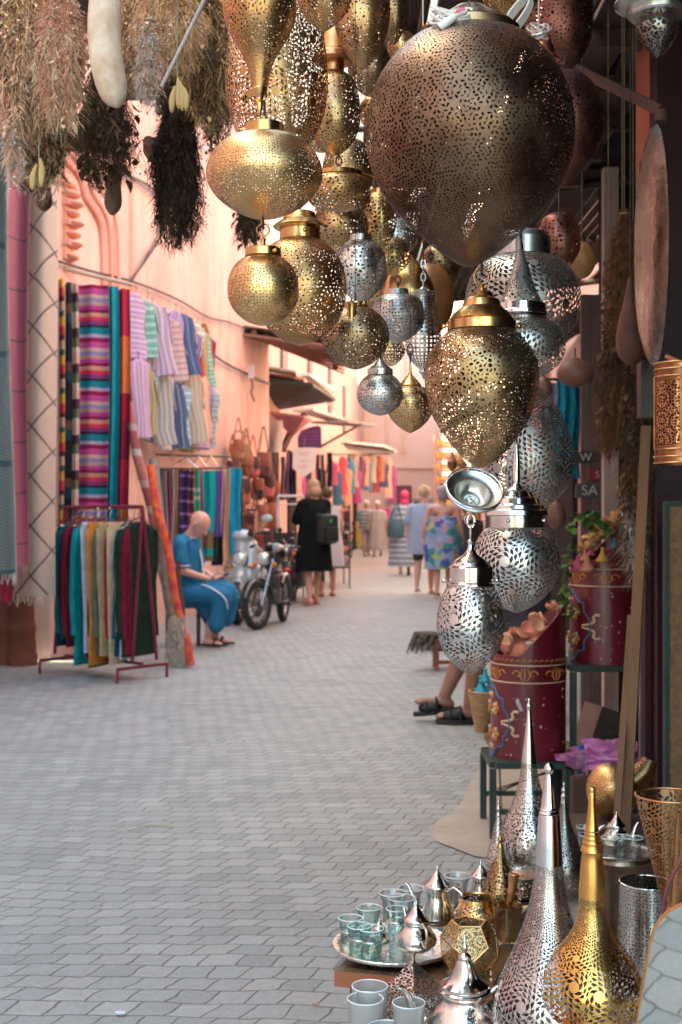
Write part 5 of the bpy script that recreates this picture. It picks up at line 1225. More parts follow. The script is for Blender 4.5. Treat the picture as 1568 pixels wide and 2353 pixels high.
# ---------------------------------------------------------------- pink building along the lane
def wallmat():
    m, nt, b, out = new_mat('rose_plaster')
    tc = nt.nodes.new('ShaderNodeTexCoord'); vec = tc.outputs['Object']
    mp = nt.nodes.new('ShaderNodeMapping'); mp.inputs['Scale'].default_value = (1,1,.18); nt.links.new(vec, mp.inputs[0])
    n = noise(nt, vec, .9, 7, .62); n2 = noise(nt, mp.outputs[0], 3.5, 6, .65); n3 = noise(nt, vec, 22, 5)
    c = rampn(nt, n.outputs[0], [(.3,(.61,.37,.32)),(.5,(.69,.45,.395)),(.72,(.75,.55,.495))])
    c = mix_node(nt, mth(nt,'MULTIPLY', rampn(nt, n2.outputs[0], [(.50,(0,0,0)),(.66,(1,1,1))]), .65), c, (.52,.29,.25,1))
    c = mix_node(nt, mth(nt,'MULTIPLY', rampn(nt, n3.outputs[0], [(.6,(0,0,0)),(.75,(1,1,1))]), .4), c, (.82,.66,.55,1))
    nt.links.new(c, b.inputs['Base Color']); b.inputs['Roughness'].default_value = .9; bump(nt, b, n3.outputs[0], .35, .02); return m
rose = wallmat(); stone_r = simple('rose_moulding',(.76,.40,.32),(.66,.31,.25),.8,ns=3,bs=.2)
house = thing('pink_building', 'tall salmon pink plastered building along the lane with moulded niche', 'building', (WX(10),10,0), -WANG)
# local frame: +y along wall, +x towards the lane is +x after rotation
obj('wall', box((-.15,5.70,4.6),(.30,10.0,9.2)), rose, house, smooth=False)
hb = 20.62-10; 
def wp(z, h, out=.0): # point on wall face at depth z (local coords)
    L_ = (z-10)/math.cos(WANG); return Vector((out, L_, h))
HM_ = Matrix.Translation((WX(10),10,0)) @ Matrix.Rotation(-WANG,4,'Z')
def onwall(x,y,out=.05): k = (x-CX)/F; return P(x,y,-3.8/(k-.128))+Vector((out,0,0))
def wpart(name, bm): bm.transform(HM_.inverted()); obj(name, bm, stone_r, house)
bm = BM()
for (x,y,oo) in ((150,425,.05),(152,448,.10),(154,470,.13),(154,492,.08),(155,515,.13),(155,540,.09),(155,562,.11),(156,590,.06)): ell(bm, onwall(x,y,.03), (oo*.7+.03,.13,.036),0,2)
for y in (425,470,515,562): bx(bm, onwall(153,y,.02),(.10,.24,.05),-WANG)
bx(bm, onwall(153,500,-.02),(.10,.20,.75),-WANG)
wpart('corbel', bm)
bm = BM()
for off in (0,9,18): tube(bm, catmull([tuple(onwall(x+off,y-off*.8,.02+off*.004)) for x,y in ((128,345),(150,372),(178,405),(190,450),(212,485),(226,520),(232,570),(234,660),(236,760))],5), .030-.0007*off, 8)
for xx in (262,300): tube(bm, [onwall(xx,130,.0),onwall(xx,800,.0)], .035, 6)
wpart('niche_moulding', bm)
bm = BM(); bx(bm, wp(17,8.2,.08),(.2,7,.25)); obj('cornice', bm, stone_r, house, smooth=False)
near = thing('near_building', 'tall salmon building behind the hanging rugs at the shop corner', 'building', (-3.75,3,0))
obj('wall', box((-.15,0,4.6),(.3,15.2,9.2)), rose, near, smooth=False); obj('return_wall', box((.62,7.75,5.5),(1.3,.3,7.4)), rose, near, smooth=False)
obj('doorway_shade', box((.35,7.62,1.4),(.9,.06,2.8)), simple('stall_shade',(.05,.025,.02)), near, smooth=False)  # flat dark sheet paints the shade of the stall opening
# wires on the wall
wirem = simple('dark_wire',(.05,.035,.04),(.03,.02,.02),.6)
def pxline(pts, dz=0, r=.012, sub=5, zf=None):
    out = []
    for q in pts:
        x,y = q[:2]
        if len(q) > 2: z = q[2]
        else: k = (x-CX)/F; z = -3.8/(k-.128)*1.0   # on the wall plane
        out.append(tuple(P(x,y,z)+Vector((.05,-.03,0))))
    return catmull(out, sub)
for lb,pts,r in [('dark electric cable looping down the pink wall from the herbs',[(250,395),(300,412),(345,438),(372,470),(376,500),(360,545),(325,600),(290,648)],.014),
    ('second thin cable looping beside the thick one on the pink wall',[(265,398),(320,430),(362,462),(368,505),(335,575),(296,645)],.007),
    ('twisted cable sagging along the pink wall above the garments',[(115,600),(200,625),(300,650),(400,690),(470,730),(530,745),(618,785)],.012),
    ('lower frayed cable along the pink wall towards the corner',[(476,810),(510,835),(560,860),(614,884)],.016),
    ('pale conduit running behind the dark bundles on the pink wall',[(400,330),(460,345),(500,345),(560,340)],.010),
    ('thin cable hanging at the herbs end of the pink wall',[(100,330),(160,355),(200,380)],.010)]:
    bm = BM(); tube(bm, pxline(pts), r, 6); o = obj('wall_cable', bm, simple('grey_conduit',(.4,.38,.4)) if 'conduit' in lb else wirem); tagp(o, lb, 'cable', 'cables fixed along the pink wall')
t = thing('junction_box', 'small pale junction box with dangling wires on the pink wall', 'junction box', P(562,870,18.5)+Vector((.10,0,0)))
obj('case', box((0,0,.09),(.08,.12,.2)), simple('pale_box',(.55,.45,.43)), t, smooth=False)
bm = BM(); tube(bm, catmull([(0,-.02,0),(.02,-.02,-.12),(.0,-.02,-.2),(.05,-.02,-.34)],4), .012, 5); obj('wire', bm, wirem, t)
# ---------------------------------------------------------------- rust column and rugs at the lane edge
redst = simple('red_stone_column',(.19,.065,.045),(.12,.04,.03),.8,ns=3,bs=.3)
for i,(x,w,zc_) in enumerate([(12,.17,10.5),(52,.11,10.35)]):
    t = thing('stone_column', ['wide dull red column behind the grey rug','narrower dull red column with moulded base under the diamond rug'][i], 'column', (XD(x,zc_),zc_,0), group='dull red columns at the shop corner')
    obj('shaft', lathe(BM(), [(w*.86,4.2),(w*.86,.36),(w*.9,.33)],24), redst, t)
    obj('base', lathe(BM(), [(w*.9,.34),(w*.98,.31),(w*.98,.27),(w*.92,.24),(w*1.0,.14),(w*1.0,.10),(w*1.1,.08),(w*1.1,0)],24), redst, t)
def rugmat(name, bg, bg2, kind, linec):
    m, nt, b, out = new_mat(name); uv = nt.nodes.new('ShaderNodeUVMap'); sp_ = nt.nodes.new('ShaderNodeSeparateXYZ')
    nz = noise(nt, uv.outputs[0], 9, 3); 
    nt.links.new(uv.outputs[0], sp_.inputs[0]); n2 = noise(nt, uv.outputs[0], 70, 3)
    base = mix_node(nt, n2.outputs[0], bg, bg2)
    u, v = sp_.outputs[0], mth(nt,'ADD', sp_.outputs[1], mth(nt,'MULTIPLY', nz.outputs[0], .02))
    if kind == 'diamond':
        a = mth(nt,'ABSOLUTE', mth(nt,'SUBTRACT', mth(nt,'FRACT', mth(nt,'ADD', mth(nt,'DIVIDE', u, .30), mth(nt,'DIVIDE', v, .36))), .5))
        c = mth(nt,'ABSOLUTE', mth(nt,'SUBTRACT', mth(nt,'FRACT', mth(nt,'SUBTRACT', mth(nt,'DIVIDE', u, .30), mth(nt,'DIVIDE', v, .36))), .5))
        f = mth(nt,'LESS_THAN', mth(nt,'MINIMUM', a, c), .028)
    elif kind == 'bars':
        f = mth(nt,'LESS_THAN', mth(nt,'FRACT', mth(nt,'ADD', mth(nt,'DIVIDE', v, .36), mth(nt,'MULTIPLY', u, .3))), .03)
    else:
        f = mth(nt,'MULTIPLY', mth(nt,'LESS_THAN', mth(nt,'FRACT', mth(nt,'DIVIDE', mth(nt,'ADD', v, mth(nt,'MULTIPLY', u, -.5)), .022)), .35), .7)
        f = mth(nt,'MAXIMUM', f, mth(nt,'LESS_THAN', mth(nt,'FRACT', mth(nt,'DIVIDE', v, .75)), .06))
    r = mix_node(nt, f, base, linec); nt.links.new(r, b.inputs['Base Color']); b.inputs['Roughness'].default_value = .95; b.inputs['Sheen Weight'].default_value = .3
    bump(nt, b, n2.outputs[0], .6, .006); return m
def hung(name, label, cat, x0, x1, y0, y1, z, m, folds=1.2, amp=.03, rz=0, fringe=None, group=None, ph=0, gather=1, thick=.012, ragged=0):
    s = z/F; w = (x1-x0)*s/max(math.cos(rz),.2); h = (y1-y0)*s
    t = thing(name, label, cat, P((x0+x1)/2,y1,z), rz, group)
    obj('woven_panel', cloth(w,h,folds,amp,22,26,1,ph,thick,gather,ragged), m, t, (0,0,h))
    if fringe:
        bm = BM(); n = int(w/.012); r_ = random.Random(int(x0+y0))
        for k in range(n):
            u = k/n; a = amp; y = a*math.sin(u*folds*2*PI+ph+.6*math.sin(2.2+ph))+a*.4*math.sin(u*folds*4.7+3+ph*2)
            tube(bm, [((u-.5)*w,y+thick/2,.004),((u-.5)*w+r_.uniform(-.012,.012),y,-.03),((u-.5)*w+r_.uniform(-.02,.02),y,-.06-r_.random()*.03)], [.005,.005,.002], 4)
        obj('fringe', bm, fringe, t)
    return t
cream_wool = simple('cream_wool',(.55,.42,.33),(.5,.37,.29),.95,ns=30)
rugD = rugmat('diamond_rug',(.50,.37,.29,1),(.38,.27,.21,1),'diamond',(.07,.04,.04,1))
rugP = rugmat('pink_rug',(.38,.085,.13,1),(.27,.06,.09,1),'bars',(.06,.03,.04,1))
rugG = rugmat('grey_rug',(.30,.30,.28,1),(.17,.18,.165,1),'weave',(.07,.11,.115,1))
t = thing('stall_canopy','added dark plank canopy shading the hanging rugs at the shop corner','canopy',(-2.9,9.2,4.25))  # unseen canopy added to shade the rugs and column
bm = BM()
for k in range(8): bx(bm,(-.85+k*.22,0,.01*(k%2)),(.2,3.0,.03))
obj('board', bm, wood_dk, t, smooth=False); bm = BM()
for yy in (-1.2,0,1.2): bx(bm,(-.1,yy,-.05),(1.8,.06,.06))
obj('joist', bm, wood_dk, t, smooth=False)
hung('hanging_rug','cream rug with black diamond lines and frayed hem','rug',28,128,415,1368,9.3,rugD,.9,.10,.2,cream_wool,'rugs hung at the shop corner',.5)
hung('hanging_rug','pink rug with thin black bars beside the diamond rug','rug',-20,62,200,1300,9.0,rugP,1.1,.10,.1,simple('pink_wool',(.5,.25,.25)),'rugs hung at the shop corner',1.5)
hung('hanging_rug','grey and teal woven rug with white fringe at the picture edge','rug',-60,38,300,1320,8.7,rugG,1.3,.12,-.1,simple('white_wool',(.6,.58,.55)),'rugs hung at the shop corner',2.5)
hung('hanging_cloth','yellow cloth corner peeping under the pink rug','cloth',30,48,1230,1330,9.4,simple('yellow_cloth',(.75,.50,.03)),1,.02)
hung('hanging_cloth','crimson cloth end under the grey rug','cloth',0,30,1290,1385,9.2,simple('crimson_cloth',(.3,.01,.04)),1,.02)
bm = BM(); tube(bm, [(-4.2,8.6,3.95),(XD(128,9.3),9.3,3.66)], .03, 8); o = obj('rug_pole', bm, wood_dk); tagp(o,'dark wooden pole carrying the hanging rugs','pole')
# ---------------------------------------------------------------- long blankets on the pole
strip = [((.30,.01,.07),1),((.50,.07,.27),1.4),((.58,.36,.30),.8),((.25,.22,.42),.9),((.48,.27,.22),.8),((.45,.05,.27),1),((.25,.01,.06),.7),((.55,.27,.20),1),((.62,.03,.08),.9),((.20,.04,.16),1),((.015,.01,.03),.5),((.01,.20,.25),1.6),((.42,.35,.52),.8)]
st1 = stripes('magenta_blanket', strip, .455)
grn = stripes('green_check',[((.012,.03,.022),3),((.10,.075,.015),.6),((.012,.03,.022),1.5),((.02,.05,.05),1)],.42)
grn2 = stripes('teal_check',[((.012,.02,.03),2),((.16,.10,.08),.8),((.01,.09,.11),1),((.012,.02,.03),1.5)],.5)
mult = stripes('multi_band',[((.7,.42,.08),1),((.6,.05,.08),1),((.1,.02,.05),.5),((.62,.45,.33),1),((.05,.12,.08),.6)],.33)
redor = stripes('red_orange_blanket',[((.42,.02,.06),2),((.62,.16,.05),2.4),((.30,.01,.04),1.2),((.2,.01,.04),1.6)],1.5)
teal = simple('turquoise_cloth',(.01,.30,.36),(.008,.20,.26),.85,ns=5,bs=.3)
H1 = 'long blankets hanging from the wall pole'
hung('hanging_blanket','very dark green blanket with ochre checks next to the rugs','blanket',102,136,628,1480,11.0,grn,2,.05,0,None,H1)
hung('hanging_blanket','narrow orange and red banded shawl between the dark blankets','blanket',135,147,640,1440,10.9,mult,1,.02,0,None,H1)
hung('hanging_blanket','dark navy and brown checked blanket','blanket',146,166,650,1420,11.0,grn2,1,.03,0,None,H1,1)
hung('hanging_blanket','narrow shawl with cream and green bands beside the magenta blanket','blanket',164,180,652,1420,10.8,stripes('cream_bands',[((.6,.42,.34),1),((.08,.03,.05),1),((.15,.18,.1),1),((.6,.5,.45),.7)],.3),1,.02,0,None,H1)
hung('hanging_blanket','broad magenta and teal horizontally striped blanket','blanket',176,249,655,1300,10.9,st1,1.6,.02,.1,None,H1)
hung('hanging_blanket','plain turquoise blanket beside the magenta striped one','blanket',246,272,658,1290,11.1,teal,1.5,.03,0,None,H1)
hung('hanging_blanket','crimson to orange blanket at the lane end of the pole','blanket',268,298,664,1300,11.2,redor,1.5,.03,0,None,H1)
bm = BM(); tube(bm, [P(95,605,10.9),P(305,655,11.4)], .018, 8); o = obj('blanket_pole', bm, simple('pale_bamboo',(.5,.38,.3),(.38,.27,.2),.6)); tagp(o,'pale bamboo pole carrying the long blankets','pole')
wallbox('dark_backdrop','dark panel added to darken the gap low behind the long blankets','panel',(-2.42,11.35,.85),(.66,.06,1.7),simple('stall_shade',(.05,.025,.02)),.0)  # added dark panel, stands in for the darkness behind the blankets
# ---------------------------------------------------------------- clothes rack
def garment(h=.9, w=.40, th=.035, sl=.55, seed=0, trousers=False):
    rnd = random.Random(seed); bm = BM()
    if trousers:
        loft(bm, [(0,0,0,w*.30,th),(0,0,-.05,w*.36,th*1.1),(0,0,-h*.4,w*.34,th*.9),(0,0,-h*.7,w*.3,th*.8),(0,0,-h,w*.28,th*.9)],24,5,.10)
    else:
        loft(bm, [(0,0,-.0,w*.16,th*.7),(0,0,-.015,w*.22,th),(0,0,-.05,w*.46,th*.9),(0,0,-.12,w*.50,th*1.1),(0,0,-h*.5,w*.45,th*.9),(0,0,-h*.8,w*.47,th*1.1),(0,0,-h,w*.5,th*1.3)],28,6,.07,0,rnd.uniform(0,6))
        for s_ in (-1,1):
            if sl: tube(bm, catmull([(s_*w*.44,0,-.06),(s_*w*.53,.01,-.18),(s_*w*.52,.02,-.05-sl*.6),(s_*w*.54,.0,-.05-sl)],4), [w*.085*(1-.35*i/12) for i in range(13)], 10, 0, False, .6)
    for v in bm.verts:
        d = mnoise.noise(v.co*7+Vector((seed,0,0)))*.012; v.co.y += d+(.03*mnoise.noise(v.co*5+Vector((0,0,seed))) if seed >= 30 else 0); v.co.x += mnoise.noise(v.co*4+Vector((0,seed,3)))*(.010 if seed < 30 else .035)
    return bm
def hanger(w=.36):
    bm = BM(); tube(bm, [(0,0,.0),(-w/2,0,-.06),(w/2,0,-.06),(0,0,0)], .004, 5); tube(bm, catmull([(0,0,0),(0,0,.03),(.018,0,.05),(.0,0,.075),(-.014,0,.062)],3), .003, 5); return bm
RA, RB, RHt = Vector((XD(150,9.95),9.95,0)), Vector((XD(328,9.38),9.38,0)), 1.27
rd = (RB-RA); ra = math.atan2(rd.y, rd.x)
redmet = simple('red_enamel_tube',(.22,.02,.04),(.13,.012,.025),.45)
t = thing('clothes_rack', 'dark red tube clothes rack loaded with garments on the paving', 'clothes rack', (RA+RB)/2, ra)
Lr = rd.length
bm = BM(); tube(bm, [(-Lr/2,0,RHt),(Lr/2,0,RHt)], .014, 8); obj('top_rail', bm, redmet, t)
for s_ in (-1,1):
    bm = BM(); tube(bm, [(s_*Lr/2,0,RHt),(s_*(Lr/2),-.10,.14)], .013, 8); tube(bm,[(s_*Lr/2,.0,RHt),(s_*(Lr/2),.14,.14)],.013,8); obj('upright', bm, redmet, t)
    bm = BM(); tube(bm, [(s_*Lr/2,-.24,.0),(s_*Lr/2,-.24,.10),(s_*Lr/2,.24,.10),(s_*Lr/2,.24,0)], .013, 8); obj('foot', bm, redmet, t)
bm = BM(); tube(bm, [(-Lr/2,0,.12),(Lr/2,0,.12)], .011, 8); obj('lower_rail', bm, redmet, t)
rack = [('navy jumper at the far end of the red rack',(.012,.05,.09),.95,0),('deep teal top second from the far end of the rack',(.01,.09,.12),.9,0),('olive top near the far end of the rack',(.13,.10,.04),.88,0),('maroon top next to the olive one on the rack',(.18,.01,.03),.95,0),
 ('bottle green top between maroon and turquoise on the rack',(.015,.06,.05),.9,0),('turquoise top with hem trailing nearly to the ground',(.01,.27,.30),1.08,0),('pale lilac white trousers beside the orange ones on the rack',(.58,.55,.66),.97,1),('orange trousers on the red rack',(.68,.26,.05),1.06,1),
 ('plum top beside the orange trousers',(.26,.02,.10),1.02,0),('dark brown top in the middle of the rack',(.07,.03,.03),1.08,0),('sand coloured trousers in the middle of the rack',(.52,.36,.20),.98,1),('grey green top between the two sand coloured pieces',(.12,.15,.13),.98,0),
 ('cream trousers with turned up hem on the rack',(.62,.46,.30),1.04,1),('crimson dress on the red rack, brightest of the reds',(.30,.01,.03),1.0,0),('dark olive top beside the crimson dress',(.05,.06,.03),.98,0),('petrol blue top next to the maroon ones',(.01,.09,.14),.98,0),
 ('white blue top with sleeve hanging low on the rack',(.55,.60,.72),1.0,0),('wine red jumper second from the near end of the rack',(.20,.01,.03),.96,0),('dark forest green jumper at the near end of the rack, face visible',(.018,.035,.022),.98,0)]
for i,(lb,c,h,tr) in enumerate(rack):
    u = .05+.90*i/(len(rack)-1); p = RA.lerp(RB,u)+Vector((0,0,RHt-.05))
    last = i == len(rack)-1
    if tr: p = p+Vector((.06,-.17,0))
    t = thing('hanging_garment', lb, 'garment', p+Vector((0,0,-.03)), ra+PI/2+(.12 if last else .42+random.uniform(-.12,.12)), 'garments on the red rack')
    gm = simple('garment_cloth_%d'%i, c, tuple(q*.65 for q in c), .9, ns=14, bs=.4, bscale=60, sheen=.1)
    obj('cloth', garment(h, .37 if not tr else .48, .024 if not last else .03, (0 if (tr or (i%2 == 0 and not last)) else .80), i, tr), gm, t, (0,0,-.03))
    obj('hanger', hanger(), [steel, silver_dull, simple('red_hanger',(.4,.02,.05))][i%3], t)
# leaning rolled rugs beside the rack
def leaning(label, p0, p1, r, m, mi=None, name='rolled_rug', cat='rug', flat=1.0):
    bm = BM(); d = p1-p0; n = 14; pts = [p0+d*i/n+Vector((.01*math.sin(i),0,0)) for i in range(n+1)]
    tube(bm, [q-p0 for q in pts], [r*(1+.05*math.sin(i*1.3)) for i in range(n+1)], 16, 0, False, flat)
    uvl = bm.loops.layers.uv.verify()
    for f in bm.faces:
        for l in f.loops: l[uvl].uv = (math.atan2(l.vert.co.y,l.vert.co.x)*.05, l.vert.co.z)
    o = obj(name, bm, m, None, p0); tagp(o, label, cat, 'rolled rugs leaning beside the rack'); return o
redpat = simple('red_patterned_rug',(.80,.17,.06),(.50,.035,.05),.9,ns=16,bs=.3,det=2)
leaning('bright red-orange rolled rug leaning between rack and seated man', Vector((XD(438,10.15),10.15,.02)), P(343,1070,10.5), .034, redpat)
leaning('grey beaded rolled rug leaning behind the red-orange one', Vector((XD(408,10.4),10.4,.02)), P(352,1060,11.0), .075, simple('grey_beaded',(.30,.24,.20),(.18,.14,.12),.95,ns=20,bs=.9,bscale=35), flat=.6)
leaning('faded rose striped rolled rug leaning up to the blanket pole', Vector((XD(418,10.9),10.9,.02)), P(292,925,11.3), .04, stripes('rose_faded',[((.45,.15,.13),2),((.5,.4,.33),.6),((.36,.09,.10),1.5),((.45,.33,.28),.6)],.5))
leaning('brown wooden post leaning at the foot of the red-orange rug', Vector((XD(428,10.3),10.3,.0)), P(408,1290,10.4), .022, simple('dark_red_wood',(.12,.04,.035),(.08,.025,.02),.6), name='leaning_post', cat='post')
t = thing('goat_hide', 'pale shaggy hide end trailing on the paving beside the rolled rugs', 'hide', (XD(408,10.2),10.2,0.0))
bm = BM(); rr = random.Random(2)
for k in range(160): a,b = rr.uniform(-.07,.07), rr.uniform(.05,.42); tube(bm, [(a,rr.uniform(-.03,.03),b),(a+rr.uniform(-.03,.03),rr.uniform(-.05,.0),b-.08),(a+rr.uniform(-.04,.04),-.03,max(0.004,b-.16))], [.008,.008,.003], 4)
obj('wool', bm, cream_wool, t)
# ---------------------------------------------------------------- small tunics on the wall
gcol = [('lilac',(.42,.30,.48)),('white grey striped',(.58,.55,.53)),('mauve',(.45,.32,.44)),('sea green',(.20,.42,.36)),('violet',(.33,.25,.47)),('navy',(.07,.12,.26)),('mustard',(.42,.30,.12)),('pale pink',(.62,.42,.44)),('light blue',(.38,.54,.60)),('grey',(.40,.38,.36)),('cream',(.60,.52,.42)),('olive gold',(.36,.30,.12)),('crimson',(.40,.03,.08)),('peach',(.66,.36,.26))]
spots = [(312,675,150,0),(338,690,160,1),(352,700,165,2),(378,722,160,3),(404,715,150,4),(418,722,140,5),(452,745,150,10),(466,760,160,6),(318,825,180,0),(342,840,170,8),(358,850,175,9),(384,860,175,1),(400,870,165,7),(430,850,170,10),(442,870,170,11),(474,880,150,12),(456,860,150,13),(440,760,100,4)]
ptxt = ['in the upper row nearest the blankets','in the upper row, second from the blankets','in the upper row between white and green','in the upper row middle with pale sash','in the upper row right of the green one','narrow, behind the violet ones','in the upper row, knitted, near the bag end','in the upper row furthest from the blankets','in the lower row nearest the blankets','in the lower row beside the lilac one','in the lower row behind the white one','in the lower row, longest, in the middle','at the lower middle hem','in the lower row right of centre','in the lower row with cord front','at the lower far end beside the bags','low at the far end','with purple bands in the upper row']
n0 = len(spots); spots = spots+[(x+11,y+14,h*.9,(ci*5+3+k)%14) for k,(x,y,h,ci) in enumerate(spots)]; ptxt = ptxt+['']*4
for i,(x,y,h,ci) in enumerate(spots):
    k = (x-CX)/F; z = -3.62/(k-.128)-.1-(i%3)*.07
    nm, c = gcol[ci]; s = z/F
    if i >= n0: z += .10
    lab_ = nm+' small tunic '+ptxt[i] if i < n0 else nm+' small tunic peeping out behind the '+gcol[spots[i-n0][3]][0]+' one, '+['nearest the blankets','second along','behind the pale sash','third along','above the green hem','beside the narrow violet one','below the knitted one','at the bag end','lower, nearest the blankets','lower, second along','lower, third along','lower, behind the longest','at the lower hem','lower, right of centre','lower, by the cord front','lower, beside the bags','lowest at the far end','among the purple bands'][i-n0]
    t = thing('hanging_tunic', lab_, 'tunic', P(x,y,z), [.9,.7,.8][i%3], 'small tunics hung on the pink wall')
    c2 = [tuple(min(1,q*1.5+.05) for q in c), tuple(q*.62 for q in c)][i%2]
    t.rotation_euler = (0, .16*math.sin(i*2.3), [.9,.5,.2,1.2][i%4]); gm = stripes('tunic_cloth_%d'%i, [(c,1),(c2,.5),((.62,.58,.55),.18),(c,1.0),(c2,.4)], (.9 if i%3 else .10)+.03*(i%4), 'X' if i%3 else 'Y') if i%4 != 3 else simple('tunic_plain_%d'%i, c, None, .9, ns=15, bs=.5)
    hh_ = h*s; obj('cloth', garment(hh_, .25, .035, hh_*.5, i+30), gm, t)
    obj('hanger', hanger(.26), steel, t)
t = thing('knitted_strap', 'knitted ochre strap bag hanging at the end of the tunics', 'bag', P(470,870,16))
bm = BM(); torus(bm,(0,0,.35),.09,.022,'Y',30,8,0,.6,3.6); obj('strap', bm, simple('ochre_knit',(.42,.24,.08),(.3,.15,.05),.9,ns=40,bs=.8), t)
# table edge, wire shelf
bm = BM(); tube(bm,[P(360,1045,13.6),P(530,1050,15)],.015,6); tube(bm,[P(365,1020,13.6),P(480,1032,14.4)],.012,6); o = obj('clothes_rail', bm, steel); tagp(o,'steel rail under the tunics with bare hangers','rail')
for i,(x0,x1,y0) in enumerate([(395,455,1075),(440,475,1072),(470,500,1070),(330,400,1052)]):
    bm = BM(); tube(bm,[P(x0,y0-4,14),P((x0+x1)/2,y0-22,14),P(x1,y0,14)],.008,5); o = obj('coat_hanger', bm, silver_dull); tagp(o,['wire hanger above the checked scarves','wire hanger above the green scarf','wire hanger above the violet scarf','wire hanger beside the rolled rugs'][i],'hanger','bare wire hangers above the scarves')
sc_list = [(300,318,1078,1270,'orange rust scarf nearest the rolled rugs',(.50,.20,.12)),(318,334,1078,1260,'brick red scarf behind the rolled rugs',(.40,.13,.09)),(354,364,1080,1260,'yellow scarf beside the rolled rugs',(.72,.42,.05)),(363,373,1080,1270,'dark teal scarf next to the yellow one',(.05,.15,.17)),(372,384,1080,1270,'grey scarf next to the dark teal one',(.30,.27,.30)),(383,392,1080,1270,'wine scarf between two grey ones',(.28,.05,.12)),(391,402,1078,1280,'mouse grey scarf with narrow borders',(.36,.33,.33)),(401,412,1078,1280,'ochre bordered scarf behind the seated man',(.42,.26,.16)),
 (410,432,1080,1230,'dark violet checked scarf above the seated man',(.06,.035,.11)),(430,446,1082,1235,'maroon and pink checked scarf',(.16,.03,.06)),(442,460,1080,1280,'green and white striped scarf',(.12,.40,.26)),(458,466,1078,1270,'narrow crimson scarf beside the bright turquoise one',(.45,.05,.14)),(464,496,1082,1290,'bright turquoise scarf with brown hem',(.01,.38,.36)),(490,512,1082,1300,'violet scarf with black hem',(.13,.06,.33)),(508,526,1078,1290,'peach scarf beside the blue one',(.80,.42,.24)),(524,552,1076,1275,'bright blue scarf with tie-dyed hem',(.02,.30,.45))]
for i,(x0,x1,y0,y1,lb,c) in enumerate(sc_list):
    z = 13.9+.12*i/4; h = (y1-y0)*z/F; w = (x1-x0)*z/F*1.25
    if i == 8 or i == 9: m = stripes('scarf_m%d'%i,[(c,1),((.28,.18,.5) if i == 8 else (.6,.25,.25),.5),(c,1)],.14)
    elif i == 10: m = stripes('scarf_m%d'%i,[((.08,.36,.22),2),((.5,.55,.48),.4),((.08,.36,.22),.5),((.5,.55,.48),.4)],.34)
    elif i == 12: m = stripes('scarf_m%d'%i,[(c,7),((.22,.16,.08),2),(c,.8),((.2,.12,.05),.6)],h)
    elif i == 13: m = stripes('scarf_m%d'%i,[(c,7),((.015,.015,.02),3)],h)
    else: m = simple('scarf_m%d'%i,c,tuple(q*.75 for q in c),.85,ns=10,bs=.4)
    o = obj('hanging_scarf', cloth(w,h,1.5,.022,12,14,1,i), m, None, P((x0+x1)/2,y0,z)); tagp(o, lb, 'scarf', 'scarves on the rail behind the seated man')
bm = BM(); tube(bm,[P(296,1078,13.9),P(556,1076,14.6)],.014,6); tube(bm,[P(556,1076,14.6),(XD(556,14.6),14.6,0)],.014,6); tube(bm,[P(340,1078,14.0),(XD(340,14.0),14.0,0)],.014,6); o = obj('scarf_rail', bm, steel); tagp(o,'steel scarf rail behind the seated man','rail')
# leather bags
lea = [simple('leather_%d'%i,c,tuple(q*.6 for q in c),.5,ns=12) for i,c in enumerate([(.30,.08,.05),(.42,.13,.08),(.10,.03,.03),(.52,.22,.12),(.60,.13,.13),(.02,.018,.02)])]
bagn = ['dark red','russet','oxblood','tan','coral red','black']
k_ = 0
bagpos = [(548,1010,1060,3),(566,1040,1095,0),(582,1050,1100,4),(560,1100,1160,1),(545,1120,1190,0),(592,1100,1150,5),(606,1040,1100,2),(616,1090,1145,4),(600,1160,1215,3),(575,1170,1235,1),(620,1155,1215,0),(560,1240,1300,2),(535,1060,1120,1),(628,1105,1160,2),(588,1200,1262,0),(610,1220,1280,1)]
bl_ = ['highest on the wall','behind the straw basket','bright one beside the straw basket','in the middle rows','beside the peach scarf','helmet-like round one','hanging high near the corner','shiny one near the corner','long pocket shaped one','above the motorcycle seat','near the corner, middle height','low behind the scooter','nearest the scarves','at the very corner','lowest of the group','above the black motorcycle']
for i,(x,y0,y1,ci) in enumerate(bagpos):
    k = (x-CX)/F; z = -3.60/(k-.128)-.1-(i%4)*.12; s = z/F; h = (y1-y0)*s; w = h*.62
    t = thing('leather_bag', bagn[ci]+' leather bag '+bl_[i], 'bag', P(x,y1,z), .7, 'leather bags on the pink wall')
    bm = BM(); loft(bm,[(0,0,h,w*.40,.05),(0,0,h*.8,w*.46,.07),(0,0,h*.3,w*.52,.09),(0,0,.03,w*.45,.08),(0,0,0,w*.3,.04)],20); obj('pouch', bm, lea[ci], t)
    bm = BM(); tube(bm, catmull([(-w*.4,0,h*.95),(-w*.2,0,h*1.6),(0,.0,h*2.0),(w*.2,0,h*1.6),(w*.4,0,h*.95)],4), .010, 5); obj('strap', bm, lea[ci], t)
    bm = BM(); loft(bm,[(0,-.02,h*1.0,w*.43,.075),(0,-.03,h*.6,w*.47,.085),(0,-.03,h*.45,w*.3,.08)],16,capit=True); obj('flap', bm, lea[(ci+1)%3], t)
t = thing('straw_basket', 'woven straw basket with handles hanging among the leather bags', 'basket', P(552,1068,17.4))
obj('body', lathe(BM(), [(.15,.28),(.14,.2),(.12,.08),(.09,.0),(.001,0)],24), simple('woven_straw',(.48,.28,.15),(.3,.16,.08),.8,ns=40,bs=.6), t)
bm = BM(); torus(bm,(0,-.1,.36),.09,.012,'Y',20,6); obj('handle', bm, simple('woven_straw'  ,(.5,.3,.15)), t)
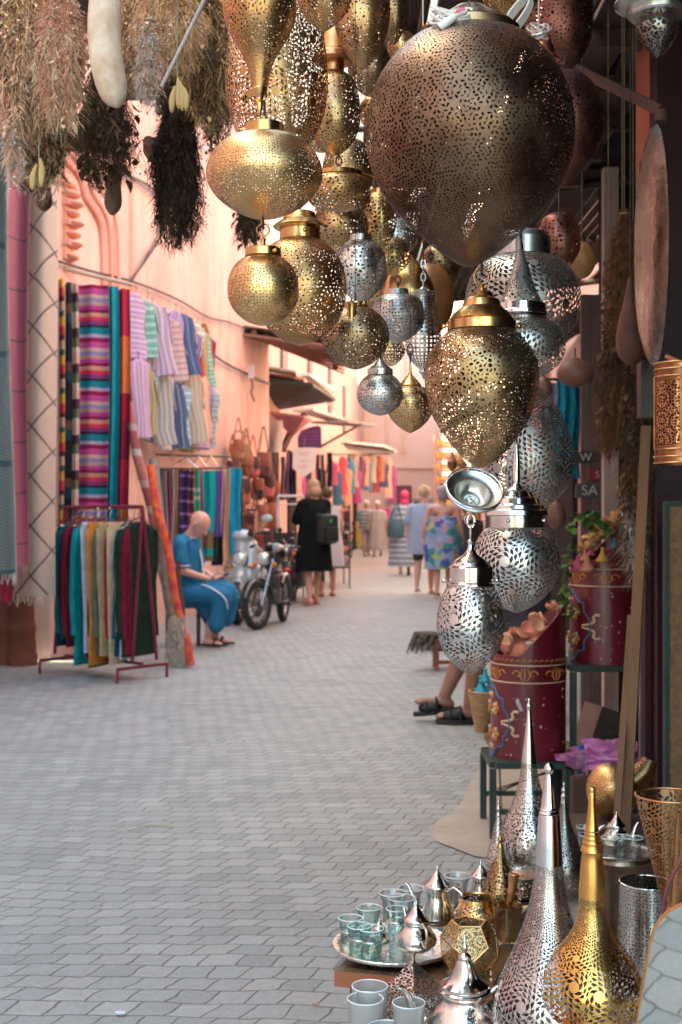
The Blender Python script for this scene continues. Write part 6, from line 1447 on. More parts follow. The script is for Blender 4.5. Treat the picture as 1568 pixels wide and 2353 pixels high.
# ---------------------------------------------------------------- herbs and gourds overhead (near)
G1 = 'dried herb bundles hung overhead'
bundle('tan and pink herb bundle at the picture corner with straw coloured leaves',60,-60,330,75,2.9,[herb_tan,herb_gold,herb_tan,herb_olive],21,2200,.020,.0045,320,group=G1)
bundle('rosy tan herb bundle next to the long pale gourd',140,-50,300,60,2.85,[simple('dried_herb_rose',(.70,.33,.21),(.42,.18,.12),.9,ns=30),herb_tan,herb_straw],22,1700,.020,.005,280,group=G1)
bundle('lower dark olive bundle with long straw leaves under the corner bundle',95,120,445,70,3.1,[herb_olive,herb_straw,herb_dark,herb_tan],23,1800,.034,.007,260,group=G1)
bundle('silvery seed head sprays dangling at the picture edge',30,230,430,22,2.9,[herb_grey,herb_tan],24,260,.02,.006,30,group=G1)
bundle('deep shadowed bundle with drooping leaves under the pale gourd',235,150,440,62,3.3,[herb_olive,herb_dark,herb_brown],25,1500,.040,.008,220,group=G1)
bundle('golden wiry herb bundle beyond the long pale gourd',385,-60,170,80,2.9,[herb_gold,herb_tan,herb_gold],26,1700,.018,.004,260,group=G1)
bundle('golden brown feathery bundle beside the pointed drop lantern',475,-60,300,46,3.1,[herb_gold,herb_brown,herb_olive],27,1900,.022,.005,200,group=G1)
bundle('nearly black long herb bundle hanging lowest of all',408,190,578,58,3.5,[herb_dark,simple('dried_herb_black',(.035,.022,.018),(.015,.01,.008),.9),herb_dark],28,2600,.016,.004,420,group=G1)
bundle('wispy golden bundle filling the gap beside the pale gourd',305,-60,200,48,3.2,[herb_gold,herb_brown,herb_tan],32,1500,.020,.004,160,group=G1)
bundle('brown feathery bundle in shade nearest the tall yellow egg lantern',500,-20,360,34,3.5,[herb_brown,herb_olive,herb_gold],33,1500,.022,.005,140,group=G1)
bundle('dim brown bundle behind the yellow pods',420,60,290,60,3.6,[herb_brown,herb_dark,herb_olive],34,1700,.022,.005,140,group=G1)
bundle('grey white lavender spray crossing in front of the dark gourd',345,40,250,26,2.8,[herb_grey,herb_tan],29,500,.014,.004,50,group=G1)
bundle('small dark bundle seen under the dotted disc lantern',572,440,565,28,4.2,[herb_dark,herb_olive],30,500,.035,.009,50,group=G1)
bundle('small dark leafy bundle behind the gold teardrop shade',1040,500,640,26,4.2,[herb_dark,herb_olive],31,400,.035,.009,50,group=G1)
gourdm = simple('pale_gourd_skin',(.80,.66,.52),(.52,.32,.20),.5,ns=16,bs=.25,det=8)
z = 2.75; s = z/F; t = thing('long_gourd', 'long pale curved gourd hanging in front of the herb bundles', 'gourd', P(265,250,z))
pts = [(250,-60),(243,0),(240,60),(242,110),(249,160),(259,205),(267,232),(271,247)]
bm = BM(); pp = catmull([((x-265)*s,0,(250-y)*s) for x,y in pts],4); rr = catmull([(34*s,),(37*s,),(38*s,),(38*s,),(38*s,),(34*s,),(24*s,),(6*s,)],4); tube(bm, pp, [r[0] for r in rr], 28); obj('shell', bm, gourdm, t)
bm = BM(); tube(bm, [((238-265)*s,0,310*s),((238-265)*s,0,2.85-P(265,250,z).z)], .004, 6); obj('cord', bm, simple('twine',(.35,.27,.17)), t)
gdk = simple('dark_gourd_skin',(.16,.06,.04),(.08,.03,.025),.5,ns=8)
for lb,pts,rs,z,m in [('brown club gourd poking out below the shadowed bundle',[(262,380),(262,420),(260,470),(258,494)],[14,16,20,6],3.4,simple('brown_gourd_skin',(.22,.13,.09),(.13,.08,.05),.6)),
   ('dark ball gourd with curved neck in the shade behind the lavender spray',[(420,250),(400,300),(375,335),(352,350),(335,360)],[8,14,26,38,12],3.6,gdk),
   ('dark gourd tip under the leftmost bundles',[(102,400),(102,440),(102,470),(102,485)],[10,16,18,6],3.3,gdk)]:
    s = z/F; x1,y1 = pts[-1]; t = thing('dried_gourd', lb, 'gourd', P(x1,y1,z), group='gourds among the herb bundles'); bm = BM()
    pp = catmull([((x-x1)*s,0,(y1-y)*s) for x,y in pts],4); rr = catmull([(r*s,) for r in rs],4); tube(bm, pp, [r[0] for r in rr], 24); obj('shell', bm, m, t)
    bm = BM(); tube(bm, [pp[0],(pp[0][0],0,2.85-P(x1,y1,z).z)], .004, 6); obj('cord', bm, simple('twine',(.35,.27,.17)), t)
for lb,x,y0,y1,z in [('bunch of yellow pods hanging under the golden wiry herbs',408,150,262,2.8),('pair of pale straw pods in the corner bundle',90,330,440,2.9)]:
    t = thing('pod_bunch', lb, 'dried pods', P(x,y1,z), group='pods among the herb bundles'); s = z/F; rr = random.Random(int(x)); 
    for k in range(7 if x > 200 else 3):
        dx = (rr.uniform(-22,22))*s; dz = rr.uniform(0,25)*s; bm = BM(); L_ = (y1-y0)*s*.55
        pp = [(dx*.4,0,dz+L_),(dx,0,dz+L_*.6),(dx*1.1,-.003,dz+L_*.2),(dx*1.05,0,dz)]; tube(bm, catmull(pp,3), [.003,.004,.006,.007,.0075,.007,.0065,.0055,.004,.001], 8); obj('pod', bm, simple('straw_pod',(.62,.42,.18),(.48,.30,.11),.6), t)
    bm = BM(); tube(bm, [(0,0,L_),(0,0,2.85-P(x,y1,z).z)], .002, 5); obj('cord', bm, simple('twine',(.35,.27,.17)), t)
z = 2.7; bm = BM(); tube(bm, [P(500,-60,z),P(372,200,z)], .0045, 8); o = obj('cane', bm, simple('pale_cane',(.48,.40,.38),(.36,.28,.26),.5)); tagp(o,'pale straight cane slanting across the herb bundles','cane')
bm = BM()
beamz = 2.86
for (y_,x0,x1) in ((2.85,-1.6,-.1),(3.4,-1.7,-.1)): tube(bm, [(x0,y_,beamz),(x1,y_,beamz)], .03, 8)
o = obj('herb_pole', bm, wood_dk); tagp(o,'dark poles overhead carrying the herb bundles','pole')
t = thing('wooden_canopy', 'dark plank canopy in shade behind the herb bundles', 'canopy', (-.95,4.1,2.35))
for k,(y0,y1) in enumerate(((140,172),(175,205),(208,228),(232,262))):
    z = 4.0+.03*k; obj('board', box((XD(400 if k<3 else 440,z)+.95,z-4.1,(ZD(y0,z)+ZD(y1,z))/2-2.35),((260 if k<3 else 160)*z/F,.03,(y1-y0)*z/F)), wood_dk, t, smooth=False)
bm = BM()
for k in range(7): bx(bm,(-.55+k*.16,-.3,.52+.02*(k%2)),(.15,1.2,.02))
obj('roof_boards', bm, wood_dk, t, smooth=False)
bm = BM()
for k in range(2): bx(bm,(-.5+k*.9,-.1,1.2),(.05,.05,1.4))
obj('hanging_strut', bm, wood_dk, t, smooth=False)
# ================================================================ far lane
# middle distance building on the blanket side
A2, B2_ = Vector((-1.35,20.9,0)), Vector((.70,49.6,0)); d2 = B2_-A2; ang2 = math.atan2(d2.y,d2.x)
t = thing('shop_row', 'rose plastered row of small shops beyond the first building corner', 'building', (A2+B2_)/2, ang2)
L2 = d2.length
rose2 = simple('rose_plaster_far',(.69,.45,.395),(.61,.37,.33),.9,ns=1.5,bs=.2,det=6)
obj('wall', box((0,.16,3.1),(L2,.3,6.2)), rose2, t, smooth=False)
obj('return_wall', box((-L2/2+.1,1.2,3.1),(.25,2.2,6.2)), rose2, t, smooth=False)
dk = simple('opening_shade',(.03,.022,.025),(.018,.013,.015),.8)  # shade of the open doors put into flat dark sheets
for k,(u,w,h) in enumerate(((-.44,1.6,2.6),(-.33,1.3,2.5),(-.22,1.5,2.5),(-.08,1.6,2.4),(.08,1.8,2.4),(.25,1.8,2.4),(.4,1.8,2.4))):
    obj('doorway_shade', box((u*L2,-.01,h/2),(w,.06,h)), dk, t, smooth=False)
for k,(u,hh_) in enumerate(((-.38,4.6),(-.2,4.6),(0,4.6),(.2,4.6))):
    obj('window', box((u*L2,-.02,hh_),(.8,.06,1.5)), simple('grey_shutter',(.16,.13,.14)), t, smooth=False)
# cream building closing the lane
creamw = simple('cream_plaster',(.62,.45,.38),(.54,.38,.31),.9,ns=.5,bs=.1,det=5)
t = thing('cream_building', 'sunlit cream plastered building closing the far end of the lane', 'building', (3.0,50,0))
obj('wall', box((-2,0,12),(26,.6,24)), creamw, t, smooth=False)
obj('dado', box((.9,-.34,.95),(4.4,.06,1.9)), simple('grey_dado',(.34,.30,.28),(.28,.25,.24),.8,ns=2), t, smooth=False)
obj('door', box((-.62,-.36,1.2),(.7,.08,2.4)), simple('plum_door',(.13,.03,.05)), t, smooth=False)
obj('string_course', box((0,-.34,3.1),(14,.10,.09)), creamw, t, smooth=False)
for k,(x_,h0,w) in enumerate(((-2.6,6.6,.25),(-2.0,6.6,.25),(-1.2,6.4,.12),(-.6,6.4,.12))): obj('pilaster', box((x_,-.34,h0),(w,.10,5.5)), simple('cream_shade_plaster',(.60,.40,.30),(.55,.36,.27),.9), t, smooth=False)
# building on the lantern side of the lane
A3,B3 = Vector((2.05,7.2,0)), Vector((3.75,49.6,0)); d3 = B3-A3; a3 = math.atan2(d3.y,d3.x); L3 = d3.length
t = thing('shop_row', 'rose plastered shops across the lane behind the herb buckets', 'building', (A3+B3)/2, a3)
obj('wall', box((0,-.2,4),(L3,.3,8)), rose2, t, smooth=False)
for k in range(9): obj('doorway_shade', box((-L3/2+2+k*4.6,-.03,1.25),(2.6,.06,2.5)), dk, t, smooth=False)
# awnings
tin = simple('weathered_tin',(.62,.56,.52),(.36,.28,.25),.5,.2,ns=4,bs=.3)
def quadslab(name, label, cat, pts, th, m, group='awnings over the lane'):
    c = sum(pts,Vector())/len(pts); bm = BM(); A = [bm.verts.new(p-c) for p in pts]; B = [bm.verts.new(p-c-Vector((0,0,th))) for p in pts]
    bm.faces.new(A); bm.faces.new(B[::-1]); n = len(pts)
    for i in range(n): bm.faces.new((A[i],B[i],B[(i+1)%n],A[(i+1)%n]))
    bmesh.ops.recalc_face_normals(bm, faces=bm.faces); o = obj(name, bm, m, None, c, smooth=False); tagp(o, label, cat, group); return o
t = thing('slatted_awning', 'brown slatted wooden awning seen from below beyond the wall corner', 'awning', (-.9,19,3.6), group='awnings over the lane')
brs = simple('brown_slat',(.30,.15,.11),(.18,.08,.06),.7)
bm = BM()
P0,P1,P2_,P3 = P(560,770,18.6),P(790,800,18.6),P(790,858,20.3),P(606,785,20.6)
for k in range(8):
    u = k/7; a_ = P0.lerp(P3,u); b2 = P1.lerp(P2_,u); c = (a_+b2)/2; d = b2-a_; bx(bm, c-Vector((-.9,19,3.6)), (d.length,.13,.03), d.to_track_quat('X','Z').to_matrix().to_4x4())
obj('slat', bm, brs, t, smooth=False)
bm = BM()
for u in (.1,.5,.9):
    a_ = P0.lerp(P1,u); b2 = P3.lerp(P2_,u); tube(bm, [a_-Vector((-.9,19,3.55)), b2-Vector((-.9,19,3.55))], .05, 6)
obj('beam', bm, wood_dk, t)
quadslab('tin_roof','dark board roof layer over the slatted awning','roof',[P0+Vector((0,0,.14)),P1+Vector((0,0,.14)),P2_+Vector((0,0,.14)),P3+Vector((0,0,.14))],.03,wood_dk)
def pawn(label, pts, th, m, name='awning'): return quadslab(name, label, 'awning', [P(*p) for p in pts], th, m)
pawn('black shop awning with a pale edge under the tin roof',[(608,868,21.2),(720,880,21.2),(772,915,24),(612,940,24)],.06,simple('black_canvas',(.02,.03,.03)))
pawn('sunlit white tin sheet at the wall corner above the black awning',[(604,838,21.0),(680,852,21.0),(684,862,21.6),(606,850,21.6)],.03,tin)
pawn('rose tiled hood with scalloped edge between tin sheet and black awning',[(610,856,21.5),(700,868,21.5),(690,900,22.5),(612,885,22.5)],.05,simple('rose_tile',(.6,.25,.18)))
pawn('curved bright tin roof sloping down over the plum hood',[(690,858,22.0),(712,858,22.0),(772,894,24.5),(764,904,24.5)],.04,simple('white_tin',(.8,.78,.75)))
pawn('plum canvas hood below the curved tin roof',[(704,868,22.2),(760,902,24.4),(768,938,24.6),(716,890,22.4)],.04,simple('plum_canvas',(.25,.13,.14)))
pawn('rose pink canvas canopy beyond the wall corner',[(622,946,22.5),(700,955,22.5),(716,962,24),(672,1000,23)],.04,simple('rose_canvas',(.55,.20,.26)))
pawn('weathered tin sheets over the shops, second from the corner',[(672,940,24.5),(720,938,24.5),(796,962,29),(780,970,29)],.05,tin)
pawn('dark edged tin sheets further down the lane',[(715,968,26.5),(800,966,26.5),(866,974,33),(850,980,33)],.05,simple('dark_tin',(.22,.18,.17)))
pawn('white tin roof over the hanging dresses',[(782,1012,30),(884,1022,31),(912,1036,35),(800,1030,35)],.05,simple('white_tin',(.8,.78,.75)))
bm = BM(); tube(bm,[P(700,955,23.5),P(668,995,23),P(650,1035,22.8)],.07,6); o = obj('hood_valance',bm,simple('dark_brown_cloth',(.10,.05,.05))); tagp(o,'dark brown curved valance under the rose canopy','valance')
bm = BM(); tube(bm,[P(735,1028,28),P(830,975,29)],.03,6); tube(bm,[P(795,1020,30),P(905,1036,33)],.03,6); o = obj('awning_strut',bm,steel); tagp(o,'thin dark struts propping the far tin sheets','strut')
t = thing('white_banner', 'white cloth hanging from the rose canopy beside the wall corner', 'banner', P(630,1040,22)); obj('cloth', cloth(.30,.55,1,.03,10,10), simple('pale_banner',(.60,.52,.52)), t, (0,0,.55))
# purple sign, pennant
inkp = simple('pink_ink',(.65,.25,.42)); inkm = simple('magenta_ink',(.45,.05,.30))
t = thing('purple_sign', 'purple arched shop sign with lines of magenta writing', 'sign', P(712,1030,23)); s = 23/F
poly = [(-27*s,0),(27*s,0),(27*s,46*s),(20*s,52*s),(0,48*s),(-20*s,40*s),(-27*s,26*s)]
obj('board', prism(BM(), poly, .05), simple('purple_board',(.09,.025,.13)), t, smooth=False)
bm = BM(); rr = random.Random(4)
for yy in (36,28,20,11):
    x_ = -19
    while x_ < 20: w = rr.uniform(2,5); bx(bm,(x_*s,-.03,yy*s),(w*s,.008,2.2*s)); x_ += w+2
obj('lettering', bm, inkm, t, smooth=False)
t = thing('pennant_sign', 'white five sided pennant sign with faint pink writing and pink tassel', 'sign', P(699,1097,21.6)); s = 21.6/F
poly = [(-26*s,68*s),(-26*s,20*s),(0,0),(26*s,20*s),(26*s,68*s)]
obj('board', prism(BM(), poly, .03), simple('white_board',(.66,.60,.58),(.6,.54,.52),.8), t, smooth=False)
bm = BM()
for yy,w_ in ((56,14),(51,9),(38,8),(26,13),(22,8)):
    x_ = -w_
    while x_ < w_: w = rr.uniform(1.5,4); bx(bm,(x_*s,-.02,yy*s),(w*s,.006,1.6*s)); x_ += w+1.3
obj('lettering', bm, inkp, t, smooth=False)
bm = BM(); loft(bm,[(0,0,0,3*s,3*s),(0,0,-20*s,5*s,5*s),(0,0,-42*s,3*s,3*s)],10); obj('tassel', bm, simple('hot_pink',(.75,.08,.38)), t)
bm = BM(); tube(bm,[(0,.0,68*s),(0,.05,92*s)],.012,5); obj('cord', bm, steel, t)
# dark doors with purple cloth
for i,(x0,x1,y0,y1,c,z,lb) in enumerate([(645,656,1050,1150,(.12,.05,.09),22.3,'dull plum caftan nearest the wall corner'),(657,668,1040,1150,(.16,.07,.17),22.4,'violet caftan behind the pennant sign'),(668,680,1040,1150,(.02,.015,.03),22.5,'black caftan behind the pennant sign'),(727,735,1045,1140,(.18,.04,.06),23.2,'dark red caftan behind the blonde woman'),(738,746,1045,1140,(.12,.10,.10),23.6,'grey caftan beside the dark red one'),(752,765,1040,1120,(.04,.03,.03),24.2,'black caftan beyond the blonde woman')]):
    h = (y1-y0)*z/F; o = obj('hanging_caftan', cloth((x1-x0)*z/F,h,1.3,.03,8,10,1,i), simple('caftan_%d'%i,c), None, P((x0+x1)/2,y0,z)); tagp(o,lb,'caftan','caftans in the shop doorways')
dress = [(.45,.03,.12),(.02,.10,.18),(.55,.06,.10),(.62,.36,.24),(.03,.25,.36),(.50,.35,.28),(.40,.06,.20),(.12,.03,.10),(.62,.32,.20),(.10,.20,.32),(.55,.48,.42),(.35,.05,.07),(.60,.22,.14),(.05,.06,.18),(.58,.40,.3),(.3,.06,.2)]
dn = ['magenta','navy','red','apricot','petrol blue','beige','raspberry','dark plum','orange','steel blue','off white','wine','coral','indigo','sand','violet']
pos = [(764,1060),(776,1085),(788,1050),(797,1078),(803,1052),(812,1040),(820,1080),(829,1050),(838,1046),(845,1060),(853,1044),(862,1070),(872,1048),(882,1064),(892,1052),(901,1068)]
for i,((x,y),c) in enumerate(zip(pos,dress)):
    z = 25.5+(x-764)*.075; h = (55+(i*37)%40)*z/F; w = 12*z/F; t = None
    o = obj('hanging_dress', garment(h,w*2.0,.05,h*.4,i+70), simple('dress_%d'%i,c), None, P(x,y,z), (0,0,.4+.3*math.sin(i))); tagp(o, dn[i]+' dress hanging '+('under the white tin roof' if x > 800 else 'outside the shops before the white tin roof'), 'dress', 'dresses outside the far shops')
bm = BM(); tube(bm,[P(755,1045,25.4),P(905,1042,36)],.025,6); o = obj('dress_rail',bm,steel); tagp(o,'rail of the far hanging dresses','rail')
# postcard / trinket spinner
def speckled(name, cols, sc_, rough=.6):
    m, nt, b, out = new_mat(name); tc = nt.nodes.new('ShaderNodeTexCoord'); v = nt.nodes.new('ShaderNodeTexVoronoi'); v.inputs['Scale'].default_value = sc_; nt.links.new(tc.outputs['Object'], v.inputs['Vector'])
    sp_ = nt.nodes.new('ShaderNodeSeparateColor'); nt.links.new(v.outputs['Color'], sp_.inputs[0])
    r = rampn(nt, sp_.outputs[0], [(i/len(cols),c) for i,c in enumerate(cols)], 'CONSTANT'); nt.links.new(r, b.inputs['Base Color']); b.inputs['Roughness'].default_value = rough; return m
spk = speckled('trinkets',[(.05,.04,.05),(.35,.08,.12),(.10,.16,.18),(.45,.35,.32),(.12,.06,.10),(.5,.15,.1),(.05,.2,.22)],9)
for i,(x,z,w,y0,y1) in enumerate([(782,21.5,.32,1160,1262),(768,23,.35,1150,1220)]):
    p0 = P(x,y1,z); p0.z = 0; t = thing('trinket_stand',['wire stand crowded with small trinkets behind the woman in white','farther trinket stand in front of the shops'][i],'display stand',p0)
    h0,h1 = .35, ZD(y0,z)
    for k in range(5):
        hh_ = h0+(h1-h0)*k/5; obj('tray', box((0,0,hh_),(w,w,.03)), steel, t, smooth=False); bm = BM()
        r3 = random.Random(i*9+k)
        for q in range(14): ell(bm,(r3.uniform(-.45,.45)*w,r3.uniform(-.45,.45)*w,hh_+.09),(.035,.035,.07),0,1)
        obj('goods', bm, spk, t); t.children[-1]['kind'] = 'stuff'
    bm = BM()
    for sx in (-1,1):
        for sy in (-1,1): tube(bm,[(sx*w/2,sy*w/2,0),(sx*w/2,sy*w/2,h1)],.012,5)
    obj('upright', bm, steel, t)
# white frame with dark bin near motorcycles
p0 = P(668,1330,18.6); p0.z = 0
t = thing('tubular_rack', 'white tubular frame standing behind the motorcycles', 'rack', p0, .2)
bm = BM(); s = 18.6/F; H = ZD(1140,18.6); W = .19
for xs in (-W,W): tube(bm,[(xs,0,0),(xs,0,H)],.016,6)
tube(bm,[(-W,0,H),(W,0,H)],.02,6); tube(bm,[(-W,0,H-.12),(W,0,H-.12)],.012,6); obj('tube_frame', bm, simple('white_enamel',(.72,.68,.66)), t)
t = thing('black_bin', 'open black tapered crate standing in front of the white frame', 'crate', p0+Vector((-.05,-.35,.55))); bm = BM()
loft(bm,[(0,0,0,.17,.15),(0,0,.40,.24,.2),(0,0,.42,.25,.21)],4); bmesh.ops.rotate(bm, verts=bm.verts, cent=(0,0,0), matrix=Matrix.Rotation(PI/4,3,'Z')); obj('tub', bm, simple('dark_bin',(.045,.04,.04)), t, smooth=False)
wallbox('bin_stool','grey block carrying the black crate behind the motorcycles','stool',(p0.x-.05,p0.y-.35,.275),(.3,.3,.549),simple('grey_block',(.25,.2,.19)))
# right side far goods: yellow shelf, brass, black table
t = thing('goods_shelf', 'shelf of yellow goods on the sunny side far down the lane', 'shelf', (XD(1030,26),26,0)); s = 26/F
yg = speckled('yellow_goods',[(.7,.42,.04),(.45,.2,.06),(.65,.32,.05),(.2,.08,.05),(.72,.5,.15)],14)
for k in range(7):
    h_ = ZD(1190-k*27,26); obj('board', box((0,0,h_),(.52,.3,.03)), simple('pink_shelf',(.5,.26,.2)), t, smooth=False)
    bm = BM(); r3 = random.Random(k)
    for q in range(9): x_ = -.22+q*.055; bx(bm,(x_,-.05,h_+.015+.06),(.045,.06,.09+.05*r3.random()))
    o = obj('goods', bm, yg, t, smooth=False); o['kind'] = 'stuff'
for sx in (-1,1): obj('side', box((sx*.27,0,ZD(1000,26)/2),(.03,.3,ZD(1000,26))), simple('pink_shelf',(.5,.26,.2)), t, smooth=False)
for i,(x,y,z,r) in enumerate([(1062,1100,20,.13),(1075,1095,18,.09)]):
    t = thing('brass_bowl',['wide brass bowl hanging beyond the silver saucer','smaller brass bowl beside the wide one beyond the saucer'][i],'bowl',P(x,y,z)); obj('shell', lathe(BM(),[(r,.12),(r*.9,.05),(r*.5,0),(.001,0)],24,cap=False), gold, t)
p0 = Vector((XD(1075,GZ(1330)),GZ(1330),0)); t = thing('draped_table', 'table under a floor length black cloth on the sunny side of the lane', 'table', p0)
bm = BM(); loft(bm,[(0,0,1.12,.30,.35),(0,0,1.0,.31,.36),(0,0,.5,.32,.37,1),(0,0,.02,.34,.39,1.5)],32,9,.03); obj('tablecloth', bm, simple('black_cloth',(.015,.013,.015)), t)
bm = BM(); bx(bm,(0,0,1.13),(.45,.5,.02)); obj('table_top', bm, steel, t, smooth=False)
r3 = random.Random(8)
for i in range(5):
    t = thing('brass_cup',['brass','silver','amber','dark','copper'][i]+' cup standing on the black draped table','cup',p0+Vector((-.2+.09*i,-.2,1.141)),group='cups on the black draped table'); obj('shell', lathe(BM(),[(.03,.12),(.035,.1),(.03,.0),(.001,0)],14,cap=False), [gold,silver_dull,copper,bronze,copper][i], t)
# small thing hanging under the egg lantern in the distance
for i,(x,y0,y1,z,c,lb) in enumerate([(1040,1045,1085,19,(.35,.18,.10),'small brown lantern far behind the old brass egg'),(1060,1050,1080,17,(.5,.3,.12),'little brass lantern far behind the old brass egg')]):
    s = z/F; t = thing('far_lantern', lb, 'lantern', P(x,y1,z), group='far little lanterns'); h = (y1-y0)*s; obj('shade', lathe(BM(),[(.01,h*1.3),(.02,h),(h*.35,h*.6),(h*.3,h*.3),(.01,0)],20), simple('far_brass_%d'%i,c,None,.4,.6), t)
    bm = BM(); tube(bm,[(0,0,h*1.2),(0,0,3.2-P(x,y1,z).z)],.004,5); obj('wire', bm, steel, t)
bm = BM(); tube(bm,[(1.2,18.5,3.2),(3.2,18.5,3.2)],.02,6); o = obj('lantern_bar',bm,steel); tagp(o,'bar carrying the far little lanterns','bar')
# fringed stool at right of lane
z = 10.1; s = z/F; t = thing('low_stool', 'low orange wooden stool draped with a grey fringed hide', 'stool', (XD(1025,z),z,0)); H = ZD(1462,z)
obj('seat', box((0.04,0,H-.02),(.30,.26,.03)), wood_or, t, smooth=False)
for sx in (-.08,.17):
    for sy in (-.1,.1): obj('leg', box((sx,sy,(H-.03)/2),(.035,.035,H-.03)), wood_or, t, smooth=False)
bm = BM(); bx(bm,(.045,-.1,.06),(.22,.02,.03)); bx(bm,(.045,-.1,.16),(.22,.02,.03)); obj('stretcher', bm, wood_or, t, smooth=False)
t = thing('fringed_hide', 'grey brown shaggy hide drooping over the low stool towards the lane', 'hide', (XD(1010,z),z,H)); bm = BM(); rr = random.Random(12)
for k in range(150):
    a_ = rr.uniform(-.16,.16); b2 = rr.uniform(-.14,.1); tube(bm, [(a_,b2,.01+.02*rr.random()),(a_-.05,b2-.04,-.0+.03*rr.random()),(a_-.08-rr.random()*.04,b2-.07,-.07-.06*rr.random())], [.009,.008,.003], 4)
obj('wool', bm, simple('grey_brown_wool',(.20,.16,.13),(.1,.08,.06),.95,ns=40), t)
# ================================================================ people and motorcycles
skin1 = simple('skin_tan', (.48,.24,.17), (.42,.20,.14), .5, ns=4); skin2 = simple('skin_pink', (.66,.34,.26), (.60,.29,.22), .5, ns=4); skin3 = simple('skin_brown', (.34,.17,.115), (.28,.13,.09), .5, ns=4)
def hand(w, d, n, k=1.0, curl=.5, side=1):
    """palm and five fingers; w wrist, d pointing dir, n palm normal"""
    w,d,n = Vector(w),Vector(d).normalized(),Vector(n).normalized(); s_ = d.cross(n).normalized()
    out = [('c',w,w+d*.035*k,.024*k,.028*k)]
    c = w+d*.055*k; out.append(('e',c,(.040*k,.036*k,.022*k)))
    for i,(o,L_) in enumerate(((-.027,.062),(-.009,.074),(.010,.070),(.027,.055))):
        b = w+d*.082*k+s_*o*k; m = b+(d*(1-curl*.4)+n*curl*.5).normalized()*L_*.5*k; e = m+(d*(1-curl)+n*curl).normalized()*L_*.5*k
        out += [('c',b-d*.02*k,m,.0095*k,.0088*k),('c',m,e,.0088*k,.0072*k)]
    b = w+d*.03*k-s_*side*.028*k; m = b+(d*.6-s_*side*.8+n*.3).normalized()*.035*k; e = m+(d*.8-s_*side*.2+n*.5).normalized()*.03*k
    out += [('c',b,m,.012*k,.010*k),('c',m,e,.010*k,.008*k)]
    return out
def head_prims(c, fwd, k=1.0, tilt=0):
    c = Vector(c); f = Vector((fwd[0],fwd[1],0)).normalized(); up = Vector((0,0,1))
    R = Matrix.Rotation(tilt,3, up.cross(f)) if tilt else Matrix.Identity(3)
    f2 = R @ f; u2 = R @ up; s_ = f2.cross(u2).normalized()
    rot = Matrix((f2,s_,u2)).transposed().to_4x4()
    Q = lambda a,b,d: c+(f2*a+s_*b+u2*d)*k
    pr = [('e',Q(-.008,0,.03),(.096*k,.076*k,.088*k),rot),('e',Q(.012,0,-.02),(.078*k,.064*k,.085*k),rot),('e',Q(.035,0,-.075),(.045*k,.043*k,.035*k),rot),
          ('c',Q(.082,0,.018),Q(.103,0,-.022),.010*k,.015*k),('e',Q(.080,0,-.052),(.016*k,.024*k,.009*k),rot),('e',Q(.076,0,.032),(.018*k,.050*k,.010*k),rot)]
    for q in (-1,1): pr += [('e',Q(-.008,.078*q,-.008),(.018*k,.009*k,.032*k),rot),('e',Q(.074,.028*q,.008),(.012*k,.014*k,.008*k),rot)]
    return pr, Q, rot
def stand_body(k, legs, arms, headc=(.03,0,1.60), fwd=(1,0), tilt=0, belly=0, wide=1.0):
    """facing +x. legs: list of (hip,knee,ankle); arms: (elbow,wrist,handdir,palm normal)"""
    pr = []
    S_ = lambda v: Vector(v)*k
    pr += [('c',S_((0,0,.93)),S_((0,0,1.10)),.125*k*wide,.115*k*wide),('e',S_((-.02,0,.92)),(.125*k,.165*k*wide,.12*k)),('c',S_((0,0,1.10)),S_((0,0,1.32)),.115*k,.10*k),('c',S_((0,-.11,1.33)),S_((0,.11,1.33)),.085*k,.085*k),('c',S_((-.01,-.165*wide,1.38)),S_((-.01,.165*wide,1.38)),.052*k,.052*k),('c',S_((0,0,1.36)),S_(Vector(headc)-Vector((.01,0,.08))),.058*k,.052*k)]
    hp, Q, rot = head_prims(S_(headc), fwd, k*1.02, tilt); pr += hp
    for i,(kn,an) in enumerate(legs):
        sy = -1 if i == 0 else 1; hip = S_((0,.085*sy,.90)); kn,an = S_(kn),S_(an)
        pr += [('c',hip,kn,.085*k,.056*k),('c',kn,kn.lerp(an,.35),.054*k,.056*k),('c',kn.lerp(an,.35),an,.056*k,.036*k),('c',an+Vector((-.02*k,0,-.035*k)),an+Vector((.15*k,0,-.055*k)),.036*k,.024*k),('e',an+Vector((-.035*k,0,-.045*k)),(.03*k,.03*k,.03*k))]
    for i,(el,wr,hd,pn) in enumerate(arms):
        sy = -1 if i == 0 else 1; sh = S_((-.01,.185*sy*wide,1.37)); el,wr = S_(el),S_(wr)
        pr += [('c',sh,el,.050*k,.040*k),('c',el,wr,.040*k,.027*k)]; pr += hand(wr,hd,pn,k,.45,-sy)
    return pr, Q, rot
def person_root(label, x, yf, rz, group=None): 
    z = GZ(yf); return thing('person', label, 'person', (XD(x,z),z,0), rz, group), z
def skirt(rings, waves, amp, m, par, name='dress', seg=40, ph=0): 
    bm = BM(); loft(bm, rings, seg, waves, amp, 0, ph); return obj(name, bm, m, par)
def shoes(an, k, m, par, name='sandal'):
    for a_ in an:
        a_ = Vector(a_)*k; bm = BM(); loft(bm,[(a_.x+.06*k,a_.y,a_.z-.085*k,.135*k,.048*k),(a_.x+.06*k,a_.y,a_.z-.068*k,.135*k,.048*k)],20); tube(bm,[(a_.x+.07*k,a_.y-.045*k,a_.z-.07*k),(a_.x+.07*k,a_.y,a_.z-.020*k),(a_.x+.07*k,a_.y+.045*k,a_.z-.07*k)],.012*k,6); obj(name, bm, m, par)
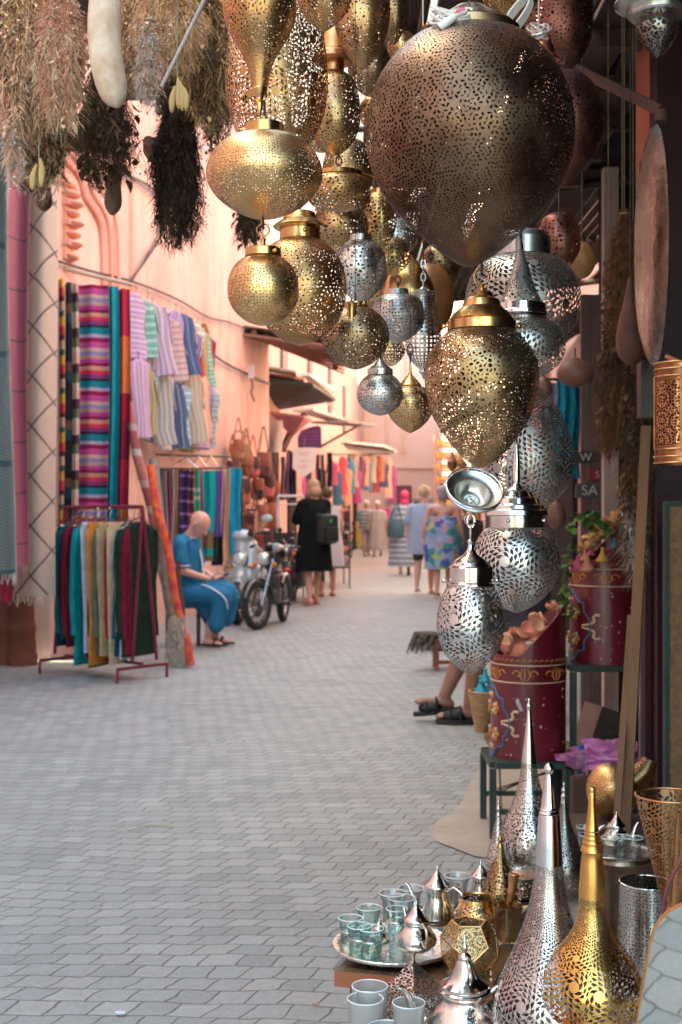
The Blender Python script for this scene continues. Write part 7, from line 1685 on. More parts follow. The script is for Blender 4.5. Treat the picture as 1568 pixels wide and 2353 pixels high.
# --- bald seated man in blue tunic, facing +x
blue = simple('blue_cotton',(.035,.19,.34),(.02,.13,.25),.85,ns=5,bs=.5,bscale=12,bdist=.03)
whitec = simple('white_trim',(.70,.72,.78))
z = 11.9; t = thing('person', 'bald man in a blue tunic sitting on a low stool looking down at his phone', 'person', (XD(428,z),z,0), -.25)
pr = [('c',(0,0,.50),(.01,0,.72),.125,.115),('c',(.01,0,.72),(.03,0,.92),.115,.11),('c',(.0,-.15,.97),(.0,.15,.97),.06,.06),('c',(.0,0,.97),(.07,0,1.06),.06,.054)]
hp, Q, rot = head_prims((.125,0,1.125), (1,0), 1.08, .75); pr += hp
for sy in (-1,1):
    pr += [('c',(.02,.09*sy,.50),(.37,.12*sy,.46),.085,.06),('c',(.37,.12*sy,.46),(.25,.10*sy,.10),.055,.036),('c',(.23,.10*sy,.05),(.38,.12*sy,.03),.036,.024),('c',(.01,.18*sy,.95),(.06,.22*sy,.70),.050,.040),('c',(.06,.22*sy,.70),(.25,.06*sy,.62),.040,.028)]
    pr += hand((.25,.055*sy,.62),(1,-.15*sy,.05),(0,-.4*sy,.9),1.0,.6,sy)
blobobj('body', pr, skin2, t, .0085, 3)
blobobj('tunic', [('c',(0,0,.50),(.01,0,.72),.142,.136),('c',(.01,0,.72),(.02,0,.92),.136,.126),('c',(.0,-.155,.965),(.0,.155,.965),.075,.075),('c',(.01,.185,.95),(.045,.215,.76),.068,.070),('c',(.01,-.185,.95),(.045,-.215,.76),.068,.070),('e',(.02,0,.60),(.15,.17,.13))], blue, t, .014, 5)
blobobj('skirt', [('c',(0,0,.50),(.38,.0,.50),.165,.13),('c',(.05,.10,.49),(.40,.14,.47),.10,.085),('c',(.05,-.10,.49),(.40,-.14,.47),.10,.085),('c',(.40,.12,.46),(.36,.10,.24),.09,.08),('c',(.40,-.12,.46),(.33,-.10,.20),.09,.085),('c',(.20,0,.42),(.27,0,.22),.13,.08),('c',(.40,0,.46),(.33,0,.24),.09,.07)], blue, t, .016, 5)
bm = BM(); tube(bm, catmull([(.22,-.17,.58),(.34,-.215,.545),(.45,-.20,.46),(.47,-.17,.36)],5), .010, 6, 0, False, .5); obj('hem_trim', bm, whitec, t); bm = BM(); tube(bm,[(.135,0,.90),(.165,0,.75),(.175,0,.64)],.016,6,0,False,.5); obj('placket', bm, whitec, t)
for sy in (-1,1):
    bm = BM(); torus(bm,(.047,.217*sy,.75),.067,.007,'Z',20,6); obj('cuff', bm, whitec, t)
bm = BM(); torus(bm,(.035,0,1.0),.068,.008,'Z',24,6); obj('collar', bm, whitec, t)
shoes([(.25,.10,.10),(.25,-.10,.10)],1,black,t)
t = thing('phone', 'black phone held by the bald seated man', 'phone', (XD(428,z)+.36*math.cos(-.25),z+.36*math.sin(-.25),.645), -.25, rot=(0,-.5,-.25)); obj('case', box((0,0,0),(.13,.07,.009),None,.002), black, t)
t = thing('metal_stool', 'low dark metal stool under the bald man', 'stool', (XD(432,12.0),12.0,0), -.2)
obj('seat', box((0,0,.375),(.34,.32,.03),None,.004), steel, t, smooth=False)
for sx in (-1,1):
    for sy in (-1,1): obj('leg', box((sx*.15,sy*.14,.18),(.03,.03,.36)), steel, t, smooth=False)
# --- woman in black dress, seen from behind/side
blk = simple('black_dress',(.007,.009,.009),(.004,.005,.005),.9,ns=6,bs=.5,bscale=12,bdist=.03)
t, z = person_root('blonde woman in a loose black knee length dress with a dark backpack', 722, 1391, 2.15)
k = .985
pr, Q, rot = stand_body(k, [((.06,-.10,.50),(.10,-.11,.095)),((.0,.10,.50),(-.06,.10,.095))], [((.10,-.24,1.12),(.27,-.12,1.20),(.6,.4,.5),(0,1,.2)),((.10,.24,1.12),(.27,.14,1.18),(.6,-.4,.5),(0,-1,.2))], tilt=.3)
blobobj('body', pr, skin2, t, .012, 3)
skirt([(0,0,1.43*k,.07,.10),(0,0,1.40*k,.11,.19),(0,0,1.30*k,.15,.22),(0,0,1.1*k,.16,.215),(0,0,.9*k,.18,.235),(0,0,.7*k,.19,.25),(0,0,.50*k,.20,.27),(0,0,.47*k,.20,.27)],7,.035,blk,t)
blobobj('sleeves', [('c',(-.01,.19,1.36),(.08,.235,1.14),.075,.072),('c',(-.01,-.19,1.36),(.08,-.235,1.14),.075,.072),('c',(-.01,-.19,1.36),(-.01,.19,1.36),.085,.085)], blk, t, .014, 4)
c = Q(-.02,0,.0); blobobj('hair', [('e',Q(-.012,0,.035),(.112,.096,.10),rot),('e',Q(-.045,0,-.05),(.078,.092,.085),rot),('e',Q(.01,.07,-.05),(.045,.03,.08),rot),('e',Q(.01,-.07,-.05),(.045,.03,.08),rot)], simple('blonde_hair',(.48,.30,.20),(.32,.18,.11),.6,ns=30,bs=.6,bscale=80,stretch=(1,1,.2)), t, .011, 3)
shoes([(.10,-.11,.095),(-.06,.10,.095)],k,simple('pink_sandal',(.65,.30,.28)),t)
tb = thing('backpack', 'dark green black backpack on the blonde woman\'s back', 'backpack', t.matrix_world @ Vector((0,0,0)) if False else (XD(752,17.2),17.15,.84), 2.3)
bm = BM(); bx(bm,(0,0,.19),(.17,.30,.40),None,0,.05); obj('pack', bm, simple('dark_nylon',(.018,.026,.026),(.01,.015,.015),.5,ns=5,bs=.3), tb)
bm = BM(); bx(bm,(-.10,0,.12),(.05,.22,.20),None,0,.02); obj('pocket', bm, simple('dark_nylon',(.02,.02,.02)), tb)
bm = BM(); bx(bm,(-.10,.02,.30),(.012,.03,.05)); obj('tag', bm, simple('green_tag',(.05,.5,.12)), tb, smooth=False)
for sy in (-1,1):
    bm = BM(); tube(bm, catmull([(.07,.09*sy,.37),(.14,.1*sy,.47),(.22,.12*sy,.42)],4), .016, 6, 0, False, .5); obj('strap', bm, black, tb)
# --- person in white beyond her
t, z = person_root('person in white dress mostly hidden behind the blonde woman', 752, 1371, 1.7)
pr, Q, rot = stand_body(.95, [((.05,-.09,.50),(.08,-.10,.095)),((.0,.09,.50),(-.05,.09,.095))], [((.04,-.24,1.10),(.16,-.20,.92),(1,0,-.3),(0,1,0)),((.04,.24,1.10),(.16,.20,.92),(1,0,-.3),(0,-1,0))])
blobobj('body', pr, skin2, t, .014, 3); wd = simple('white_dress',(.62,.58,.58),(.55,.5,.5),.9)
skirt([(0,0,1.36,.10,.19),(0,0,1.2,.14,.21),(0,0,1.0,.16,.2),(0,0,.8,.19,.24),(0,0,.55,.2,.26),(0,0,.46,.2,.27)],7,.05,wd,t)
blobobj('hair', [('e',Q(-.012,0,.035),(.106,.090,.095),rot)], simple('brown_hair',(.10,.05,.03)), t, .014, 3); shoes([(.08,-.10,.095),(-.05,.09,.095)],.95,simple('rust_sandal',(.4,.1,.08)),t)
# --- woman in striped blue djellaba, from behind
t, z = person_root('woman in a long blue grey striped gown and pink headscarf, walking away', 930, 1322, 1.5)
pr, Q, rot = stand_body(1.0, [((.10,-.08,.48),(.12,-.08,.095)),((.0,.08,.50),(-.16,.08,.12))], [((-.06,-.27,1.10),(.02,-.30,.86),(0,0,-1),(0,1,0)),((.0,.27,1.10),(.10,.26,.88),(0,0,-1),(0,-1,0))])
blobobj('body', pr, skin1, t, .016, 3)
gown = stripes('striped_gown',[((.20,.26,.33),1),((.48,.50,.53),1)],.11)
o = skirt([(0,0,1.46,.07,.10),(0,0,1.42,.11,.20),(0,0,1.25,.15,.25),(0,0,1.0,.17,.26),(0,0,.7,.19,.29),(0,0,.4,.21,.31),(0,0,.18,.22,.33)],7,.05,gown,t,'gown')
blobobj('sleeves', [('c',(-.01,.19,1.37),(.0,.27,1.08),.085,.08),('c',(-.01,-.19,1.37),(-.05,-.28,1.08),.085,.08),('c',(0,.27,1.08),(.08,.26,.93),.08,.075),('c',(-.05,-.28,1.08),(.01,-.30,.93),.08,.075)], simple('gown_blue_grey',(.28,.34,.40)), t, .018, 4)
blobobj('headscarf', [('e',Q(-.01,0,.02),(.125,.105,.125),rot),('c',Q(-.02,0,-.05),Q(-.05,0,-.15),.085,.10)], simple('pink_scarf',(.60,.04,.14)), t, .016, 4); shoes([(.12,-.08,.095),(-.16,.08,.12)],1,simple('grey_shoe',(.15,.12,.12)),t)
tb = thing('tote_bag','teal shoulder bag carried by the woman in the striped gown','bag',(XD(910,26.0),26.0,.78),1.5); bm = BM(); loft(bm,[(0,0,0,.10,.17),(0,0,.2,.11,.19),(0,0,.36,.06,.14)],20); obj('pouch', bm, simple('teal_leather',(.04,.11,.14)), tb)
bm = BM(); tube(bm, catmull([(0,-.12,.34),(.02,-.02,.68),(0,.12,.34)],5), .014, 6); obj('strap', bm, simple('teal_leather',(.04,.11,.14)), tb)
# --- two women at the right edge
t, z = person_root('blonde woman in a sheer blue shirt and black shorts, walking away', 975, 1366, 1.35)
pr, Q, rot = stand_body(.97, [((.12,-.09,.50),(.06,-.10,.095)),((-.02,.09,.50),(-.18,.09,.13))], [((-.03,-.25,1.10),(.08,-.27,.88),(0,0,-1),(0,1,0)),((-.03,.25,1.10),(.08,.27,.88),(0,0,-1),(0,-1,0))])
blobobj('body', pr, skin2, t, .014, 3)
skirt([(0,0,1.40,.07,.11),(0,0,1.36,.11,.20),(0,0,1.2,.14,.22),(0,0,1.0,.16,.24),(0,0,.78,.18,.26),(0,0,.62,.19,.27)],6,.06,simple('sheer_blue',(.36,.42,.55),(.3,.36,.48),.8),t,'shirt')
blobobj('sleeves', [('c',(-.01,.19,1.34),(-.03,.25,1.10),.075,.07),('c',(-.01,-.19,1.34),(-.03,-.25,1.10),.075,.07)], simple('sheer_blue',(.36,.42,.55)), t, .018, 4)
blobobj('shorts', [('c',(0,.085,.88),(-.01,.09,.56),.105,.085),('c',(0,-.085,.88),(.09,-.09,.56),.105,.085)], black, t, .016, 3)
blobobj('hair', [('e',Q(-.012,0,.035),(.115,.105,.10),rot),('e',Q(-.06,0,.10),(.05,.05,.045),rot)], simple('pale_blonde_hair',(.62,.46,.28),(.5,.34,.18),.6,ns=30), t, .014, 3); shoes([(.06,-.10,.095),(-.18,.09,.13)],.97,simple('white_shoe',(.6,.56,.54)),t)
t, z = person_root('bare shouldered woman with grey hair in a blue floral wrap, walking away', 1018, 1373, 1.5)
pr, Q, rot = stand_body(.96, [((.10,-.09,.50),(.04,-.10,.095)),((-.02,.09,.50),(-.15,.09,.12))], [((-.03,-.27,1.10),(.03,-.30,.90),(0,0,-1),(0,1,0)),((-.03,.27,1.10),(.03,.30,.90),(0,0,-1),(0,-1,0))], wide=1.12)
blobobj('body', pr, skin2, t, .014, 3)
flor = speckled('floral_wrap',[(.22,.30,.48),(.34,.42,.58),(.05,.28,.25),(.24,.32,.5),(.50,.50,.15),(.3,.38,.55),(.07,.10,.40),(.45,.3,.35)],11,.85)
skirt([(0,0,1.20,.13,.20),(0,0,1.1,.17,.25),(0,0,.95,.18,.26),(0,0,.75,.20,.29),(0,0,.55,.19,.27),(.0,.05,.42,.18,.24)],6,.07,flor,t,'wrap')
blobobj('hair', [('e',Q(-.012,0,.035),(.112,.10,.10),rot),('e',Q(-.04,0,-.03),(.08,.085,.08),rot)], simple('mauve_grey_hair',(.35,.29,.32),None,.7,ns=30), t, .014, 3); shoes([(.04,-.10,.095),(-.15,.09,.12)],.96,simple('brown_shoe',(.3,.15,.1)),t)
# --- far people
def far(label, x, yf, rz, kind, robe, k=1.0, head=None, skin=skin1, trousers=None, stridex=.15):
    t, z = person_root(label, x, yf, rz)
    pr, Q, rot = stand_body(k, [((stridex*.6,-.09,.50),(stridex,-.09,.095)),((.0,.09,.50),(-stridex,.09,.11))], [((-.02,-.26,1.10),(.10,-.28,.90),(.3,0,-1),(0,1,0)),((-.02,.26,1.10),(.06,.28,.88),(.2,0,-1),(0,-1,0))])
    blobobj('body', pr, skin, t, .018, 3)
    hem = .20 if kind == 'gown' else .80
    skirt([(0,0,1.44*k,.07,.10),(0,0,1.41*k,.11,.20),(0,0,1.2*k,.15,.23),(0,0,.95*k,.16,.24),(0,0,max(hem,.8)*k,.17,.25)]+([(0,0,.5*k,.19,.28),(0,0,hem*k,.21,.31)] if kind == 'gown' else [])  ,6,.05,robe,t,'gown' if kind == 'gown' else 'shirt')
    blobobj('sleeves', [('c',(-.01,.19*k,1.36*k),(-.01,.265*k,1.09*k),.08,.07),('c',(-.01,-.19*k,1.36*k),(-.01,-.265*k,1.09*k),.08,.07)], robe, t, .02, 3)
    if kind != 'gown': blobobj('trousers', [('c',(0,.085*k,.88*k),(0,.09*k,.50*k),.105,.08),('c',(0,.09*k,.5*k),(-stridex,.09*k,.15*k),.08,.06),('c',(0,-.085*k,.88*k),(stridex*.6,-.09*k,.50*k),.105,.08),('c',(stridex*.6,-.09*k,.5*k),(stridex,-.09*k,.15*k),.08,.06)], trousers, t, .02, 3)
    if head: blobobj('cap' if 'cap' in label else 'hair', [('e',Q(-.012,0,.05),(.108,.092,.085),rot)], head, t, .016, 3)
    shoes([(stridex,-.09,.095),(-stridex,.09,.11)],k,black,t,'shoe'); return t
wcap = simple('white_cap',(.66,.62,.60))
far('man in a white cap and green striped shirt walking towards us',842,1278,-1.4,'shirt',stripes('green_striped_shirt',[((.16,.24,.20),1),((.45,.45,.42),1)],.12),.98,wcap,trousers=simple('khaki_trousers',(.45,.36,.30)))
far('old man in a white cap and long grey gown walking towards us',868,1279,-1.75,'gown',simple('grey_gown',(.42,.37,.35),(.34,.3,.28)),.97,wcap,stridex=.1)
far('person in a bright pink shirt farther down the lane',896,1262,1.5,'shirt',simple('hot_pink_shirt',(.65,.05,.20)),1.05,simple('brown_hair',(.1,.05,.03)),trousers=simple('beige_trousers',(.5,.35,.3)))
far('person in navy behind the pink shirted one',918,1258,1.5,'shirt',simple('navy_shirt',(.04,.06,.12)),1.05,simple('brown_hair',(.1,.05,.03)),trousers=simple('navy_trousers',(.03,.04,.07)))
far('person in a pale blue shirt far beyond the two walking women',958,1268,1.6,'shirt',simple('pale_blue_shirt',(.42,.52,.62)),1.02,simple('brown_hair',(.1,.05,.03)),trousers=simple('dark_trousers',(.05,.05,.07)))
far('person in white far beyond the two walking women',982,1266,1.5,'shirt',simple('white_shirt',(.62,.62,.64)),.98,simple('dark_hair',(.04,.03,.03)),trousers=simple('dark_trousers',(.05,.05,.07)))
for lb,x,y,kd,c,hd,rz in [('person in a dark gown at the far shop doors',762,1266,'gown',(.06,.05,.07),(.03,.02,.02),1.2),('person in an orange shirt far beyond the old man',884,1254,'shirt',(.62,.25,.10),(.04,.03,.03),-1.4),('tiny figure in a white gown at the end of the lane',935,1250,'gown',(.62,.60,.58),(.5,.1,.1),1.6),('person in a red shirt between the far walking women',1000,1262,'shirt',(.45,.05,.06),(.04,.03,.03),1.6),('person in a teal gown near the black draped table',1040,1292,'gown',(.04,.22,.25),(.05,.04,.04),1.3),('person in black standing by the goods shelf',1022,1270,'gown',(.02,.02,.025),(.03,.02,.02),2.4),('child sized figure in yellow near the far dresses',826,1262,'gown',(.6,.42,.08),(.05,.03,.02),-1.8)]:
    far(lb, x, y, rz, kd, simple('cloth_'+lb.split(' in ')[1].split()[1]+str(x), c), .98 if 'child' not in lb else .72, simple('hair_%d'%x,hd), trousers=simple('dark_trousers',(.05,.05,.07)))
# --- seated man behind the bucket: crossed legs with black slippers, facing -x
z = 7.5; X0 = XD(1205,z); t = thing('person', 'seated person behind the buckets, bare shins and black slippers sticking out', 'person', (X0,z,0), PI)
pr = [('c',(0,0,.50),(0,0,.72),.15,.14),('c',(0,0,.72),(0,0,.98),.14,.12),('c',(0,-.16,1.05),(0,.16,1.05),.06,.06),('c',(0,0,1.05),(.02,0,1.16),.058,.052)]
hp, Q, rot = head_prims((.03,0,1.27),(1,0),1.0,.1); pr += hp
k1,a1_ = (.36,.06,.55),(.43,.08,.155); k2,a2_ = (.30,-.09,.50),(.245,-.11,.10)
a1_ = tuple(Vector((X0-XD(1015,7.7),.0,ZD(1595,7.6)))); a2_ = (X0-XD(1078,7.4), .10, .10)
k1 = (.30,.0,.52); k2 = (.27,.12,.48)
for kn,an,foot in ((k1,a1_,(.15,0,-.03)),(k2,a2_,(.17,0,-.055))):
    kn,an = Vector(kn),Vector(an); pr += [('c',(0,kn.y*.8,.50),kn,.085,.06),('c',kn,kn.lerp(an,.4),.055,.056),('c',kn.lerp(an,.4),an,.056,.036),('c',an+Vector((-.02,0,-.035)),an+Vector(foot),.036,.022),('e',an+Vector((-.03,0,-.045)),(.034,.032,.03))]
    for q in range(5): pr.append(('c',an+Vector(foot)+Vector((-.02,-.025+.0125*q,0)),an+Vector(foot)+Vector((.025-.006*abs(q-1),-.028+.014*q,-.004)),.009,.008))
for sy in (-1,1): pr += [('c',(0,.19*sy,1.03),(.06,.22*sy,.76),.05,.04),('c',(.06,.22*sy,.76),(.26,.12*sy,.62),.04,.028)]; pr += hand((.26,.12*sy,.62),(1,0,-.2),(0,0,-1),1,.4,sy)
blobobj('body', pr, skin3, t, .0095, 3)
blobobj('shirt', [('c',(0,0,.50),(0,0,.72),.17,.16),('c',(0,0,.72),(0,0,1.0),.16,.14),('c',(0,-.17,1.04),(0,.17,1.04),.075,.075),('c',(0,.19,1.03),(.05,.215,.80),.068,.065),('c',(0,-.19,1.03),(.05,-.215,.80),.068,.065)], simple('dark_shirt',(.05,.05,.07)), t, .016, 4)
blobobj('shorts', [('c',(0,.09,.50),Vector(k2),.11,.085),('c',(0,-.03,.50),Vector(k1),.11,.085)], simple('dark_shorts',(.04,.04,.05)), t, .016, 3)
blobobj('hair', [('e',Q(-.012,0,.035),(.104,.088,.092),rot)], simple('dark_hair',(.04,.03,.03)), t, .014, 3)
for an,tlt in ((a1_,.12),(a2_,0)):
    an = Vector(an); sh = BM(); pts = []
    loft(sh,[(an.x+.055,an.y,an.z-.095,.140,.050),(an.x+.055,an.y,an.z-.070,.138,.050)],28); 
    ell(sh,(an.x+.085,an.y,an.z-.052),(.075,.053,.036),0,3)
    for q in range(2): tube(sh, catmull([(an.x+.055+q*.055,an.y-.052,an.z-.075),(an.x+.05+q*.06,an.y-.03,an.z-.02-.015*q),(an.x+.05+q*.06,an.y+.03,an.z-.02-.015*q),(an.x+.055+q*.055,an.y+.052,an.z-.075)],4), .022, 8, 0, False, .35)
    bmesh.ops.rotate(sh, verts=sh.verts, cent=an, matrix=Matrix.Rotation(tlt,3,'Y')); obj('slipper', sh, black, t)
t = thing('wooden_stool','wooden stool under the seated person behind the buckets','stool',(X0,z,0)); obj('seat', box((0,0,.365),(.32,.32,.03)), wood_or, t, smooth=False)
for sx in (-1,1):
    for sy in (-1,1): obj('leg', box((sx*.13,sy*.13,.175),(.035,.035,.35)), wood_or, t, smooth=False)
# ---------------------------------------------------------------- motorcycles
chrome = metal('chrome',(.45,.45,.45),(.28,.28,.28),.25,bs=0); tyre = simple('tyre',(.025,.026,.025),(.015,.015,.015),.75,ns=30,bs=.3); blackp = simple('black_paint',(.012,.012,.014),None,.2,coat=.8)
lens = simple('headlight_lens',(.70,.72,.70),(.6,.62,.6),.05,.3,coat=1); amber = simple('amber_lens',(.75,.22,.03),None,.2); engine = simple('engine_alloy',(.14,.135,.13),(.06,.06,.06),.45,.7,ns=10)
def wheel(par, x, R, w=.04, spokes=True, rimr=None):
    bm = BM(); torus(bm,(x,0,R),R-w*.95,w,'Y',44,12); o = obj('tyre', bm, tyre, par); wq = o
    rr = rimr or R-w*1.9; bm = BM(); torus(bm,(x,0,R),rr,.014,'Y',40,8,0); torus(bm,(x,.016,R),rr*1.03,.006,'Y',40,6); torus(bm,(x,-.016,R),rr*1.03,.006,'Y',40,6); o = obj('rim', bm, chrome, par)
    bm = BM()
    if spokes:
        for i in range(28):
            a_ = 2*PI*i/28; sd = 1 if i%2 else -1; tube(bm,[(x+.035*math.cos(a_+.4*sd),.03*sd,R+.035*math.sin(a_+.4*sd)),(x+rr*math.cos(a_),0,R+rr*math.sin(a_))],.0022,4)
    else:
        for i in range(5): a_ = 2*PI*i/5; tube(bm,[(x,0,R),(x+rr*math.cos(a_),0,R+rr*math.sin(a_))],.016,6)
    obj('spokes', bm, chrome, par)
    bm = BM(); bmesh.ops.create_cone(bm, segments=20, radius1=.045, radius2=.045, depth=.09, cap_ends=True, matrix=Matrix.Translation((x,0,R)) @ Matrix.Rotation(PI/2,4,'X')); obj('hub', bm, engine, par)
def motorcycle(label, pos, rz, tankm, R=.275, small=False, steer=.38):
    t = thing('motorcycle', label, 'motorcycle', pos, rz, 'motorcycles parked by the pink wall'); wb = 1.16
    wheel(t, wb/2, R); wheel(t, -wb/2, R)
    top = Vector((wb/2-.24,0,.80))
    for sy in (-1,1):
        bm = BM(); tube(bm,[(wb/2,.065*sy,R),(wb/2-.12,.065*sy,R+.26)],.020,8); tube(bm,[(wb/2-.12,.065*sy,R+.26),(top.x,.065*sy,top.z)],.014,8); obj('fork', bm, chrome, t)
    bm = BM()
    for i in range(13):
        pass
    pts = [(wb/2+(R+.03)*math.cos(a_),0,R+(R+.03)*math.sin(a_)) for a_ in [math.radians(q) for q in range(20,165,10)]]; tube(bm, pts, .045, 10, 0, False, .35)
    obj('front_fender', bm, blackp if not small else tankm, t)
    bm = BM(); pts = [(-wb/2+(R+.04)*math.cos(a_),0,R+(R+.04)*math.sin(a_)) for a_ in [math.radians(q) for q in range(40,190,10)]]; tube(bm, pts, .06, 10, 0, False, .4); obj('rear_fender', bm, blackp, t)
    bm = BM(); tube(bm,[(top.x,0,.76),(-.05,0,.66),(-.45,0,.64)],.022,8); tube(bm,[(top.x,0,.70),(.20,0,.35),(-.15,0,.26),(-.30,0,.60)],.018,8); tube(bm,[(-.15,.06,.28),(-wb/2,.06,R)],.016,8); tube(bm,[(-.15,-.06,.28),(-wb/2,-.06,R)],.016,8); obj('frame', bm, blackp, t)
    blobobj('tank', [('e',(.12,0,.74),(.21,.11,.10)),('e',(.0,0,.72),(.15,.09,.08))], tankm, t, .014, 4)
    blobobj('seat', [('c',(-.10,0,.735),(-.50,0,.76),.075,.085),('e',(-.3,0,.74),(.26,.11,.05))], black, t, .014, 4)
    bm = BM(); bx(bm,(.03,0,.36),(.24,.16,.20),None,0,.03); bx(bm,(.08,0,.52),(.13,.13,.16),None,0,.02)
    for k_ in range(5): bx(bm,(.08,0,.46+.03*k_),(.17,.17,.008))
    obj('engine', bm, engine, t)
    bm = BM(); tube(bm, catmull([(.16,-.08,.46),(.26,-.10,.36),(.18,-.11,.24),(-.2,-.12,.22),(-.65,-.13,.28)],4), [.02]*8+[.035]*9, 10); obj('exhaust', bm, chrome, t)
    bm = BM(); tube(bm, catmull([(top.x-.14,-.34,.93),(top.x-.06,-.24,.95),(top.x,-.08,.88),(top.x,.08,.88),(top.x-.06,.24,.95),(top.x-.14,.34,.93)],4), .012, 8); obj('handlebar', bm, chrome, t)
    for sy in (-1,1):
        bm = BM(); tube(bm,[(top.x-.14,.34*sy,.93),(top.x-.07,.25*sy,.952)],.018,8); obj('grip', bm, black, t)
        bm = BM(); tube(bm,[(top.x-.06,.22*sy,.95),(top.x-.04,.26*sy,1.06)],.006,6); ell(bm,(top.x-.04,.27*sy,1.09),(.014,.055,.04)); obj('mirror', bm, blackp, t)
        bm = BM(); ell(bm,(top.x+.08,.13*sy,.74),(.03,.03,.03)); obj('indicator', bm, amber, t)
        bm = BM(); tube(bm,[(-.05,.07*sy,.26),(-.03,.20*sy,.25)],.014,6); obj('footrest', bm, black, t)
    bm = BM(); bmesh.ops.create_uvsphere(bm, u_segments=24, v_segments=12, radius=.085, matrix=Matrix.Translation((top.x+.10,0,.80)) @ Matrix.Diagonal((.8,1,1,1))); obj('headlight_shell', bm, chrome, t)
    bm = BM(); ell(bm,(top.x+.135,0,.80),(.045,.075,.075),0,3); obj('headlight', bm, lens, t)
    bm = BM(); ell(bm,(top.x+.0,.0,.95),(.05,.05,.04)); obj('speedometer', bm, blackp, t)
    bm = BM(); tube(bm,[(-.15,-.08,.25),(-.22,-.20,.02)],.012,6); obj('side_stand', bm, steel, t)
    bm = BM(); ell(bm,(-.78,0,.62),(.04,.05,.035)); obj('tail_light', bm, simple('red_lens',(.5,.02,.02),None,.2), t)
    t.scale = (.93,.93,.93)
    M = Matrix.Translation((top.x,0,0)) @ Matrix.Rotation(-steer,4,'Z') @ Matrix.Translation((-top.x,0,0)); first = set()
    for c in t.children:
        b = c.name.split('.')[0]
        if b in ('fork','front_fender','handlebar','grip','mirror','indicator','headlight_shell','headlight','speedometer') or (b in ('tyre','rim','spokes','hub') and b not in first):
            first.add(b); c.data.transform(M)
    return t
def mc_pos(x, y, ang, wb): # put the front wheel at picture (x,y)
    z = GZ(y); f_ = Vector((math.cos(ang),math.sin(ang),0)); return Vector((XD(x,z),z,0))-f_*wb/2
a_ = -PI/2-.14
motorcycle('black motorcycle with chrome rims and round headlight, nearest of the parked row', mc_pos(606,1449,a_,1.16), a_, blackp)
a_ = -PI/2-.35
motorcycle('motorcycle with magenta tank parked behind the black one', mc_pos(652,1392,a_,1.16), a_, simple('magenta_paint',(.45,.02,.12),None,.2,coat=.8), small=True)
a_ = -PI/2-.2
motorcycle('dark motorcycle standing farthest along the shops', mc_pos(788,1285,a_,1.16), a_, blackp)
t = thing('helmet', 'shiny black round helmet on the black motorcycle mirror', 'helmet', P(632,1262,13.9)+Vector((0,-.05,-.06))); bm = BM(); bmesh.ops.create_uvsphere(bm, u_segments=28, v_segments=16, radius=.13); bmesh.ops.delete(bm, geom=[v for v in bm.verts if v.co.z < -.08], context='VERTS'); obj('shell', bm, blackp, t); bm = BM(); torus(bm,(0,0,-.078),.104,.010,'Z',28,6); obj('trim', bm, black, t)
# scooter
a_ = -PI/2-.12; pos = mc_pos(546,1436,a_,1.2); silp = simple('silver_scooter_paint',(.45,.48,.49),(.38,.41,.42),.3,.1,coat=.8)
t = thing('motor_scooter', 'silver grey motor scooter with windscreen parked behind the seated man', 'scooter', pos, a_)
wheel(t,.6,.24,.055,False); wheel(t,-.6,.24,.055,False)
blobobj('front_fender', [('e',(.58,0,.38),(.20,.085,.10)),('e',(.47,0,.48),(.12,.09,.14))], silp, t, .014, 4)
blobobj('leg_shield', [('c',(.40,-.10,.50),(.34,-.12,.88),.08,.07),('c',(.40,.10,.50),(.34,.12,.88),.08,.07),('c',(.40,0,.45),(.35,0,.95),.12,.10),('c',(.36,-.17,.60),(.36,.17,.60),.05,.05),('e',(.36,0,.98),(.12,.15,.08))], silp, t, .016, 5)
blobobj('body_shell', [('c',(-.15,0,.55),(-.65,0,.62),.14,.11),('e',(-.4,0,.5),(.35,.16,.16)),('c',(.30,0,.30),(-.2,0,.30),.10,.10)], silp, t, .018, 5)
blobobj('seat', [('c',(-.10,0,.74),(-.6,0,.76),.08,.09),('e',(-.35,0,.74),(.3,.13,.05))], black, t, .016, 4)
bm = BM(); ell(bm,(.47,0,.72),(.05,.085,.085),0,3); obj('headlight', bm, lens, t); bm = BM(); torus(bm,(.475,0,.72),.09,.012,'X',28,8); obj('headlight_ring', bm, chrome, t)
for sy in (-1,1):
    bm = BM(); ell(bm,(.46,.13*sy,.64),(.03,.05,.02)); obj('indicator', bm, amber, t)
    bm = BM(); tube(bm,[(.32,0,1.0),(.27,.30*sy,1.02)],.014,8); tube(bm,[(.29,.20*sy,1.02),(.27,.30*sy,1.02)],.02,8); obj('grip', bm, black, t)
    bm = BM(); tube(bm,[(.30,.20*sy,1.02),(.32,.26*sy,1.14)],.006,6); ell(bm,(.32,.28*sy,1.18),(.014,.07,.045)); obj('mirror', bm, silp, t)
bm = BM(); uvl = bm.loops.layers.uv.verify()
for i in range(9): pass
rows = [[bm.verts.new((.40-.10*j/4-.10*((i-4)/4)**2, (i-4)/4*.17*(1-.12*j/4), 1.0+.26*j/4)) for i in range(9)] for j in range(5)]
for j in range(4):
    for i in range(8): bm.faces.new((rows[j][i],rows[j][i+1],rows[j+1][i+1],rows[j+1][i]))
o = obj('windscreen', bm, glassmat('smoked_screen',(.75,.78,.80),.02,1.1), t)
o.modifiers.new('s','SOLIDIFY').thickness = .004
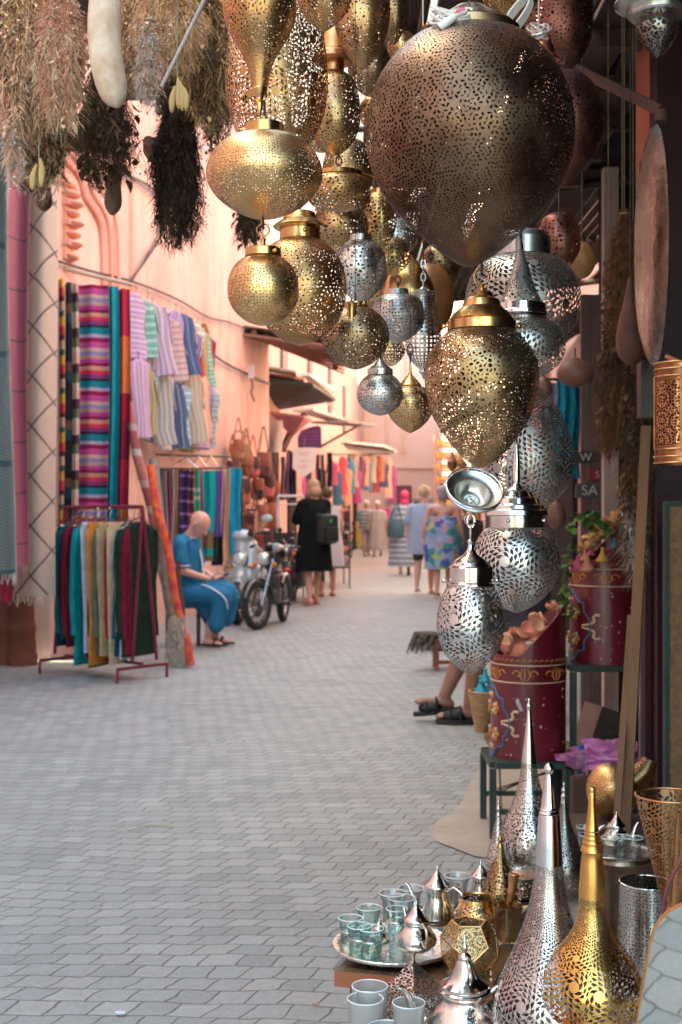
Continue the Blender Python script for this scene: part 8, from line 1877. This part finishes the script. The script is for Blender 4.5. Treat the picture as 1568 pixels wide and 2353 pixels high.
# ================================================================ light, sky, camera
# walls of the lane behind the camera (they close the light in, and show in the polished metal)
t = thing('rear_building', 'tall plastered building on the lane side behind the viewpoint', 'building', (-2.2,-13,0)); obj('wall', box((-1.7,-6,3),(.3,17,6)), rose2, t, smooth=False)
SUN_EL, SUN_AZ = math.radians(50), math.radians(283)   # azimuth from +Y clockwise: sun behind and to one side
w = bpy.data.worlds.new('World'); sc.world = w; w.use_nodes = True; nt = w.node_tree
sky = nt.nodes.new('ShaderNodeTexSky'); sky.sky_type = 'NISHITA'; sky.sun_disc = False; sky.sun_elevation = SUN_EL; sky.sun_rotation = SUN_AZ; sky.air_density = 1.0; sky.dust_density = 2.5; sky.ozone_density = 1.0
nt.links.new(sky.outputs[0], nt.nodes['Background'].inputs[0]); nt.nodes['Background'].inputs[1].default_value = .15
sl = bpy.data.lights.new('sun','SUN'); sl.energy = 2.3; sl.angle = math.radians(.6); sl.color = (1,.93,.82)
so = bpy.data.objects.new('sun', sl); col.objects.link(so)
dirv = Vector((math.sin(SUN_AZ)*math.cos(SUN_EL), math.cos(SUN_AZ)*math.cos(SUN_EL), math.sin(SUN_EL)))
so.rotation_euler = dirv.to_track_quat('Z','Y').to_euler(); so.location = dirv*20
cam = bpy.data.cameras.new('camera'); co = bpy.data.objects.new('camera', cam); col.objects.link(co); sc.camera = co
co.location = (0,0,CH); co.rotation_euler = (PI/2,0,0)
cam.sensor_fit = 'VERTICAL'; cam.sensor_height = 36; cam.sensor_width = 24; cam.lens = 45; cam.shift_y = 11/2560; cam.clip_end = 500; cam.clip_start = .05
cam.dof.use_dof = True; cam.dof.focus_distance = 2.15; cam.dof.aperture_fstop = 8.5
sc.view_settings.view_transform = 'Standard'; sc.view_settings.look = 'None'; sc.view_settings.exposure = 3.32; sc.view_settings.gamma = 1
sc.view_settings.use_white_balance = True; sc.view_settings.white_balance_temperature = 7700; sc.view_settings.white_balance_tint = -9
cy = sc.cycles; cy.use_denoising = True; cy.max_bounces = 8; cy.diffuse_bounces = 4; cy.glossy_bounces = 4; cy.transmission_bounces = 6; cy.transparent_max_bounces = 16; cy.sample_clamp_indirect = 6; cy.caustics_reflective = False; cy.caustics_refractive = False
try: cy.denoiser = 'OPENIMAGEDENOISE'
except Exception: pass
